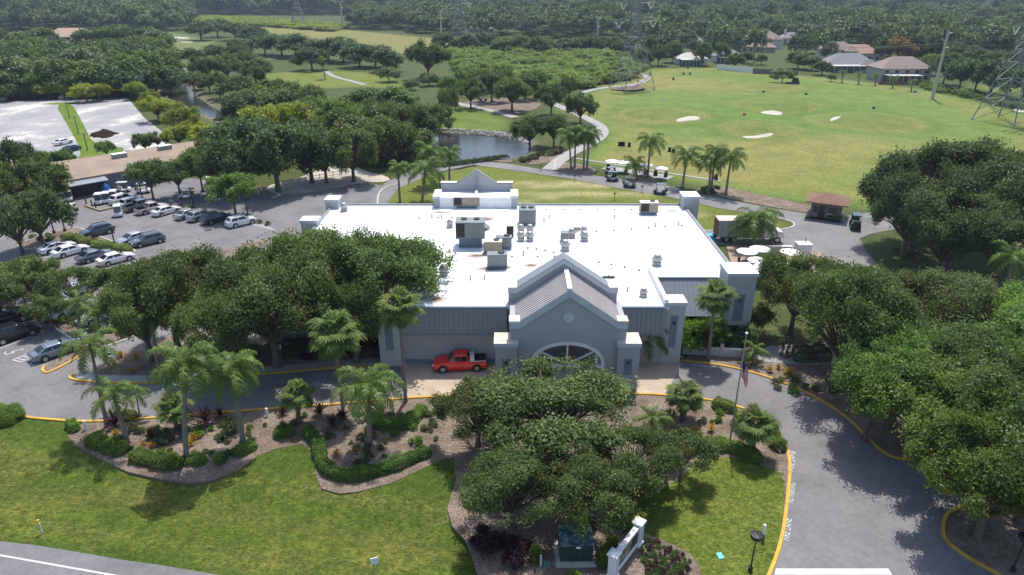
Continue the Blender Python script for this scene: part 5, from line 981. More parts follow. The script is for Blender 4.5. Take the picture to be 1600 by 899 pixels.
hedge([(585, 662), (605, 670), (632, 668), (650, 655), (664, 640)], 1.3, .9, 'curved hedge beside the large feathery palm'); hedge([(1062, 712), (1085, 703), (1115, 700), (1145, 702), (1165, 714), (1190, 724)], 1.3, .9, 'arched hedge along the top of the right lawn')
hedge([(1195, 672), (1210, 688), (1220, 708)], 1.2, .9, 'hedge beside the cabbage palm at the drive kerb'); hedge([(1075, 632), (1095, 636)], 1.2, .8, 'low hedge behind the mulch at the top of the island'); hedge([(1112, 634), (1135, 640), (1150, 646)], 1.2, .9, 'green hedge by the flagpole at the drive')
hedge([(110, 664), (120, 676)], .9, .7, 'small hedge mound at the kerb by the white marker'); hedge([(190, 655), (205, 654), (216, 653)], .9, .8, 'short square hedge against the yellow kerb'); hedge([(165, 657), (180, 656)], .8, .7, 'short hedge at the kerb left of the maroon plant')
hedge([(1237, 562), (1262, 562), (1295, 560)], 1.8, 1.5, 'square clipped dark hedge on the concrete path', 'dark', rounded=False); hedge([(1224, 560), (1226, 556)], .9, 1.5, 'narrow upright clipped shrub beside the square hedge', 'dark', rounded=False)
hedge([(-30, 652), (5, 655), (30, 660)], 2.8, 1.1, 'large rounded dark green hedge at the left edge', 'hedge'); hedge([(962, 812), (985, 795), (1020, 770), (1040, 758)], 1.1, .9, 'hedge along the left of the right lawn', 'hedge')
hedge([(935, 890), (948, 868), (960, 848)], .9, .9, 'bushy hedge behind the white monument sign', 'hedge'); hedge([(835, 885), (838, 865)], .7, 1.1, 'narrow upright hedge left of the transformer', 'hedge'); hedge([(890, 910), (905, 902)], .8, .6, 'hedge before the transformer at the bottom edge', 'hedge')
hedge([(920, 830), (922, 808)], 1.0, 1.7, 'tall dark columnar shrub behind the transformer', 'dark'); hedge([(790, 770), (800, 750)], .9, 1.2, 'upright shrub under the left of the big oak', 'hedge'); hedge([(972, 832), (978, 816)], .9, 1.3, 'dark shrub behind the rear post of the monument sign', 'dark')
hedge([(104, 372), (120, 377), (140, 384)], 1.6, .9, 'left half of the grassy hedge dividing the parking rows', 'wild'); hedge([(146, 384), (170, 388), (205, 395)], 1.6, .9, 'right half of the grassy hedge dividing the parking rows', 'wild')
hedge([(285, 562), (330, 556), (400, 556), (470, 556), (560, 552)], 1.6, 1.2, 'long dark planting along the left wing wall', 'dark', cat='hedge'); hedge([(470, 560), (560, 556)], 1.0, .6, 'maroon planting before the left wing wall', 'red')
hedge([(1000, 553), (1030, 553)], 1.6, 1.6, 'dark shrubs in the recess right of the porch', 'dark')
SR = 'shrubs in the front bed'
def shrub(px, py, s, mat, label, group=SR, kind='shrub', sz=None, name='shrub'):
    tree(kind, (*G(px, py), .02), mat, label, group, s, sz or s, name=name, cat='shrub')
for px, py, s in ((207, 676, .62), (256, 693, .62), (358, 680, .9), (440, 672, .4), (650, 693, .55)): shrub(px, py, s, 'dark' if px < 400 else 'hedge', 'rounded dark green shrub in the front bed', 'round dark shrubs in the front bed', name='round_shrub')
# spiky maroon plants and yellow crotons
def spiky(seed, h, n, w=.05):
    rg = np.random.default_rng(seed); Q = []
    for i in range(n):
        a = rg.uniform(0, 6.28); e = rg.uniform(.35, 1.4); ln = h * rg.uniform(.6, 1.1); z0 = rg.uniform(0, h * .4); d = Vector((math.cos(a) * math.cos(e), math.sin(a) * math.cos(e), math.sin(e))); s_ = Vector((-math.sin(a), math.cos(a), 0)) * w; p = Vector((0, 0, z0)); m_ = p + d * ln * .6; t = p + d * ln - Vector((0, 0, .12 * ln))
        Q.append([tuple(p - s_ * .4), tuple(p + s_ * .4), tuple(m_ + s_), tuple(m_ - s_)]); Q.append([tuple(m_ - s_), tuple(m_ + s_), tuple(t + s_ * .15), tuple(t - s_ * .15)])
    Q = np.array(Q); return quads_mesh('spiky_plant', Q, .5 + rg.normal(0, .2, len(Q)), LM['red'])
SPK = [spiky(61, 1.3, 60, .07), spiky(62, 1.0, 50, .06)]
def plant(px, py, s, mat, label, cat, group, name, k=0):
    o = inst(name, SPK[k % 2], None, LM[mat], (*G(px, py), .02), (0, 0, k * 1.7), (s, s, s)); return tag(o, label, cat, group)
for i, (px, py, s) in enumerate(sorted(((322, 664, 1.3), (345, 652, .8), (237, 687, .95), (182, 668, 1.15), (500, 648, 1.05), (520, 668, .9), (536, 655, .9), (443, 649, .7)))): plant(px, py, s, 'red', ORD[i] + ' maroon spiky plant from the left in the front bed', 'plant', 'maroon spiky plants', 'spiky_plant', i)
for i, (px, py, s) in enumerate(((181, 683, .5), (224, 697, .4), (238, 700, .45), (298, 697, .6), (302, 690, .5), (270, 712, .4), (526, 712, .5), (556, 708, .45), (1112, 675, .55), (1191, 685, .65), (1203, 697, .5), (1153, 672, .4), (1065, 683, .5), (1088, 676, .6), (212, 560, .5), (180, 572, .5), (190, 558, .5), (225, 577, .45), (205, 583, .45), (240, 560, .4), (172, 575, .4), (1203, 582, .6), (1232, 588, .7), (1216, 577, .5))): plant(px, py, s, 'croton', 'yellow-orange croton in the mulch beside the drive', 'plant', 'yellow crotons', 'croton', i)
rg = np.random.default_rng(77)
for i in range(190):
    px, py = rg.uniform(150, 690), rg.uniform(640, 740); p = np.array([G(px, py)])
    if not inside(p, GL(MULCH[1:]))[0] or sdf(p, GL(MULCH[1:]))[0] > -1.6: continue
    shrub(px, py, rg.uniform(.2, .45), ('cover', 'hedge', 'olive', 'dark')[i % 4], 'small low plant dotted in the front mulch bed', 'small bedding plants in the front bed', name='bedding_plant')
for i in range(34):
    px, py = rg.uniform(1000, 1200), rg.uniform(640, 705); p = np.array([G(px, py)])
    if not inside(p, GL(MULCH[1:]))[0]: continue
    shrub(px, py, rg.uniform(.2, .45), ('cover', 'hedge', 'olive')[i % 3], 'small low plant dotted in the mulch round the flagpole', 'small bedding plants by the flagpole', name='bedding_plant')
for i in range(9):
    for j in range(12):
        px = 1000 + j * 9 + i * 2 + rg.uniform(-2, 2); py = 846 + i * 8 + j * 1.0 + rg.uniform(-2, 2)
        p = np.array([G(px, py)])
        if inside(p, GL(LAWN_R))[0] or sdf(p, GL(LAWN_R))[0] < .5 or px > 1092: continue
        shrub(px, py, rg.uniform(.16, .26), 'cover' if (i + j) % 3 else 'red', 'tiny ground-cover plant in rows below the monument sign', 'ground cover rows below the sign', name='bedding_plant')
for i, (px, py, s, mt) in enumerate(((750, 845, .8, 'red'), (765, 862, .9, 'red'), (785, 850, .8, 'red'), (800, 885, .8, 'red'), (815, 868, .9, 'red'))): shrub(px, py, s, mt, ORD[i] + ' maroon leaved shrub from the left at the foot of the big oak', 'maroon shrubs under the big oak', name='maroon_shrub')
for px, py, s, sz, mt, lb in ((1075, 552, 1.0, 1.35, 'bright', 'tall bright shrub against the centre right pier'), (1090, 545, .8, 1.1, 'bright', 'bright shrub behind the tall kerb palm'), (1112, 540, .7, 1.2, 'bright', 'bright shrub left of the dark doorway'), (1162, 545, .7, .9, 'oak', 'shrub before the right corner pier'), (1150, 548, .5, .7, 'oak', 'low shrub before the dark door'), (1182, 520, .8, 1.2, 'olive', 'shrub at the right side of the corner pier')):
    shrub(px, py, s, mt, lb, None, 'bigshrub', sz, 'leafy_shrub')
palm_px((1010, 557), (1008, 528), 'bushy feathery palm in the corner right of the porch', nf=28, s=.95, r=.12)
palm_px((1176, 568), (1177, 556), 'low feathery palm in the mulch beside the ramp', nf=14, s=.55, r=.1)
palm_px((1018, 678), (1018, 662), 'low feathery palm behind the big oak in the mulch', nf=16, s=.6, r=.1)
for px, py, lb in ((1122, 548, 'taller tuft-topped papaya by the doorway'), (1128, 552, 'shorter tuft-topped papaya by the doorway')): palm_px((px, py), (px + 1, py - (44 if px == 1122 else 30)), lb, kind='sabal', nf=14, s=.55, r=.05, name='papaya')
for i in range(26):
    f = i / 25; x = 690 + f * 100; y = 261 - f * 13 + rg.uniform(-.6, .6); shrub(x, y, .75, 'dark', 'small clipped shrub in the row along the pond path', 'clipped shrubs along the pond', name='round_shrub')
for i in range(36):
    f = rg.random(); x = 812 + f * 66; y = 254 - f * 17 + rg.uniform(-3, 3); shrub(x, y, .7, ('red', 'dark', 'oak')[i % 3], 'dark bedding shrub beside the path fork by the pond', 'bedding by the pond path fork', name='bedding_plant')
for i in range(12): shrub(286 + i * 12, 324 + i * 2.6 + rg.uniform(-1, 1), .5, 'dark', 'small shrub in the strip between lot and service road', 'shrubs in the parking verge', name='round_shrub')
for i in range(26):
    a = rg.uniform(20, 150); y = 372 + abs(a - 90) * .06 + rg.uniform(-4, 8); shrub(a, y, .45, ('wild', 'olive', 'red')[i % 3], 'low plant in the divider bed of the parking lot', 'plants in the parking divider', name='bedding_plant')
for i in range(22):
    f = i / 21; shrub(8 + f * 190, 486 + f * 38 + rg.uniform(-5, 6), .55, ('olive', 'wild', 'dark')[i % 3], 'low plant in the bed between the near car rows', 'plants between the near car rows', name='bedding_plant')
for i in range(16):
    shrub(1395 + rg.uniform(0, 60) , 385 + rg.uniform(-5, 20), .8, 'fresh', ORD[i] + ' low bush on the grass below the great oaks', 'bushes below the great oaks', name='bush') if i < 5 else None
for i in range(20): shrub(1205 + rg.uniform(0, 150), 575 + rg.uniform(0, 30) + i * 1.2, .4, ('cover', 'olive')[i % 2], 'low plant in the shaded mulch right of the drive', 'plants right of the drive', name='bedding_plant')
for i in range(12):
    shrub(1095 + i * 2.5 + rg.uniform(-2, 2), 296 + rg.uniform(-2, 8), .5, 'dark', 'small plant at the foot of the palm trio', 'plants below the palm trio', name='bedding_plant')
# ================================================================== vehicles
M_GLASS = glass(); M_TYRE = simple('tyre_rubber', (.018, .018, .019), .85, 0, .2, 4, 30, .1); M_RIM = simple('alloy_rim', (.45, .45, .46), .35, .8, .1, 5, 30, 0)
M_LAMP = simple('headlamp', (.7, .72, .75), .15, .2, .05, 5, 30, 0); M_TAIL = simple('tail_lamp', (.30, .015, .012), .25, 0, .1, 5, 30, 0)
PAINT = {'white': paint('white_car_paint', (.74, .74, .75)), 'silver': paint('silver_car_paint', (.42, .43, .45), .3, .6, .5), 'grey': paint('grey_car_paint', (.12, .135, .15), .3, .6, .3), 'black': paint('black_car_paint', (.012, .013, .015), .22), 'navy': paint('navy_car_paint', (.02, .028, .055), .22), 'red': paint('red_car_paint', (.78, .014, .018), .3), 'slate': paint('slate_car_paint', (.06, .085, .11), .28, .6, .2), 'beige': paint('beige_car_paint', (.50, .42, .38), .3), 'bluegrey': paint('bluegrey_car_paint', (.20, .25, .30), .3, .6, .4)}
KINDS = {   # length, width, height, wheel radius, wheel x, stations (x, half width, belt/deck height), cabin (rear base, rear top, front top, front base)
 'saloon': (4.8, 1.84, 1.45, .335, (-1.38, 1.42), [(-2.4, .68, .72), (-2.3, .82, .93), (-1.85, .90, 1.0), (-1.2, .92, .97), (.6, .92, .95), (1.2, .91, .93), (1.8, .88, .84), (2.25, .80, .70), (2.4, .62, .56)], (-1.95, -1.05, .35, 1.2)),
 'suv': (4.7, 1.90, 1.70, .37, (-1.38, 1.42), [(-2.35, .78, .95), (-2.28, .88, 1.06), (-1.8, .94, 1.09), (0, .95, 1.07), (.9, .95, 1.06), (1.3, .94, 1.05), (1.9, .90, .98), (2.25, .84, .84), (2.35, .70, .66)], (-2.2, -1.75, .42, 1.2)),
 'pickup': (5.3, 1.86, 1.78, .38, (-1.62, 1.65), [(-2.6, .86, 1.02), (-2.55, .91, 1.08), (-1.0, .93, 1.08), (-.9, .93, 1.08), (.9, .93, 1.08), (1.2, .92, 1.10), (2.0, .89, 1.03), (2.5, .84, .90), (2.62, .72, .68)], (-.95, -.72, .55, 1.15)),
}
def vehicle(kind, col, label, A, Bp, group='cars parked in the left lots', name='parked_car', cat='car', s=1.0, roofrack=False):
    """A: rear end, Bp: front end on the ground as seen in the photo"""
    a = Vector(G(*A)); c = Vector(G(*Bp)); d = c - a; rz = math.atan2(d.y, d.x); p = (a + c) / 2; L_, W, H, wr, wx, st, cab = KINDS[kind]; M = PAINT[col]
    t = thing(name, label, cat, (p.x, p.y, .02), rz, group, (s, s, s)); mb = MB(); k = 9; rings = []
    for x, w, zd in st:
        zb = .20 if abs(x) < L_ * .45 else .30
        half = [(w * .9, zb), (w * 1.0, zb + .18), (w * 1.01, (zb + zd) / 2), (w * .985, zd - .14), (w * .93, zd - .03), (w * .55, zd + .015)]
        ring = [(x, -y, z) for y, z in half] + [(x, y, z) for y, z in half[::-1]]; rings.append(ring)
    n = len(rings[0]); vs = [v for r_ in rings for v in r_]; fs = []
    for i in range(len(rings) - 1):
        for j in range(n):
            fs.append((i * n + j, i * n + (j + 1) % n, (i + 1) * n + (j + 1) % n, (i + 1) * n + j))
    fs += [tuple(range(n - 1, -1, -1)), tuple(range((len(rings) - 1) * n, len(rings) * n))]
    if kind == 'pickup':      # drop the load bed between cab and tail
        i0, i1 = 1, 2; fs = [f for f in fs if not (f == (i0 * n + 5, i0 * n + 6, i1 * n + 6, i1 * n + 5) or f == (i0 * n + 4, i0 * n + 5, i1 * n + 5, i1 * n + 4) or f == (i0 * n + 6, i0 * n + 7, i1 * n + 7, i1 * n + 6))]
    mb.add(vs, fs); body = mb.build('body', M, t, smooth=False)
    md = body.modifiers.new('soft', 'BEVEL'); md.width = .05; md.segments = 2; md.limit_method = 'ANGLE'; md.angle_limit = R(28)
    wv = W / 2; rb, rt, ft, fb = cab; zb = [z for x, w, z in st if x <= 0][-1] - .03; zt = H - .02; wb, wt = wv * .93, wv * .70
    def cb(x0, z0, w0): return [(x0, -w0, z0), (x0, w0, z0)]
    V = [(rb, -wb, zb), (rb, wb, zb), (fb, wb, zb), (fb, -wb, zb), (rt, -wt, zt - .05), (rt, wt, zt - .05), (ft, wt, zt - .05), (ft, -wt, zt - .05), (rt + .12, -wt * .9, zt), (rt + .12, wt * .9, zt), (ft - .12, wt * .9, zt), (ft - .12, -wt * .9, zt)]
    cabin = MB().add(V, [(0, 1, 5, 4), (1, 2, 6, 5), (2, 3, 7, 6), (3, 0, 4, 7), (4, 5, 9, 8), (5, 6, 10, 9), (6, 7, 11, 10), (7, 4, 8, 11), (8, 9, 10, 11)]).build('cabin', M, t)
    md = cabin.modifiers.new('soft', 'BEVEL'); md.width = .04; md.segments = 2; md.limit_method = 'ANGLE'; md.angle_limit = R(25)
    def pane(ids, nm, u0, u1, v0, v1):
        q = [Vector(V[i]) for i in ids]; nrm = (q[1] - q[0]).cross(q[3] - q[0]).normalized(); cen = (q[0] + q[1] + q[2] + q[3]) / 4
        if nrm.dot(cen - Vector((0, 0, zb + .2))) < 0: nrm = -nrm
        def at_(u, v): return q[0].lerp(q[1], u).lerp(q[3].lerp(q[2], u), v) + nrm * .015
        cs = [at_(u0, v0), at_(u1, v0), at_(u1, v1), at_(u0, v1)]; bk = [c_ - nrm * .02 for c_ in cs]
        MB().add([tuple(c_) for c_ in cs + bk], [(0, 1, 2, 3), (7, 6, 5, 4), (0, 4, 5, 1), (1, 5, 6, 2), (2, 6, 7, 3), (3, 7, 4, 0)]).build(nm, M_GLASS, cabin)
    pane((2, 3, 7, 6), 'windscreen', .06, .94, .12, .94); pane((0, 1, 5, 4), 'rear_window', .08, .92, .2, .92)
    for ids, fl in (((1, 2, 6, 5), 1), ((0, 3, 7, 4), 0)): pane(ids, 'side_window', .09, .44, .16, .86); pane(ids, 'side_window', .48, .90, .16, .86)
    if kind == 'pickup':
        bedm = simple('bed_liner', (.03, .03, .032), .8)
        MB().box((-1.77, 0, .62), (1.6, 1.4, .06)).build('load_bed', bedm, t)
        for y in (-.72, .72): MB().box((-1.77, y, .85), (1.6, .05, .46)).build('bed_side', bedm, t)
        MB().box((-2.52, 0, .85), (.05, 1.44, .46)).build('tailgate_inner', bedm, t); MB().box((-1.02, 0, .85), (.05, 1.44, .46)).build('bed_front', bedm, t)
        if col == 'red':
            MB().box((-1.22, 0, 1.22), (.42, 1.5, .36)).build('toolbox', PAINT['white'], t)
            for y in (-.88, .88): MB().box((-1.78, y, 1.14), (1.5, .06, .05)).build('bed_rail', PAINT['white'], t)
    for x in wx:
        for sd in (-1, 1):
            y = sd * (wv - .085); MB().lathe([(wr + .075, -.01), (wr + .075, .012)], (x, sd * (wv + .005) - .001, wr + .03), 18, None, 'y').build('wheel_arch', M_BLK, t)
            wh = MB().lathe([(wr * .7, -.11), (wr, -.09), (wr, .09), (wr * .7, .11)], (x, y + sd * .04, wr), 18, None, 'y').build('tyre', M_TYRE, t)
            MB().lathe([(wr * .66, -.122), (wr * .62, .122), (wr * .15, .128)], (x, y + sd * .045, wr), 12, None, 'y').build('rim', M_RIM, wh)
    zl = st[-2][2] - .12; zr = st[1][2] - .16
    for sd in (-1, 1):
        MB().box((st[-2][0] + .02, sd * .60, zl), (.22, .34, .13), sd * -.25).build('headlight', M_LAMP, t); MB().box((st[0][0] + .07, sd * .64, zr), (.10, .30, .16), sd * .2).build('tail_light', M_TAIL, t)
        MB().box((fb - .25, sd * (wv + .07), zb + .06), (.14, .18, .12)).build('door_mirror', M, t)
    MB().box((st[-1][0] - .02, 0, .47), (.08, .9, .14)).build('grille', M_BLK, t); MB().box((st[0][0] - .005, 0, .62), (.03, .5, .13)).build('number_plate', M_WHITE, t)
    if roofrack:
        for sd in (-1, 1): MB().box(((rt + ft) / 2, sd * wt * .86, zt + .04), (ft - rt - .3, .04, .05)).build('roof_rail', M_BLK, cabin)
    return t
vehicle('pickup', 'red', 'bright red crew-cab pickup truck parked on the pavers before the clubhouse wall', (762, 573), (675, 577), None, 'pickup_truck', 'pickup truck', 1.02)
C = [('saloon', 'white', 'white saloon in the middle of the lot, front of the pair by the dark one', (152, 418), (211, 402)), ('saloon', 'white', 'white saloon nearest the divider bed, front of the left pair', (84, 405), (138, 390)), ('saloon', 'white', 'white saloon behind its twin at the left of the divider bed', (68, 398), (112, 386)), ('saloon', 'grey', 'dark grey saloon just behind the middle white saloon', (127, 412), (172, 399)), ('suv', 'slate', 'slate blue estate car alone beyond the divider bed', (176, 362), (129, 373)), ('saloon', 'silver', 'silver saloon right of the lamp post, hidden in part', (230, 372), (186, 385)), ('suv', 'grey', 'dark grey estate car below the open lane', (257, 376), (206, 388)), ('saloon', 'white', 'white saloon at the right end of the far row', (236, 341), (285, 328)), ('pickup', 'beige', 'beige pickup left of the white saloon in the far row', (211, 338), (265, 325)), ('pickup', 'grey', 'dark pickup between beige pickup and white estate', (200, 332), (240, 322)), ('suv', 'white', 'white estate car left of the dark pickup in the far row', (190, 328), (228, 317)), ('suv', 'white', 'white estate car at the left end of the far row by the carts', (175, 322), (212, 311)), ('saloon', 'silver', 'silver saloon leftmost of the row before the service road', (278, 345), (312, 334)), ('suv', 'silver', 'silver estate car beside the black one before the service road', (298, 348), (332, 337)), ('suv', 'navy', 'black estate car under the small spreading tree', (316, 353), (358, 341)), ('suv', 'white', 'white estate car rightmost of the row, touching the oak crown', (352, 358), (402, 346)), ('saloon', 'bluegrey', 'silver-blue saloon in the accessible bay beside the kerbed island', (54, 566), (126, 542)), ('suv', 'black', 'large black estate car cut by the left edge', (-16, 541), (63, 516)), ('suv', 'black', 'black car behind the large black estate at the left edge', (-20, 515), (40, 497)), ('saloon', 'white', 'long white car beside the striped bay under the trees', (187, 488), (126, 511)), ('suv', 'white', 'white estate car nose-on under the small palm', (122, 481), (84, 501)), ('saloon', 'silver', 'silver car with blue windscreen shade under the trees', (98, 474), (61, 494)), ('suv', 'grey', 'dark car at the far left edge under the trees', (-15, 476), (20, 462)), ('saloon', 'white', 'white car hidden under the oak behind the striped bay', (205, 464), (160, 478)), ('saloon', 'navy', 'blue car glimpsed between the tree crowns', (88, 448), (58, 458)), ('saloon', 'silver', 'silver car glimpsed behind the round parking tree', (135, 455), (100, 466))]
for kd, cl, lb, a, c in C: vehicle(kd, cl, lb, a, c, roofrack=kd == 'suv')
for kd, cl, lb, a, c in (('saloon', 'white', 'white saloon parked on the gravel lot', (82, 230), (116, 222)), ('saloon', 'navy', 'dark blue saloon at the near edge of the gravel lot', (128, 233), (93, 241)), ('suv', 'silver', 'silver estate car at the far edge of the gravel lot', (98, 156), (111, 154)), ('suv', 'grey', 'grey car at the far edge of the gravel lot', (117, 154), (128, 152)), ('suv', 'white', 'white van at the upper left edge of the gravel lot', (-6, 160), (9, 157))): vehicle(kd, cl, lb, a, c, 'cars on the gravel lot')
# golf carts
M_SEAT = simple('cart_seat_vinyl', (.55, .52, .46), .6)
def cart(px, py, ang, label, col='white', group='golf carts in the yard', s=1.0, top=None):
    x, y = G(px, py); t = thing('golf_cart', label, 'golf cart', (x, y, hz((x, y)) + .03), ang, group, (s, s, s)); M = PAINT[col]
    MB().prism_y([(-1.15, .28), (1.15, .28), (1.2, .55), (1.05, .78), (.62, .82), (.45, .38), (-.35, .38), (-.42, .72), (-1.1, .72)], -.58, .58).build('body', M, t)
    MB().box((-.62, 0, .80), (.5, 1.05, .16)).build('seat', M_SEAT, t); MB().box((-.9, 0, 1.08), (.12, 1.05, .45), 0, None, (1, 1)).build('backrest', M_SEAT, t)
    rf = MB().box((-.1, 0, 1.86), (1.75, 1.16, .07), 0, None, (.93, .9)).build('roof', PAINT[top or ('white' if col != 'black' else 'black')], t)
    for sx, xt, zb in ((.78, .55, .78), (-.98, -.78, .7)):
        for sy in (-1, 1): MB().tube([(sx, sy * .5, zb), (xt, sy * .48, 1.84)], .025, 5).build('roof_post', M_BLK, t)
    MB().add([(.77, -.48, .82), (.77, .48, .82), (.58, .46, 1.78), (.58, -.46, 1.78), (.79, -.48, .82), (.79, .48, .82), (.60, .46, 1.78), (.60, -.46, 1.78)], [(0, 1, 2, 3), (7, 6, 5, 4), (0, 4, 5, 1), (1, 5, 6, 2), (2, 6, 7, 3), (3, 7, 4, 0)]).build('windscreen', glass('cart_screen', (.09, .11, .13), .1), t)
    MB().tube([(.55, .25, .8), (.3, .25, 1.02)], .03, 5).build('steering_column', M_BLK, t); MB().box((-1.18, 0, .85), (.3, .8, .5)).build('bag_well', M_BLK, t)
    for wxx in (-.8, .82):
        for sd in (-1, 1): MB().lathe([(.13, -.09), (.22, -.08), (.22, .08), (.13, .09)], (wxx, sd * .52, .22), 12, None, 'y').build('wheel', M_TYRE, t)
    return t
for px, py, a, lb in ((156, 319, -70, 'left cart of the row inside the kerbed pen'), (168, 317, -70, 'second cart of the row inside the kerbed pen'), (179, 314, -70, 'third cart of the row inside the kerbed pen'), (186, 338, -65, 'lone cart driving across the lot aisle'), (194, 300, 10, 'cart by the grey yard wall right of the doorway'), (225, 302, 10, 'cart under the spreading tree by the yard wall'), (291, 310, 200, 'cart on the pale road under the leaning tree'), (109, 314, -60, 'cart beside the doorway of the yard wall'), (98, 317, -60, 'cart left of the one beside the doorway'), (110, 336, 185, 'cart before the round dark tree'), (92, 338, 185, 'cart half hidden by the round dark tree'), (2, 352, -50, 'leftmost cart at the edge of the picture'), (13, 349, -50, 'second cart from the left edge'), (26, 347, -50, 'third cart from the left edge'), (330, 292, 190, 'cart on the pale road behind the small spreading tree')): cart(px, py, R(a), 'white golf cart: ' + lb)
for px, py, a, lb in ((957, 283, -15, 'first golf cart on the path below the tee umbrellas'), (984, 293, -25, 'second golf cart on the path below the tee'), (1031, 303, 160, 'third golf cart on the path behind the roof'), (955, 276, 20, 'golf cart beside the left umbrella')): cart(px, py, R(a), lb, 'slate', 'golf carts on the tee path', 1.0, 'grey')
cart(1335, 357, R(70), 'dark golf cart stopped beside the range hut', 'black', None, 1.25); cart(755, 158, R(0), 'dark cart parked in the mulched grove', 'black', None, 1.1)
# caged range picker
x, y = G(1242, 132); t = thing('ball_picker', 'dark caged ball-picking tractor on the far range', 'tractor', (x, y, hz((x, y))), R(8))
MB().box((0, 0, 1.0), (2.6, 1.7, 1.2), 0, None, (.8, .8)).build('body', M_BLK, t); MB().prism_y([(-.9, 1.5), (1.0, 1.5), (.6, 2.5), (-.7, 2.5)], -.75, .75).build('cage', M_BLK, t); MB().box((-2.2, 0, .5), (1.8, 3.4, .4)).build('picker_gang', M_BLK, t)
for wx_ in (-.9, .9):
    for sd in (-1, 1): MB().lathe([(.3, -.15), (.5, -.13), (.5, .13), (.3, .15)], (wx_, sd * .85, .5), 12, None, 'y').build('wheel', M_TYRE, t)
# box truck by the patio
a = G(1128, 386); x, y = G(1168, 381); t = thing('box_truck', 'white-cabbed box truck with tan roofed cargo body parked behind the patio', 'truck', (x + .2, y + 1.3, .03), R(-2))
cargo = MB().box((-1.4, 0, 2.15), (6.6, 2.4, 2.5)).build('cargo_body', simple('cargo_side', (.48, .50, .48), .6, 0, .15, .8, 10, .05), t); MB().box((-1.4, 0, 3.45), (6.7, 2.5, .1)).build('cargo_roof', simple('cargo_roof', (.60, .52, .44), .8), cargo); MB().box((-4.75, 0, 2.15), (.1, 2.3, 2.4)).build('rear_door', simple('rusty_brown_door', (.2, .075, .035), .7), cargo)
for i in range(6): MB().box((-4.2 + i * 1.1, -1.22, 2.15), (.08, .05, 2.4)).build('side_rib', M_METAL, cargo)
MB().box((-.3, 0, .75), (9.4, .9, .3)).build('chassis', M_BLK, t)
cabm = MB().prism_y([(2.0, .8), (2.0, 2.75), (2.5, 2.95), (3.3, 2.9), (3.75, 2.0), (4.9, 1.75), (5.15, 1.5), (5.2, .8)], -1.1, 1.1).build('cab', PAINT['white'], t); md = cabm.modifiers.new('soft', 'BEVEL'); md.width = .12; md.segments = 2
for sd in (-1, 1): MB().prism_y([(2.65, 1.95), (3.55, 1.95), (3.2, 2.6), (2.65, 2.6)], sd * 1.115 - .015, sd * 1.115 + .015).build('side_window', M_GLASS, cabm)
MB().add([(3.80, -.95, 2.03), (3.80, .95, 2.03), (3.40, .9, 2.82), (3.40, -.9, 2.82)], [(0, 1, 2, 3)]).build('windscreen', M_GLASS, cabm)
for wx_ in (-3.3, -2.2, 4.2):
    for sd in (-1, 1): w = MB().lathe([(.35, -.16), (.5, -.14), (.5, .14), (.35, .16)], (wx_, sd * 1.0, .5), 16, None, 'y').build('tyre', M_TYRE, t); MB().lathe([(.3, -.17), (.26, .17)], (wx_, sd * 1.01, .5), 12, None, 'y').build('rim', M_RIM, w)
x, y = G(1104, 374); one('blue_tarp', MB().box((0, 0, .35), (2.6, 1.8, .7), .1, None, (.8, .7)), simple('turquoise_tarp', (.05, .42, .60), .5), 'turquoise tarpaulin bundle beside the box truck', 'tarpaulin', None, (x, y, .04))
# ================================================================== brown-roofed yard building
p0 = Vector(G(92, 313)); p1 = Vector(G(420, 252)); d = (p1 - p0); Ln = d.length; ang = math.atan2(d.y, d.x)
t = thing('yard_building', 'long low slate-grey cart barn with flat brown weathered roof at the left', 'building', (p0.x, p0.y, 0), ang)
mb_ = simple('brown_roof_felt', (.27, .205, .155), .95, 0, .3, .25, 4, .3); MB().box((Ln / 2, 8.5, 1.5), (Ln, 17, 3.0)).build('wall', simple('slate_block_wall', (.15, .17, .20), .9, 0, .12, .4, 8, .2), t)
rf = MB().box((Ln / 2, 8.5, 3.12), (Ln + .6, 17.6, .24)).build('roof', mb_, t)
for fx, fy in ((.37, 12), (.60, 13)): u = MB().box((Ln * fx, fy, 3.65), (2.6, 1.4, .8)).build('roof_unit', M_METAL, rf); MB().box((Ln * fx, fy, 4.1), (2.7, 1.5, .1)).build('lid', M_CAP, u)
MB().box((Ln * .12, -.02, 1.3), (5.4, .12, 2.6)).build('doorway', M_DARK, t); MB().add([(Ln * .12 - 3.2, 0, 3.0), (Ln * .12 + 3.2, 0, 3.0), (Ln * .12 + 3.2, -2.2, 2.55), (Ln * .12 - 3.2, -2.2, 2.55), (Ln * .12 - 3.2, 0, 2.9), (Ln * .12 + 3.2, 0, 2.9), (Ln * .12 + 3.2, -2.2, 2.45), (Ln * .12 - 3.2, -2.2, 2.45)], [(0, 1, 2, 3), (7, 6, 5, 4), (0, 4, 5, 1), (1, 5, 6, 2), (2, 6, 7, 3), (3, 7, 4, 0)]).build('awning', M_METAL, t)
for fx in (.3, .4, .5, .6, .7): MB().box((Ln * fx, -.03, 1.7), (1.6, .08, .9)).build('window', M_GLZ, t)
x, y = G(166, 300); one('tarp_bundle', MB().lathe([(.9, 0), (1.0, .4), (.7, 1.1), (.25, 1.7), (.1, 2.0)], n=9), simple('blue_tarp', (.03, .13, .42), .6), 'bundle wrapped in bright blue tarpaulin by the yard wall', 'tarpaulin', None, (x, y, .03))
pen = GL([(133, 323), (157, 331), (182, 325)]); t = thing('timber_pen', 'low timber kerbed pen holding three carts', 'kerb', (pen[0][0], pen[0][1], .02)); o = Vector(pen[0])
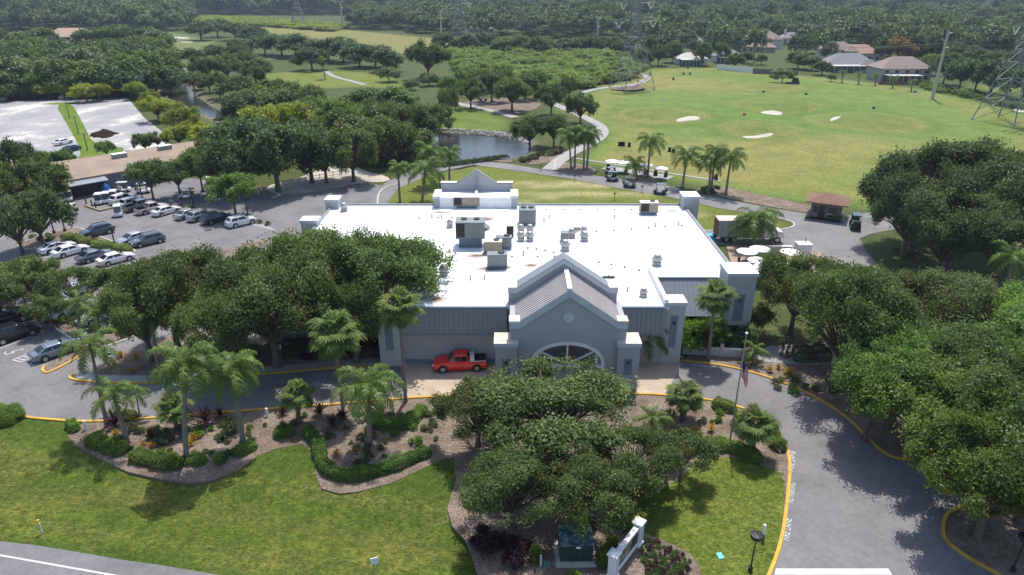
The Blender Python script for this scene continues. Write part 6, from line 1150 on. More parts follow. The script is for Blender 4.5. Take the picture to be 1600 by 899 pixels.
for a_, b_ in zip(pen, pen[1:]):
    a_, b_ = Vector(a_), Vector(b_); mid = (a_ + b_) / 2 - o; MB().box((mid.x, mid.y, .14), ((b_ - a_).length, .25, .28), math.atan2((b_ - a_).y, (b_ - a_).x)).build('timber', simple('weathered_timber', (.3, .25, .14), .9), t)
for px, py in ((135, 319), (144, 322), (150, 326)): x, y = G(px, py); one('bollard', MB().lathe([(.11, 0), (.11, 1.0), (.07, 1.08)], n=10), M_BLK, 'short black bollard beside the timber cart pen', 'bollard', 'bollards by the cart pen', (x, y, .02))
# dirt heap on the gravel
x, y = G(163, 212); me = bpy.data.meshes.new('dirt_heap'); bm = bmesh.new(); rgd = np.random.default_rng(5); bmesh.ops.create_grid(bm, x_segments=26, y_segments=18, size=1)
for v in bm.verts:
    rr = math.hypot(v.co.x, v.co.y) * (1 + .22 * math.sin(3 * math.atan2(v.co.y, v.co.x) + 1) + .1 * math.sin(7 * math.atan2(v.co.y, v.co.x))); v.co.z = max(-.1, (1 - rr) * 1.7 + .15 * math.sin(v.co.x * 5) * math.cos(v.co.y * 4)) + rgd.uniform(0, .1) * (rr < .95) - .03; v.co.x *= 2.9; v.co.y *= 3.4
bm.to_mesh(me); bm.free(); me.materials.append(simple('dark_topsoil', (.034, .023, .017), 1, 0, .4, 1.5, 8, .8, .05)); tag(link(bpy.data.objects.new('dirt_heap', me)), 'heap of dark brown topsoil on the gravel lot', 'dirt heap').location = (x, y, .03)
# white fence rails behind the great oak
p0 = Vector(G(445, 292)); p1 = Vector(G(545, 272)); d = p1 - p0; t = thing('rail_fence', 'grey picket rail along the pale apron behind the great dark oak', 'fence', (p0.x, p0.y, 0), math.atan2(d.y, d.x)); Ln = d.length
for z in (.4, .95): MB().box((Ln / 2, 0, z), (Ln, .05, .09)).build('rail', M_METAL, t)
for i in range(int(Ln / 1.5) + 1): MB().box((i * 1.5, 0, .6), (.1, .1, 1.2)).build('post', M_METAL, t)
# ================================================================== street furniture and signs
def lamp(px, py, h, label, group='lamp posts in the left lots', heads=1):
    x, y = G(px, py); t = thing('lamp_post', label, 'lamp post', (x, y, hz((x, y))), 0, group); MB().lathe([(.22, 0), (.22, .5), (.1, .55), (.075, h)], n=8).build('pole', M_BLK, t); MB().box((.25, -.1, h + .05), (.9, .5, .16)).build('lamp_head', M_BLK, t)
for a_, tp, lb in (((181, 388), 355, 'beside the grassy divider hedge'), ((102, 362), 316, 'left of the round dark tree trunk'), ((85, 365), 340, 'short, by the round dark tree'), ((303, 326), 295, 'beside the pale service road'), ((388, 339), 312, 'right of the small spreading tree'), ((223, 312), 287, 'among the far parking row'), ((48, 500), 455, 'dark, in the bed between the near car rows')):
    g_ = G(*a_); lamp(a_[0], a_[1], max(3, ZAT(tp, g_[1])), 'black lamp post ' + lb)
for a_, tp in (((98, 158), 128), ((109, 186), 160), ((123, 210), 182), ((137, 236), 208), ((36, 155), 138), ((30, 60), 40)):
    g_ = G(*a_); t = thing('light_pole', 'thin light pole standing along the grass strip of the gravel lot', 'pole', (g_[0], g_[1], 0), 0, 'light poles of the gravel lot'); h = max(4, ZAT(tp, g_[1])); MB().lathe([(.14, 0), (.09, h)], n=6).build('pole', M_SBARK, t); MB().box((.3, 0, h), (.8, .3, .12)).build('lamp_head', M_METAL, t)
x, y = G(1172, 893); t = thing('globe_lamp', 'black lamp post with round flat head on the right lawn', 'lamp post', (x, y, .05)); h = ZAT(838, y); MB().lathe([(.16, 0), (.16, .35), (.055, .4), (.045, h - .3)], n=8).build('pole', M_BLK, t); MB().lathe([(.1, h - .35), (.34, h - .25), (.44, h - .05), (.42, h + .1), (.12, h + .2)], n=8).build('lamp_head', M_BLK, t); MB().box((.0, .0, h + .28), (.06, .06, .2)).build('finial', M_BLK, t); MB().lathe([(.06, h - .5), (.08, h - .36)], n=8).build('lamp_socket', M_WHITE, t)
x, y = G(1582, 893); t = thing('globe_lamp', 'black lamp post with round flat head in the bottom right bed', 'lamp post', (x, y, .05)); h = ZAT(848, y) + .4; MB().lathe([(.16, 0), (.16, .35), (.055, .4), (.045, h - .3)], n=8).build('pole', M_BLK, t); MB().lathe([(.1, h - .35), (.34, h - .25), (.44, h - .05), (.42, h + .1), (.12, h + .2)], n=8).build('lamp_head', M_BLK, t)
def marker(px, py, h, label, mat, r=.11, bottom=None):
    x, y = G(px, py); t = thing('marker_post', label, 'marker post', (x, y, hz((x, y)) + .02), 0, None); MB().lathe([(r, 0), (r, h - .1), (r * .7, h)], n=10).build('post', mat, t)
    if bottom: MB().lathe([(r * 1.06, 0), (r * 1.06, h * .35)], n=10).build('sleeve', bottom, t)
marker(135, 672, .95, 'white cylindrical marker post at the left kerb of the front bed', M_WHITE, .13); marker(418, 651, .85, 'white cylindrical marker post at the kerb right of the queen palms', M_WHITE, .13); marker(1191, 843, 1.3, 'white marker post with green foot on the right lawn', M_WHITE, .12, LM['hedge'])
marker(845, 885, 1.0, 'thin pale post beside the transformer', M_STUC2, .07); marker(67, 833, .95, 'yellow-topped utility marker stake on the front lawn', M_WHITE, .05, None)
x, y = G(66, 832); one('marker_flag', MB().box((0, 0, .95), (.12, .1, .45), 0, None, (1.3, 1.2)), simple('yellow_marker', (.75, .48, .02), .5), 'yellow cap on the utility stake on the front lawn', 'marker', None, (x, y, hz((x, y))))
x, y = G(582, 912); t = thing('street_sign', 'white edged sign seen from behind at the bottom lawn edge', 'sign', (x, y, hz((x, y)))); MB().tube([(0, 0, -.1), (.25, 0, 1.95)], .045, 6).build('post', M_ALU, t); MB().box((.28, -.02, 2.0), (.5, .04, .5), .3).build('panel', M_WHITE, t)
x, y = G(441, 570); t = thing('parking_sign', 'small white parking sign on a post at the sidewalk by the left wing', 'sign', (x, y, .13)); MB().tube([(0, 0, 0), (0, 0, 2.1)], .04, 6).build('post', M_METAL, t); pn = MB().box((0, -.05, 1.95), (.36, .03, .5)).build('panel', M_WHITE, t); MB().lathe([(.1, 0), (.1, .004)], (0, -.075, 2.03), 12, None, 'y').build('blue_symbol', simple('sign_blue', (.02, .10, .4), .5), pn); MB().box((0, -.072, 1.82), (.24, .01, .07)).build('text_bar', M_BLK, pn)
x, y = G(1125, 870); one('valve_cover', MB().box((0, 0, .03), (.38, .52, .06), .15), simple('teal_lid', (.13, .55, .50), .6), 'pale teal valve cover set in the right lawn', 'utility cover', None, (x, y, .045))
x, y = G(855, 882); one('valve_cover', MB().box((0, 0, .05), (.4, .5, .1), .1), simple('dull_teal', (.06, .2, .2), .6), 'dull green utility lid left of the transformer', 'utility cover', None, (x, y, .035))
# transformer
x, y = G(900, 884); t = thing('transformer', 'dark green padmount transformer with weathered lid in the shaded mulch', 'transformer', (x, y + .95, .03), R(1)); mg = simple('transformer_green', (.015, .045, .04), .5, 0, .25, 2, 12, .05)
m, nt, N, L, b = nodes_of('weathered_lid'); L.new(ramp(N, L, noise(N, L, 2.2, 6, .6), [(.42, (.02, .07, .085)), (.55, (.09, .16, .18)), (.68, (.27, .31, .31))]), b.inputs['Base Color']); b.inputs['Roughness'].default_value = .45
MB().box((0, 0, .12), (2.7, 2.3, .24)).build('concrete_pad', M_KERB, t); MB().box((0, 0, .95), (2.15, 1.75, 1.42)).build('cabinet', mg, t); MB().box((0, .02, 1.69), (2.25, 1.85, .07), 0, None, (1, 1), R(4)).build('lid', m, t); MB().box((.1, -.89, 1.45), (.3, .02, .16)).build('label_plate', M_WHITE, t); MB().box((0, -.885, .7), (.03, .03, .9)).build('door_seam', M_BLK, t)
# monument sign: two white posts, framed dark face with a pale emblem
p0 = Vector(G(957, 902)); p1 = Vector(G(995, 852)); d = p1 - p0; ang = math.atan2(d.y, d.x); Ln = 3.5
t = thing('monument_sign', 'white framed monument sign with dark panel beside the right lawn', 'sign', (p0.x, p0.y, .03), ang)
for u in (0, Ln):
    ps = MB().box((u, 0, .95), (.52, .52, 1.9)).build('post', M_WHITE, t); MB().box((u, 0, 1.97), (.72, .72, .14)).build('post_cap', M_CAP, ps); MB().box((u, 0, 2.07), (.6, .6, .1), 0, None, (.6, .6)).build('post_top', M_CAP, ps); MB().box((u, 0, .12), (.66, .66, .24)).build('plinth', M_WHITE, ps)
    for sy in (-1, 1): MB().box((u, sy * .262, 1.0), (.3, .02, 1.3)).build('post_panel', M_STUC2, ps)
MB().box((Ln / 2, 0, .3), (Ln - .52, .34, .26)).build('bottom_rail', M_WHITE, t); MB().box((Ln / 2, 0, 1.72), (Ln - .52, .36, .18)).build('top_rail', M_WHITE, t)
fc = MB().box((Ln / 2, 0, 1.03), (Ln - .52, .18, 1.2)).build('sign_panel', simple('dark_sign_face', (.045, .04, .036), .5), t); mg_ = simple('pale_gold_lettering', (.42, .36, .24), .5)
mb = MB(); yy = -.1
for k, (u0, amp) in enumerate(((.75, .26), (1.05, .3), (1.4, .34), (1.75, .3), (2.1, .25))):
    pts = [(u0 + .25 * math.sin(tt * 2.2 + k), yy, 1.05 + amp * math.cos(tt * 1.4 + k * .8)) for tt in np.linspace(0, 3.6, 14)]; mb.tube(pts, .022, 5)
mb.tube([(.8, yy, .62), (2.5, yy, .62)], .018, 5); mb.tube([(1.65 + .5 * math.cos(tt), yy, 1.08 + .42 * math.sin(tt)) for tt in np.linspace(0, 6.283, 25)], .018, 5); mb.build('emblem', mg_, fc)
# flagpole with limp flag
b_ = G(1140, 692); h = 10.2; t = thing('flagpole', 'tall silver flagpole in the island bed, striped flag hanging limp', 'flagpole', (b_[0], b_[1], .03)); MB().lathe([(.09, 0), (.075, 3), (.045, h)], n=10).build('pole', M_ALU, t); MB().lathe([(.02, h), (.11, h + .06), (.11, h + .16), (.02, h + .22)], n=10).build('finial', M_CAP, t)
m, nt, N, L, b = nodes_of('striped_flag'); tc = N.new('ShaderNodeTexCoord'); uv = N.new('ShaderNodeAttribute'); uv.attribute_name = 'flag_uv'; sx = N.new('ShaderNodeSeparateXYZ'); L.new(uv.outputs['Vector'], sx.inputs[0])
mu = N.new('ShaderNodeMath'); mu.operation = 'MULTIPLY'; mu.inputs[1].default_value = 6.5; L.new(sx.outputs[1], mu.inputs[0]); fr = N.new('ShaderNodeMath'); fr.operation = 'FRACT'; L.new(mu.outputs[0], fr.inputs[0]); gt = N.new('ShaderNodeMath'); gt.operation = 'GREATER_THAN'; gt.inputs[1].default_value = .5; L.new(fr.outputs[0], gt.inputs[0])
c1 = mixc(N, L, gt.outputs[0], (.52, .02, .03), (.72, .70, .68)); lt = N.new('ShaderNodeMath'); lt.operation = 'LESS_THAN'; lt.inputs[1].default_value = .4; L.new(sx.outputs[0], lt.inputs[0]); g2 = N.new('ShaderNodeMath'); g2.operation = 'GREATER_THAN'; g2.inputs[1].default_value = .46; L.new(sx.outputs[1], g2.inputs[0]); an = N.new('ShaderNodeMath'); an.operation = 'MULTIPLY'; L.new(lt.outputs[0], an.inputs[0]); L.new(g2.outputs[0], an.inputs[1])
L.new(mixc(N, L, an.outputs[0], c1, (.02, .025, .12)), b.inputs['Base Color']); b.inputs['Roughness'].default_value = .8
nu, nv = 16, 14; vs = []; uvs = []
zt = ZAT(563, b_[1])
for j in range(nv + 1):
    for i in range(nu + 1):
        u, v = i / nu, j / nv; fold = .10 * math.sin(u * 14) * (1 - .2 * v); vs.append((.07 + u * .62 + .05 * math.sin(v * 5 + u * 6), fold, zt - (1 - v) * 1.5 - u * 1.15)); uvs.append((u, v, 0))
fs = [(j * (nu + 1) + i, j * (nu + 1) + i + 1, (j + 1) * (nu + 1) + i + 1, (j + 1) * (nu + 1) + i) for j in range(nv) for i in range(nu)]
o = MB().add(vs, fs, m).build('flag', m, None, (b_[0], b_[1], .03)); a_ = o.data.attributes.new('flag_uv', 'FLOAT_VECTOR', 'POINT'); a_.data.foreach_set('vector', np.array(uvs, np.float32).ravel()); tag(o, 'red and white striped flag with blue corner hanging limp from the flagpole', 'flag')
# ramp wall and railings by the right door
p0 = Vector(G(1066, 553)); p1 = Vector(G(1176, 560)); d = p1 - p0; t = thing('ramp_wall', 'low grey ramp wall with white coping before the right hand doorway', 'wall', (p0.x, p0.y, 0), math.atan2(d.y, d.x)); Ln = d.length; MB().box((Ln / 2, 0, .45), (Ln, .2, .9)).build('wall', M_PILL, t); MB().box((Ln / 2, 0, .94), (Ln + .1, .3, .08)).build('coping', M_CAP, t); MB().box((Ln * .55, -.02, .75), (.35, .3, 1.5)).build('post', M_PILL, t)
p0 = Vector(G(1176, 545)); p1 = Vector(G(1300, 535)); d = p1 - p0; t = thing('railing', 'black metal railing along the path right of the clubhouse', 'railing', (p0.x, p0.y, .04), math.atan2(d.y, d.x)); Ln = d.length
for z in (.5, 1.05): MB().box((Ln / 2, 0, z), (Ln, .04, .05)).build('rail', M_BLK, t)
for i in range(int(Ln / 1.4) + 1): MB().box((i * 1.4, 0, .55), (.06, .06, 1.1)).build('post', M_BLK, t)
for i in range(int(Ln / .28)): MB().box((i * .28, 0, .77), (.02, .02, .55)).build('baluster', M_BLK, t)
# patio umbrellas, white cabinet
def umbrella(px, py, zt, rad, label, group, table=True):
    x, y = G(px, py, zt); t = thing('umbrella', label, 'umbrella', (x, y, hz((x, y)) + .03), random.random(), group); MB().lathe([(.3, 0), (.3, .08), (.035, .1), (.03, zt + .15)], n=8).build('pole', M_ALU, t)
    n = 8; vs = [(0, 0, zt + .15)] + [(rad * math.cos(i * math.pi / 4), rad * math.sin(i * math.pi / 4), zt - .3) for i in range(n)] + [(0, 0, zt + .11)] + [(rad * math.cos(i * math.pi / 4), rad * math.sin(i * math.pi / 4), zt - .36) for i in range(n)]
    MB().add(vs, [(0, i + 1, (i + 1) % n + 1) for i in range(n)] + [(n + 1, (i + 1) % n + n + 2, i + n + 2) for i in range(n)] + [(i + 1, i + n + 2, (i + 1) % n + n + 2, (i + 1) % n + 1) for i in range(n)]).build('canopy', M_WHITE, t)
    MB().lathe([(.05, zt + .15), (.03, zt + .3)], n=6).build('finial', M_ALU, t)
    return x, y
for i, (px, py, lb) in enumerate(((1168, 390, 'greyish patio umbrella at the left of the patio, behind'), (1188, 386, 'white patio umbrella next to the truck'), (1186, 404, 'middle patio umbrella, left of centre'), (1191, 416, 'front patio umbrella beside the corner pier'), (1236, 391, 'patio umbrella before the white cabinet'), (1222, 410, 'patio umbrella by the tree crowns'), (1262, 406, 'rightmost patio umbrella among the leaves'))):
    x, y = umbrella(px, py, 2.5, 1.45, lb, 'umbrellas on the patio'); tt = thing('patio_table', 'round dark table under a patio umbrella', 'table', (x + .0, y + .0, .03), 0, 'patio tables'); MB().lathe([(.55, .7), (.55, .75)], n=14).build('table_top', M_SBARK, tt); MB().lathe([(.32, .12), (.05, .16), (.05, .7)], n=8).build('pedestal', M_BLK, tt)
    for k in range(4): a_ = k * 1.57 + .5; c_ = thing('patio_chair', 'dark chair at a patio table', 'chair', (x + 1.0 * math.cos(a_), y + 1.0 * math.sin(a_), .03), a_, 'patio chairs'); MB().box((0, 0, .43), (.45, .45, .06)).build('seat', M_BLK, c_); MB().box((.21, 0, .7), (.05, .45, .5)).build('backrest', M_BLK, c_); [MB().box((sx_ * .19, sy_ * .19, .2), (.04, .04, .4)).build('leg', M_BLK, c_) for sx_ in (-1, 1) for sy_ in (-1, 1)]
sheet('patio', GL([(1135, 386), (1200, 384), (1280, 394), (1300, 425), (1210, 445), (1150, 440)]), .05, simple('brick_patio', (.33, .24, .19), .9, 0, .2, 1, 8, .2))
for i, (px, py) in enumerate(((957, 250), (975, 252), (1009, 256), (1033, 261))): umbrella(px, py, 2.4, 1.5, ('leftmost', 'second', 'third', 'rightmost')[i] + ' white umbrella on the practice tee', 'umbrellas on the practice tee')
for i, (px, py) in enumerate(((950, 266), (978, 270), (1008, 273), (1024, 275), (1040, 277), (1118, 282))):
    x, y = G(px, py); t = thing('bag_stand', 'dark bag stand on the practice tee terrace', 'stand', (x, y, hz((x, y)) + .1), i, 'bag stands on the tee'); MB().box((0, 0, .5), (.9, .5, .9), 0, None, (.7, .6)).build('rack', M_BLK, t); MB().box((0, .1, 1.05), (.6, .3, .3)).build('bin', M_SBARK, t)
x, y = G(1252, 402); t = thing('white_cabinet', 'white box-shaped cooler cabinet at the corner of the patio', 'cabinet', (x, y, .05)); MB().box((0, 0, 1.0), (1.9, 1.5, 2.0)).build('casing', M_WHITE, t); MB().box((0, 0, 2.04), (2.0, 1.6, .08)).build('lid', M_CAP, t); MB().tube([(.2, 0, 2.08), (.2, 0, 2.9)], .05, 6).build('flue', M_BLK, t)
p0 = Vector(G(1195, 404)); p1 = Vector(G(1245, 405)); d = p1 - p0; t = thing('patio_wall', 'white topped low wall closing the back of the patio', 'wall', (p0.x, p0.y + 2, .05), 0); MB().box((d.length / 2, 0, .5), (d.length, .3, 1.0)).build('wall', M_PILL, t); MB().box((d.length / 2, 0, 1.04), (d.length, .4, .08)).build('coping', M_CAP, t)
# range hut
p = G(1300, 346); t = thing('range_hut', 'small grey hut with low brown hipped roof at the range drive', 'hut', (p[0], p[1] + 2.6, .04), R(-28)); MB().box((0, 0, .12), (5.6, 5.2, .24)).build('step', M_BLK, t)
hm = simple('hut_wall', (.20, .19, .175), .9); MB().box((0, 0, 1.5), (4.6, 4.2, 2.7)).build('wall', hm, t); MB().add([(-3.2, -3, 2.9), (3.2, -3, 2.9), (3.2, 3, 2.9), (-3.2, 3, 2.9), (-.7, 0, 3.9), (.7, 0, 3.9), (-3.2, -3, 2.75), (3.2, -3, 2.75), (3.2, 3, 2.75), (-3.2, 3, 2.75)], [(0, 1, 5, 4), (1, 2, 5), (2, 3, 4, 5), (3, 0, 4), (9, 8, 7, 6), (0, 6, 7, 1), (1, 7, 8, 2), (2, 8, 9, 3), (3, 9, 6, 0)]).build('roof', simple('brown_shingle', (.20, .115, .085), .95, 0, .3, 2, 12, .4), t)
MB().box((-.6, -2.12, 1.2), (1.0, .08, 2.1)).build('door', M_DARK, t); w = MB().box((1.0, -2.12, 1.6), (1.4, .08, 1.0)).build('window', M_GLZ, t); MB().box((1.0, -2.16, 1.05), (1.6, .12, .08)).build('sill', M_CAP, w); MB().box((-1.6, -2.12, 1.6), (.6, .08, 1.0)).build('window', M_GLZ, t)
for i, (px, py, lb) in enumerate(((1275, 336, 'left of the range hut'), (1304, 346, 'before the range hut'))): shrub(px, py, 1.0, 'fresh', 'leafy pot plant ' + lb, None, name='potted_plant')
# range target flags and posts
for i, (px, py, c_) in enumerate(((1157, 203, 'red'), (1188, 160, 'black'), (1254, 165, 'black'), (1358, 190, 'black'), (1034, 176, 'white'), (1222, 132, 'beige'), (1430, 160, 'white'), (1424, 158, 'black'), (1072, 116, 'black'))):
    x, y = G(px, py); t = thing('target_flag', 'target flag on a thin pole standing on a practice green', 'flag', (x, y, hz((x, y))), 0, 'target flags on the range'); MB().tube([(0, 0, 0), (0, 0, 3.2)], .06, 5).build('pole', M_WHITE, t); MB().add([(0, 0, 3.2), (1.1, .1, 3.1), (1.0, 0, 2.5), (0, 0, 2.5), (0, .03, 3.2), (1.1, .13, 3.1), (1.0, .03, 2.5), (0, .03, 2.5)], [(0, 1, 2, 3), (7, 6, 5, 4), (0, 4, 5, 1), (1, 5, 6, 2), (2, 6, 7, 3), (3, 7, 4, 0)]).build('cloth', PAINT[c_], t)
for i, (px, py) in enumerate(((968, 228), (971, 228), (974, 228), (983, 229), (1046, 237), (1052, 239), (1052, 125), (1068, 116), (1078, 116))):
    x, y = G(px, py); one('yardage_board', MB().box((0, 0, .55), (.7, .15, 1.0)).box((0, 0, .1), (.9, .5, .12)), M_BLK, 'small dark yardage board standing on the range grass', 'board', 'yardage boards', (x, y, hz((x, y))))
for i in range(4): x, y = G((845, 898, 960, 1003)[i], (268, 283, 313, 301)[i]); t = thing('path_light', 'small black mushroom path light on the rear lawn', 'light', (x, y, .02), 0, 'path lights'); MB().lathe([(.05, 0), (.05, 1.1), (.25, 1.12), (.22, 1.3), (.05, 1.4)], n=8).build('fixture', M_BLK, t)
# ================================================================== pylons, poles, wires
M_STEEL = simple('galvanised_lattice', (.24, .25, .25), .7, .1, .12, .5, 5, .05); M_POLE = simple('concrete_pole', (.46, .44, .40), .9, 0, .12, .5, 5, .1); M_WIRE = simple('aluminium_wire', (.14, .145, .15), .8, 0, .1, .5, 5, 0)
def pylon(base, H, w, ang, label, arms=((.60, 9.5), (.76, 8.0), (.92, 6.5)), t_=.22):
    t = thing('transmission_tower', label, 'pylon', (base[0], base[1], 0), ang, 'transmission towers'); waist = H * .52; ww = w * .26; top = w * .12
    def hw(z): return (w + (ww - w) * z / waist) / 2 if z < waist else (ww + (top - ww) * (z - waist) / (H - waist)) / 2
    lv = [0, H * .14, H * .27, H * .38, H * .46, waist] + [waist + (H - waist) * k / 7 for k in range(1, 8)]
    for sx in (-1, 1):
        for sy in (-1, 1):
            MB().tube([(sx * hw(z), sy * hw(z), z) for z in (0, waist, H)], [t_ * .6, t_ * .5, t_ * .35], 4).build('leg', M_STEEL, t)
    br = MB()
    for a, c in zip(lv, lv[1:]):
        for ax in (0, 1):
            for s in (-1, 1):
                def pt(u, z): k = hw(z); return (u * k, s * k, z) if ax == 0 else (s * k, u * k, z)
                br.tube([pt(-1, a), pt(1, c)], t_ * .3, 3); br.tube([pt(1, a), pt(-1, c)], t_ * .3, 3); br.tube([pt(-1, c), pt(1, c)], t_ * .3, 3)
                if a < H * .3: br.tube([pt(0, c), pt(-1, (a + c) / 2)], t_ * .22, 3); br.tube([pt(0, c), pt(1, (a + c) / 2)], t_ * .22, 3)
    br.build('bracing', M_STEEL, t); tips = []
    for f, ln in arms:
        z = H * f; k = hw(z); 
        for s in (-1, 1):
            m_ = MB()
            for y in (-k, k): m_.tube([(s * k, y, z), (s * ln, 0, z + .3)], t_ * .35, 3); m_.tube([(s * k, y, z + 2.2), (s * ln, 0, z + .3)], t_ * .35, 3)
            for q in (.33, .66):
                xx = s * (k + (ln - k) * q); m_.tube([(xx, -k * (1 - q), z + .1), (xx, 0, z + 2.2 * (1 - q) + .3 * q)], t_ * .25, 3); m_.tube([(xx, k * (1 - q), z + .1), (xx, 0, z + 2.2 * (1 - q) + .3 * q)], t_ * .25, 3)
            m_.build('crossarm', M_STEEL, t); tips.append((s * ln, z))
            iv = MB()
            for off in (-1.4, 1.4): iv.tube([(s * (ln - 2.5) + off, 0, z + .2), (s * (ln - 2.5), 0, z - 2.0)], .16, 5)
            iv.build('insulator', M_CAP, t)
    ca, sa = math.cos(ang), math.sin(ang); return [(base[0] + (x - (2.5 if x > 0 else -2.5)) * ca, base[1] + (x - (2.5 if x > 0 else -2.5)) * sa, z - 2.0) for x, z in tips]
def ground_at(px, py): return G(px, py)
T1 = pylon(ground_at(987, 139), 39, 12.5, R(20), 'lattice transmission tower standing at the edge of the scrub field', t_=.28)
T2 = pylon(ground_at(1572, 190), 42, 12.0, R(24), 'largest lattice transmission tower, cut by the right edge', t_=.34)
T3 = pylon(ground_at(718, 74), 42, 13, R(16), 'distant lattice transmission tower behind the tree belt', t_=.36)
T4 = pylon(ground_at(467, 40), 42, 14, R(12), 'faint lattice transmission tower above the reed clearing', t_=.5)
def wire(a, c, sag, label, r=.05, group='power lines'):
    a, c = Vector(a), Vector(c); n = 12; p = [a.lerp(c, i / n) - Vector((0, 0, sag * 4 * (i / n) * (1 - i / n))) - a for i in range(n + 1)]; one('power_line', MB().tube([tuple(q) for q in p], r, 4), M_WIRE, label, 'wire', group, tuple(a))
for i in range(6):
    wire(T1[i], T2[i], 5, 'conductor wire sagging between the near tower and the right hand tower', .035, 'conductors right of the near tower'); wire(T3[i], T1[i], 5, 'conductor wire sagging between the distant tower and the near tower', .04, 'conductors left of the near tower'); wire(T4[i], T3[i], 6, 'conductor wire between the two most distant towers', .05, 'far conductors')
PT = []
for bp, tp, lb in (((1456, 157), 48, 'tall pale concrete power pole at the far right of the range'), ((932, 86), 26, 'pale power pole behind the scrub field'), ((690, 63), 16, 'pale power pole at the edge of the far fairway'), ((536, 45), 2, 'most distant pale power pole above the far fairway')):
    g_ = G(*bp); h = max(15, min(32, ZAT(tp, g_[1]))); t = thing('power_pole', lb, 'pole', (g_[0], g_[1], 0)); sc = 1 + g_[1] / 700; MB().lathe([(.42 * sc, 0), (.26 * sc, h)], n=8).build('pole', M_POLE, t)
    for k in range(3): MB().tube([(0, 0, h - 1 - k * 2.2), (1.4 * (-1) ** k, 0, h - .6 - k * 2.2)], .1 * sc, 5).build('insulator_arm', M_CAP, t)
    PT.append((g_[0], g_[1], h))
for k in range(3):
    for i in range(3):
        a, c = PT[i], PT[i + 1]; s_ = 1.4 * (-1) ** k; wire((c[0] + s_, c[1], c[2] - .6 - k * 2.2), (a[0] + s_, a[1], a[2] - .6 - k * 2.2), 3.5, 'thin wire strung between the pale power poles', .03, 'wires between the power poles')
    a = PT[0]; s_ = 1.4 * (-1) ** k; wire((a[0] + s_, a[1], a[2] - .6 - k * 2.2), (a[0] + 150, a[1] - 60, a[2] - 2 - k * 2.2), 3, 'thin wire running right from the tall power pole', .025, 'wires right of the tall pole')
# ================================================================== houses beyond the range and in the woods
RC = {'brown': simple('brown_roof_shingle', (.25, .195, .17), .95, 0, .15, .8, 4, .2), 'grey': simple('grey_roof_shingle', (.22, .215, .225), .95, 0, .15, .8, 4, .2), 'tan': simple('tan_roof_tile', (.42, .29, .21), .9, 0, .15, .8, 4, .2), 'pale': simple('pale_roof', (.50, .48, .45), .9, 0, .12, .8, 4, .1), 'orange': simple('terracotta_roof', (.34, .21, .155), .9, 0, .2, .8, 4, .2)}
WC = {'white': simple('white_house_wall', (.66, .65, .62), .9, 0, .06, 1, 10, .1), 'cream': simple('cream_house_wall', (.52, .45, .36), .9, 0, .06, 1, 10, .1), 'grey': simple('grey_house_wall', (.36, .35, .34), .9, 0, .06, 1, 10, .1)}
M_SCREEN = simple('screen_mesh', (.05, .055, .06), .5, 0, .2, 1, 8, 0)
def house(px, py, w, d, h, rise, roof, wall, label, ang=0.0, lanai=False, wing=True, chimney=False):
    x, y = G(px, py); t = thing('house', label, 'house', (x, y + d / 2, 0), R(ang), 'houses beyond the range'); MB().box((0, 0, h / 2), (w, d, h)).build('wall', WC[wall], t)
    def hip(cx, cy, w, d, h, rise, nm='roof'):
        e = .6; rl = max(.3, (w - d) / 2) if w > d else .3; rl2 = max(.3, (d - w) / 2) if d > w else 0
        V = [(cx - w / 2 - e, cy - d / 2 - e, h), (cx + w / 2 + e, cy - d / 2 - e, h), (cx + w / 2 + e, cy + d / 2 + e, h), (cx - w / 2 - e, cy + d / 2 + e, h), (cx - rl, cy - rl2, h + rise), (cx + rl, cy + rl2 * 0 - rl2, h + rise)]
        V[5] = (cx + rl, cy - rl2 * 0, h + rise); V[4] = (cx - rl, cy, h + rise); V += [(v[0], v[1], h - .2) for v in V[:4]]
        return MB().add(V, [(0, 1, 5, 4), (1, 2, 5), (2, 3, 4, 5), (3, 0, 4), (9, 8, 7, 6), (0, 6, 7, 1), (1, 7, 8, 2), (2, 8, 9, 3), (3, 9, 6, 0)]).build(nm, RC[roof], t)
    rf = hip(0, 0, w, d, h, rise)
    if wing: MB().box((w * .28, -d / 2 - 1.5, h * .45), (w * .34, 3, h * .9)).build('wing_wall', WC[wall], t); hip(w * .28, -d / 2 - 1.2, w * .34, 4, h * .9, rise * .55, 'wing_roof')
    if chimney: MB().box((-w * .3, 0, h + rise * .9), (1.2, 1.2, rise * 1.2)).build('chimney', WC['white'], rf)
    n = max(2, int(w / 4))
    for i in range(n):
        xx = -w / 2 + w * (i + .5) / n
        for zz in ((1.5,) if h < 4 else (1.5, h - 1.3)):
            wd = MB().box((xx, -d / 2 - .03, zz), (1.5, .1, 1.3)).build('window', M_GLZ, t); MB().box((xx, -d / 2 - .08, zz - .72), (1.7, .14, .12)).build('sill', M_CAP, wd)
    if lanai:
        MB().box((-w * .15, -d / 2 - 3.2, 1.4), (w * .62, 5.2, 2.8)).build('screen_porch', M_SCREEN, t); MB().box((-w * .15, -d / 2 - 3.2, 2.9), (w * .66, 5.6, .2)).build('porch_roof', RC['pale'], t)
        for i in range(6): MB().box((-w * .15 - w * .31 + w * .62 * i / 5, -d / 2 - 5.85, 1.4), (.16, .12, 2.8)).build('porch_post', WC['white'], t)
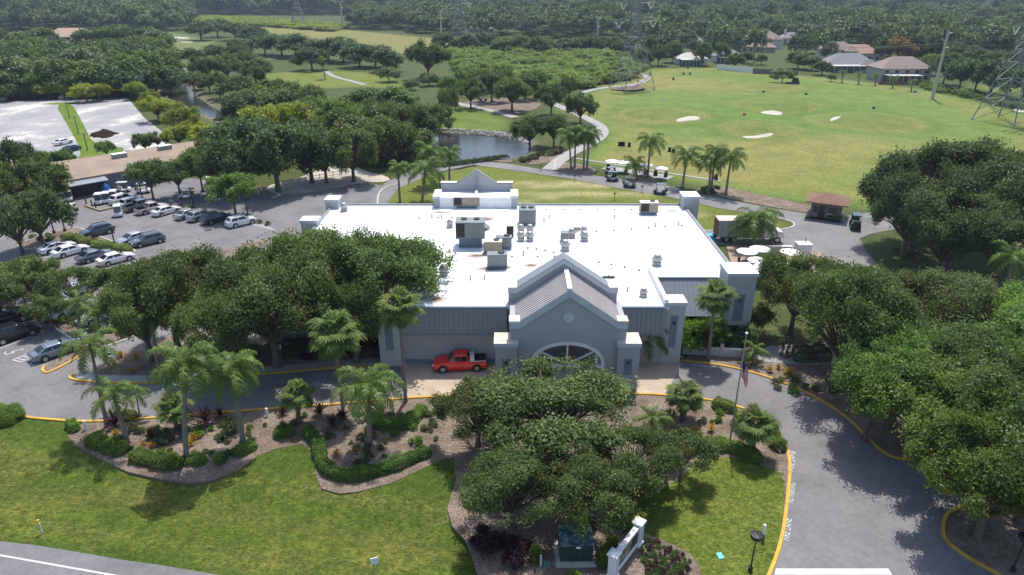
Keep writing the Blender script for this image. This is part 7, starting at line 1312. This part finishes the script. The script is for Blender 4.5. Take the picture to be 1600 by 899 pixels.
H_ = [(1414, 128, 20, 12, 5.0, 4.2, 'brown', 'grey', 'brown roofed house with screened porch nearest the golden tree', 0, True, False), (1330, 112, 22, 12, 3.0, 4.4, 'grey', 'cream', 'grey roofed bungalow with dark porch behind the young palms', 0, True, True), (1310, 96, 17, 10, 5.6, 3.6, 'brown', 'white', 'two-storey white house left of the terracotta roof', 0, False, True), (1345, 96, 20, 12, 3.8, 4.0, 'orange', 'cream', 'house with wide terracotta roof behind the bungalow', 0, False, False), (1198, 76, 17, 12, 6.0, 4.0, 'brown', 'white', 'two-storey white house behind the white fence', 0, False, True), (1182, 82, 20, 12, 3.2, 4.0, 'tan', 'cream', 'tan roofed house beside the two-storey white one', 5, False, True), (1162, 64, 18, 12, 4.0, 3.6, 'brown', 'cream', 'brown roofed house farther back among the trees', 0, False, False), (1082, 102, 14, 9, 3.0, 2.5, 'pale', 'white', 'pale roofed porch house between the range edge trees', 0, True, False), (1140, 98, 14, 9, 3.0, 2.8, 'grey', 'white', 'white screened house left of the white fence', 0, True, False), (1080, 76, 18, 10, 3.6, 3.4, 'grey', 'cream', 'cream house half hidden by tall trees', 0, False, False), (962, 46, 28, 14, 3.6, 4.2, 'brown', 'white', 'wide brown roofed house behind the near pylon', 0, True, False), (845, 42, 20, 12, 5.4, 4.0, 'grey', 'white', 'grey roofed house with chimney left of the power pole', 0, False, True), (1085, 36, 22, 12, 4, 4, 'tan', 'cream', 'far tan roofed house right of the pylon', 0, False, False), (1130, 40, 22, 12, 4, 4, 'pale', 'white', 'far pale roofed house in the wood', 0, False, False), (752, 52, 20, 12, 3.6, 4, 'pale', 'cream', 'pale roofed house beside the distant pylon', 0, False, False), (782, 44, 26, 14, 4.6, 5, 'grey', 'cream', 'big grey roofed house left of the scrub field', 0, False, True), (1240, 72, 16, 10, 4.6, 3.4, 'grey', 'white', 'white house with chimney among dark trees', 0, False, False), (1040, 48, 18, 10, 4.0, 3.4, 'pale', 'white', 'pale house between far tree crowns', 0, False, False), (1290, 78, 16, 10, 4.2, 3.4, 'brown', 'cream', 'brown house behind the dark garden trees', 0, False, False)]
for i, a in enumerate(H_): house(*a[:9], ang=a[9], lanai=a[10], wing=a[11], chimney=i in (11, 16))
house(105, 72, 30, 16, 5.5, 5.0, 'tan', 'cream', 'large tan roofed mansion rising out of the wood at the upper left', 12, False, True); house(118, 78, 12, 8, 4, 2.6, 'orange', 'cream', 'salmon coloured annexe of the mansion in the wood', 12, False, False); house(205, 108, 16, 10, 3.5, 3.0, 'pale', 'white', 'white house glimpsed behind the creek trees', 0, False, False)
x, y = G(745, 76); t = thing('shelter', 'small white roofed shelter at the end of the far fairway', 'shelter', (x, y, 0)); MB().box((0, 0, 3), (9, 5, .3)).build('roof', M_CAP, t); [MB().box((sx * 4, sy * 2, 1.5), (.25, .25, 3)).build('post', M_METAL, t) for sx in (-1, 1) for sy in (-1, 1)]
# fences along the range edge
def fence(a, c, h, mat, label, step=2.4):
    a, c = Vector(G(*a)), Vector(G(*c)); d = c - a; t = thing('fence', label, 'fence', (a.x, a.y, hz(a)), math.atan2(d.y, d.x), 'fences at the range edge'); n = max(2, int(d.length / step)); w = d.length / n; me = MB().box((w / 2, 0, h / 2), (w - .14, .08, h)).mesh('fence_panel', mat); mp = MB().box((0, 0, h / 2 + .06), (.16, .16, h + .12)).mesh('post', mat)
    for i in range(n): inst('fence_panel', me, t, None, (i * w, 0, 0)); inst('post', mp, t, None, (i * w, 0, 0))
    inst('post', mp, t, None, (n * w, 0, 0))
fence((1120, 110), (1175, 115), 2.3, M_WHITE, 'white panel fence along the far edge of the range'); fence((1176, 116), (1246, 119), 2.1, simple('weathered_fence', (.16, .15, .135), .95), 'weathered dark panel fence right of the white one'); fence((1062, 104), (1098, 101), 2.0, simple('brown_fence', (.2, .13, .09), .95), 'brown panel fence left of the white one'); fence((1372, 133), (1450, 134), 1.2, simple('brown_fence', (.2, .13, .09), .95), 'low brown fence before the screened house')
# ================================================================== the air itself
hb = MB().box((0, 2800, 31), (9000, 6400, 66)).build('haze', None); m = bpy.data.materials.new('haze_air'); m.use_nodes = True; N = m.node_tree.nodes; L = m.node_tree.links
for n in list(N): N.remove(n)
pv = N.new('ShaderNodeVolumePrincipled'); pv.inputs['Color'].default_value = (.66, .80, 1.0, 1); pv.inputs['Density'].default_value = HAZE; pv.inputs['Anisotropy'].default_value = .2; ou = N.new('ShaderNodeOutputMaterial'); L.new(pv.outputs[0], ou.inputs['Volume']); hb.data.materials.append(m); tag(hb, kind='stuff'); hb['label'] = 'thin bluish haze filling the air over the whole course'
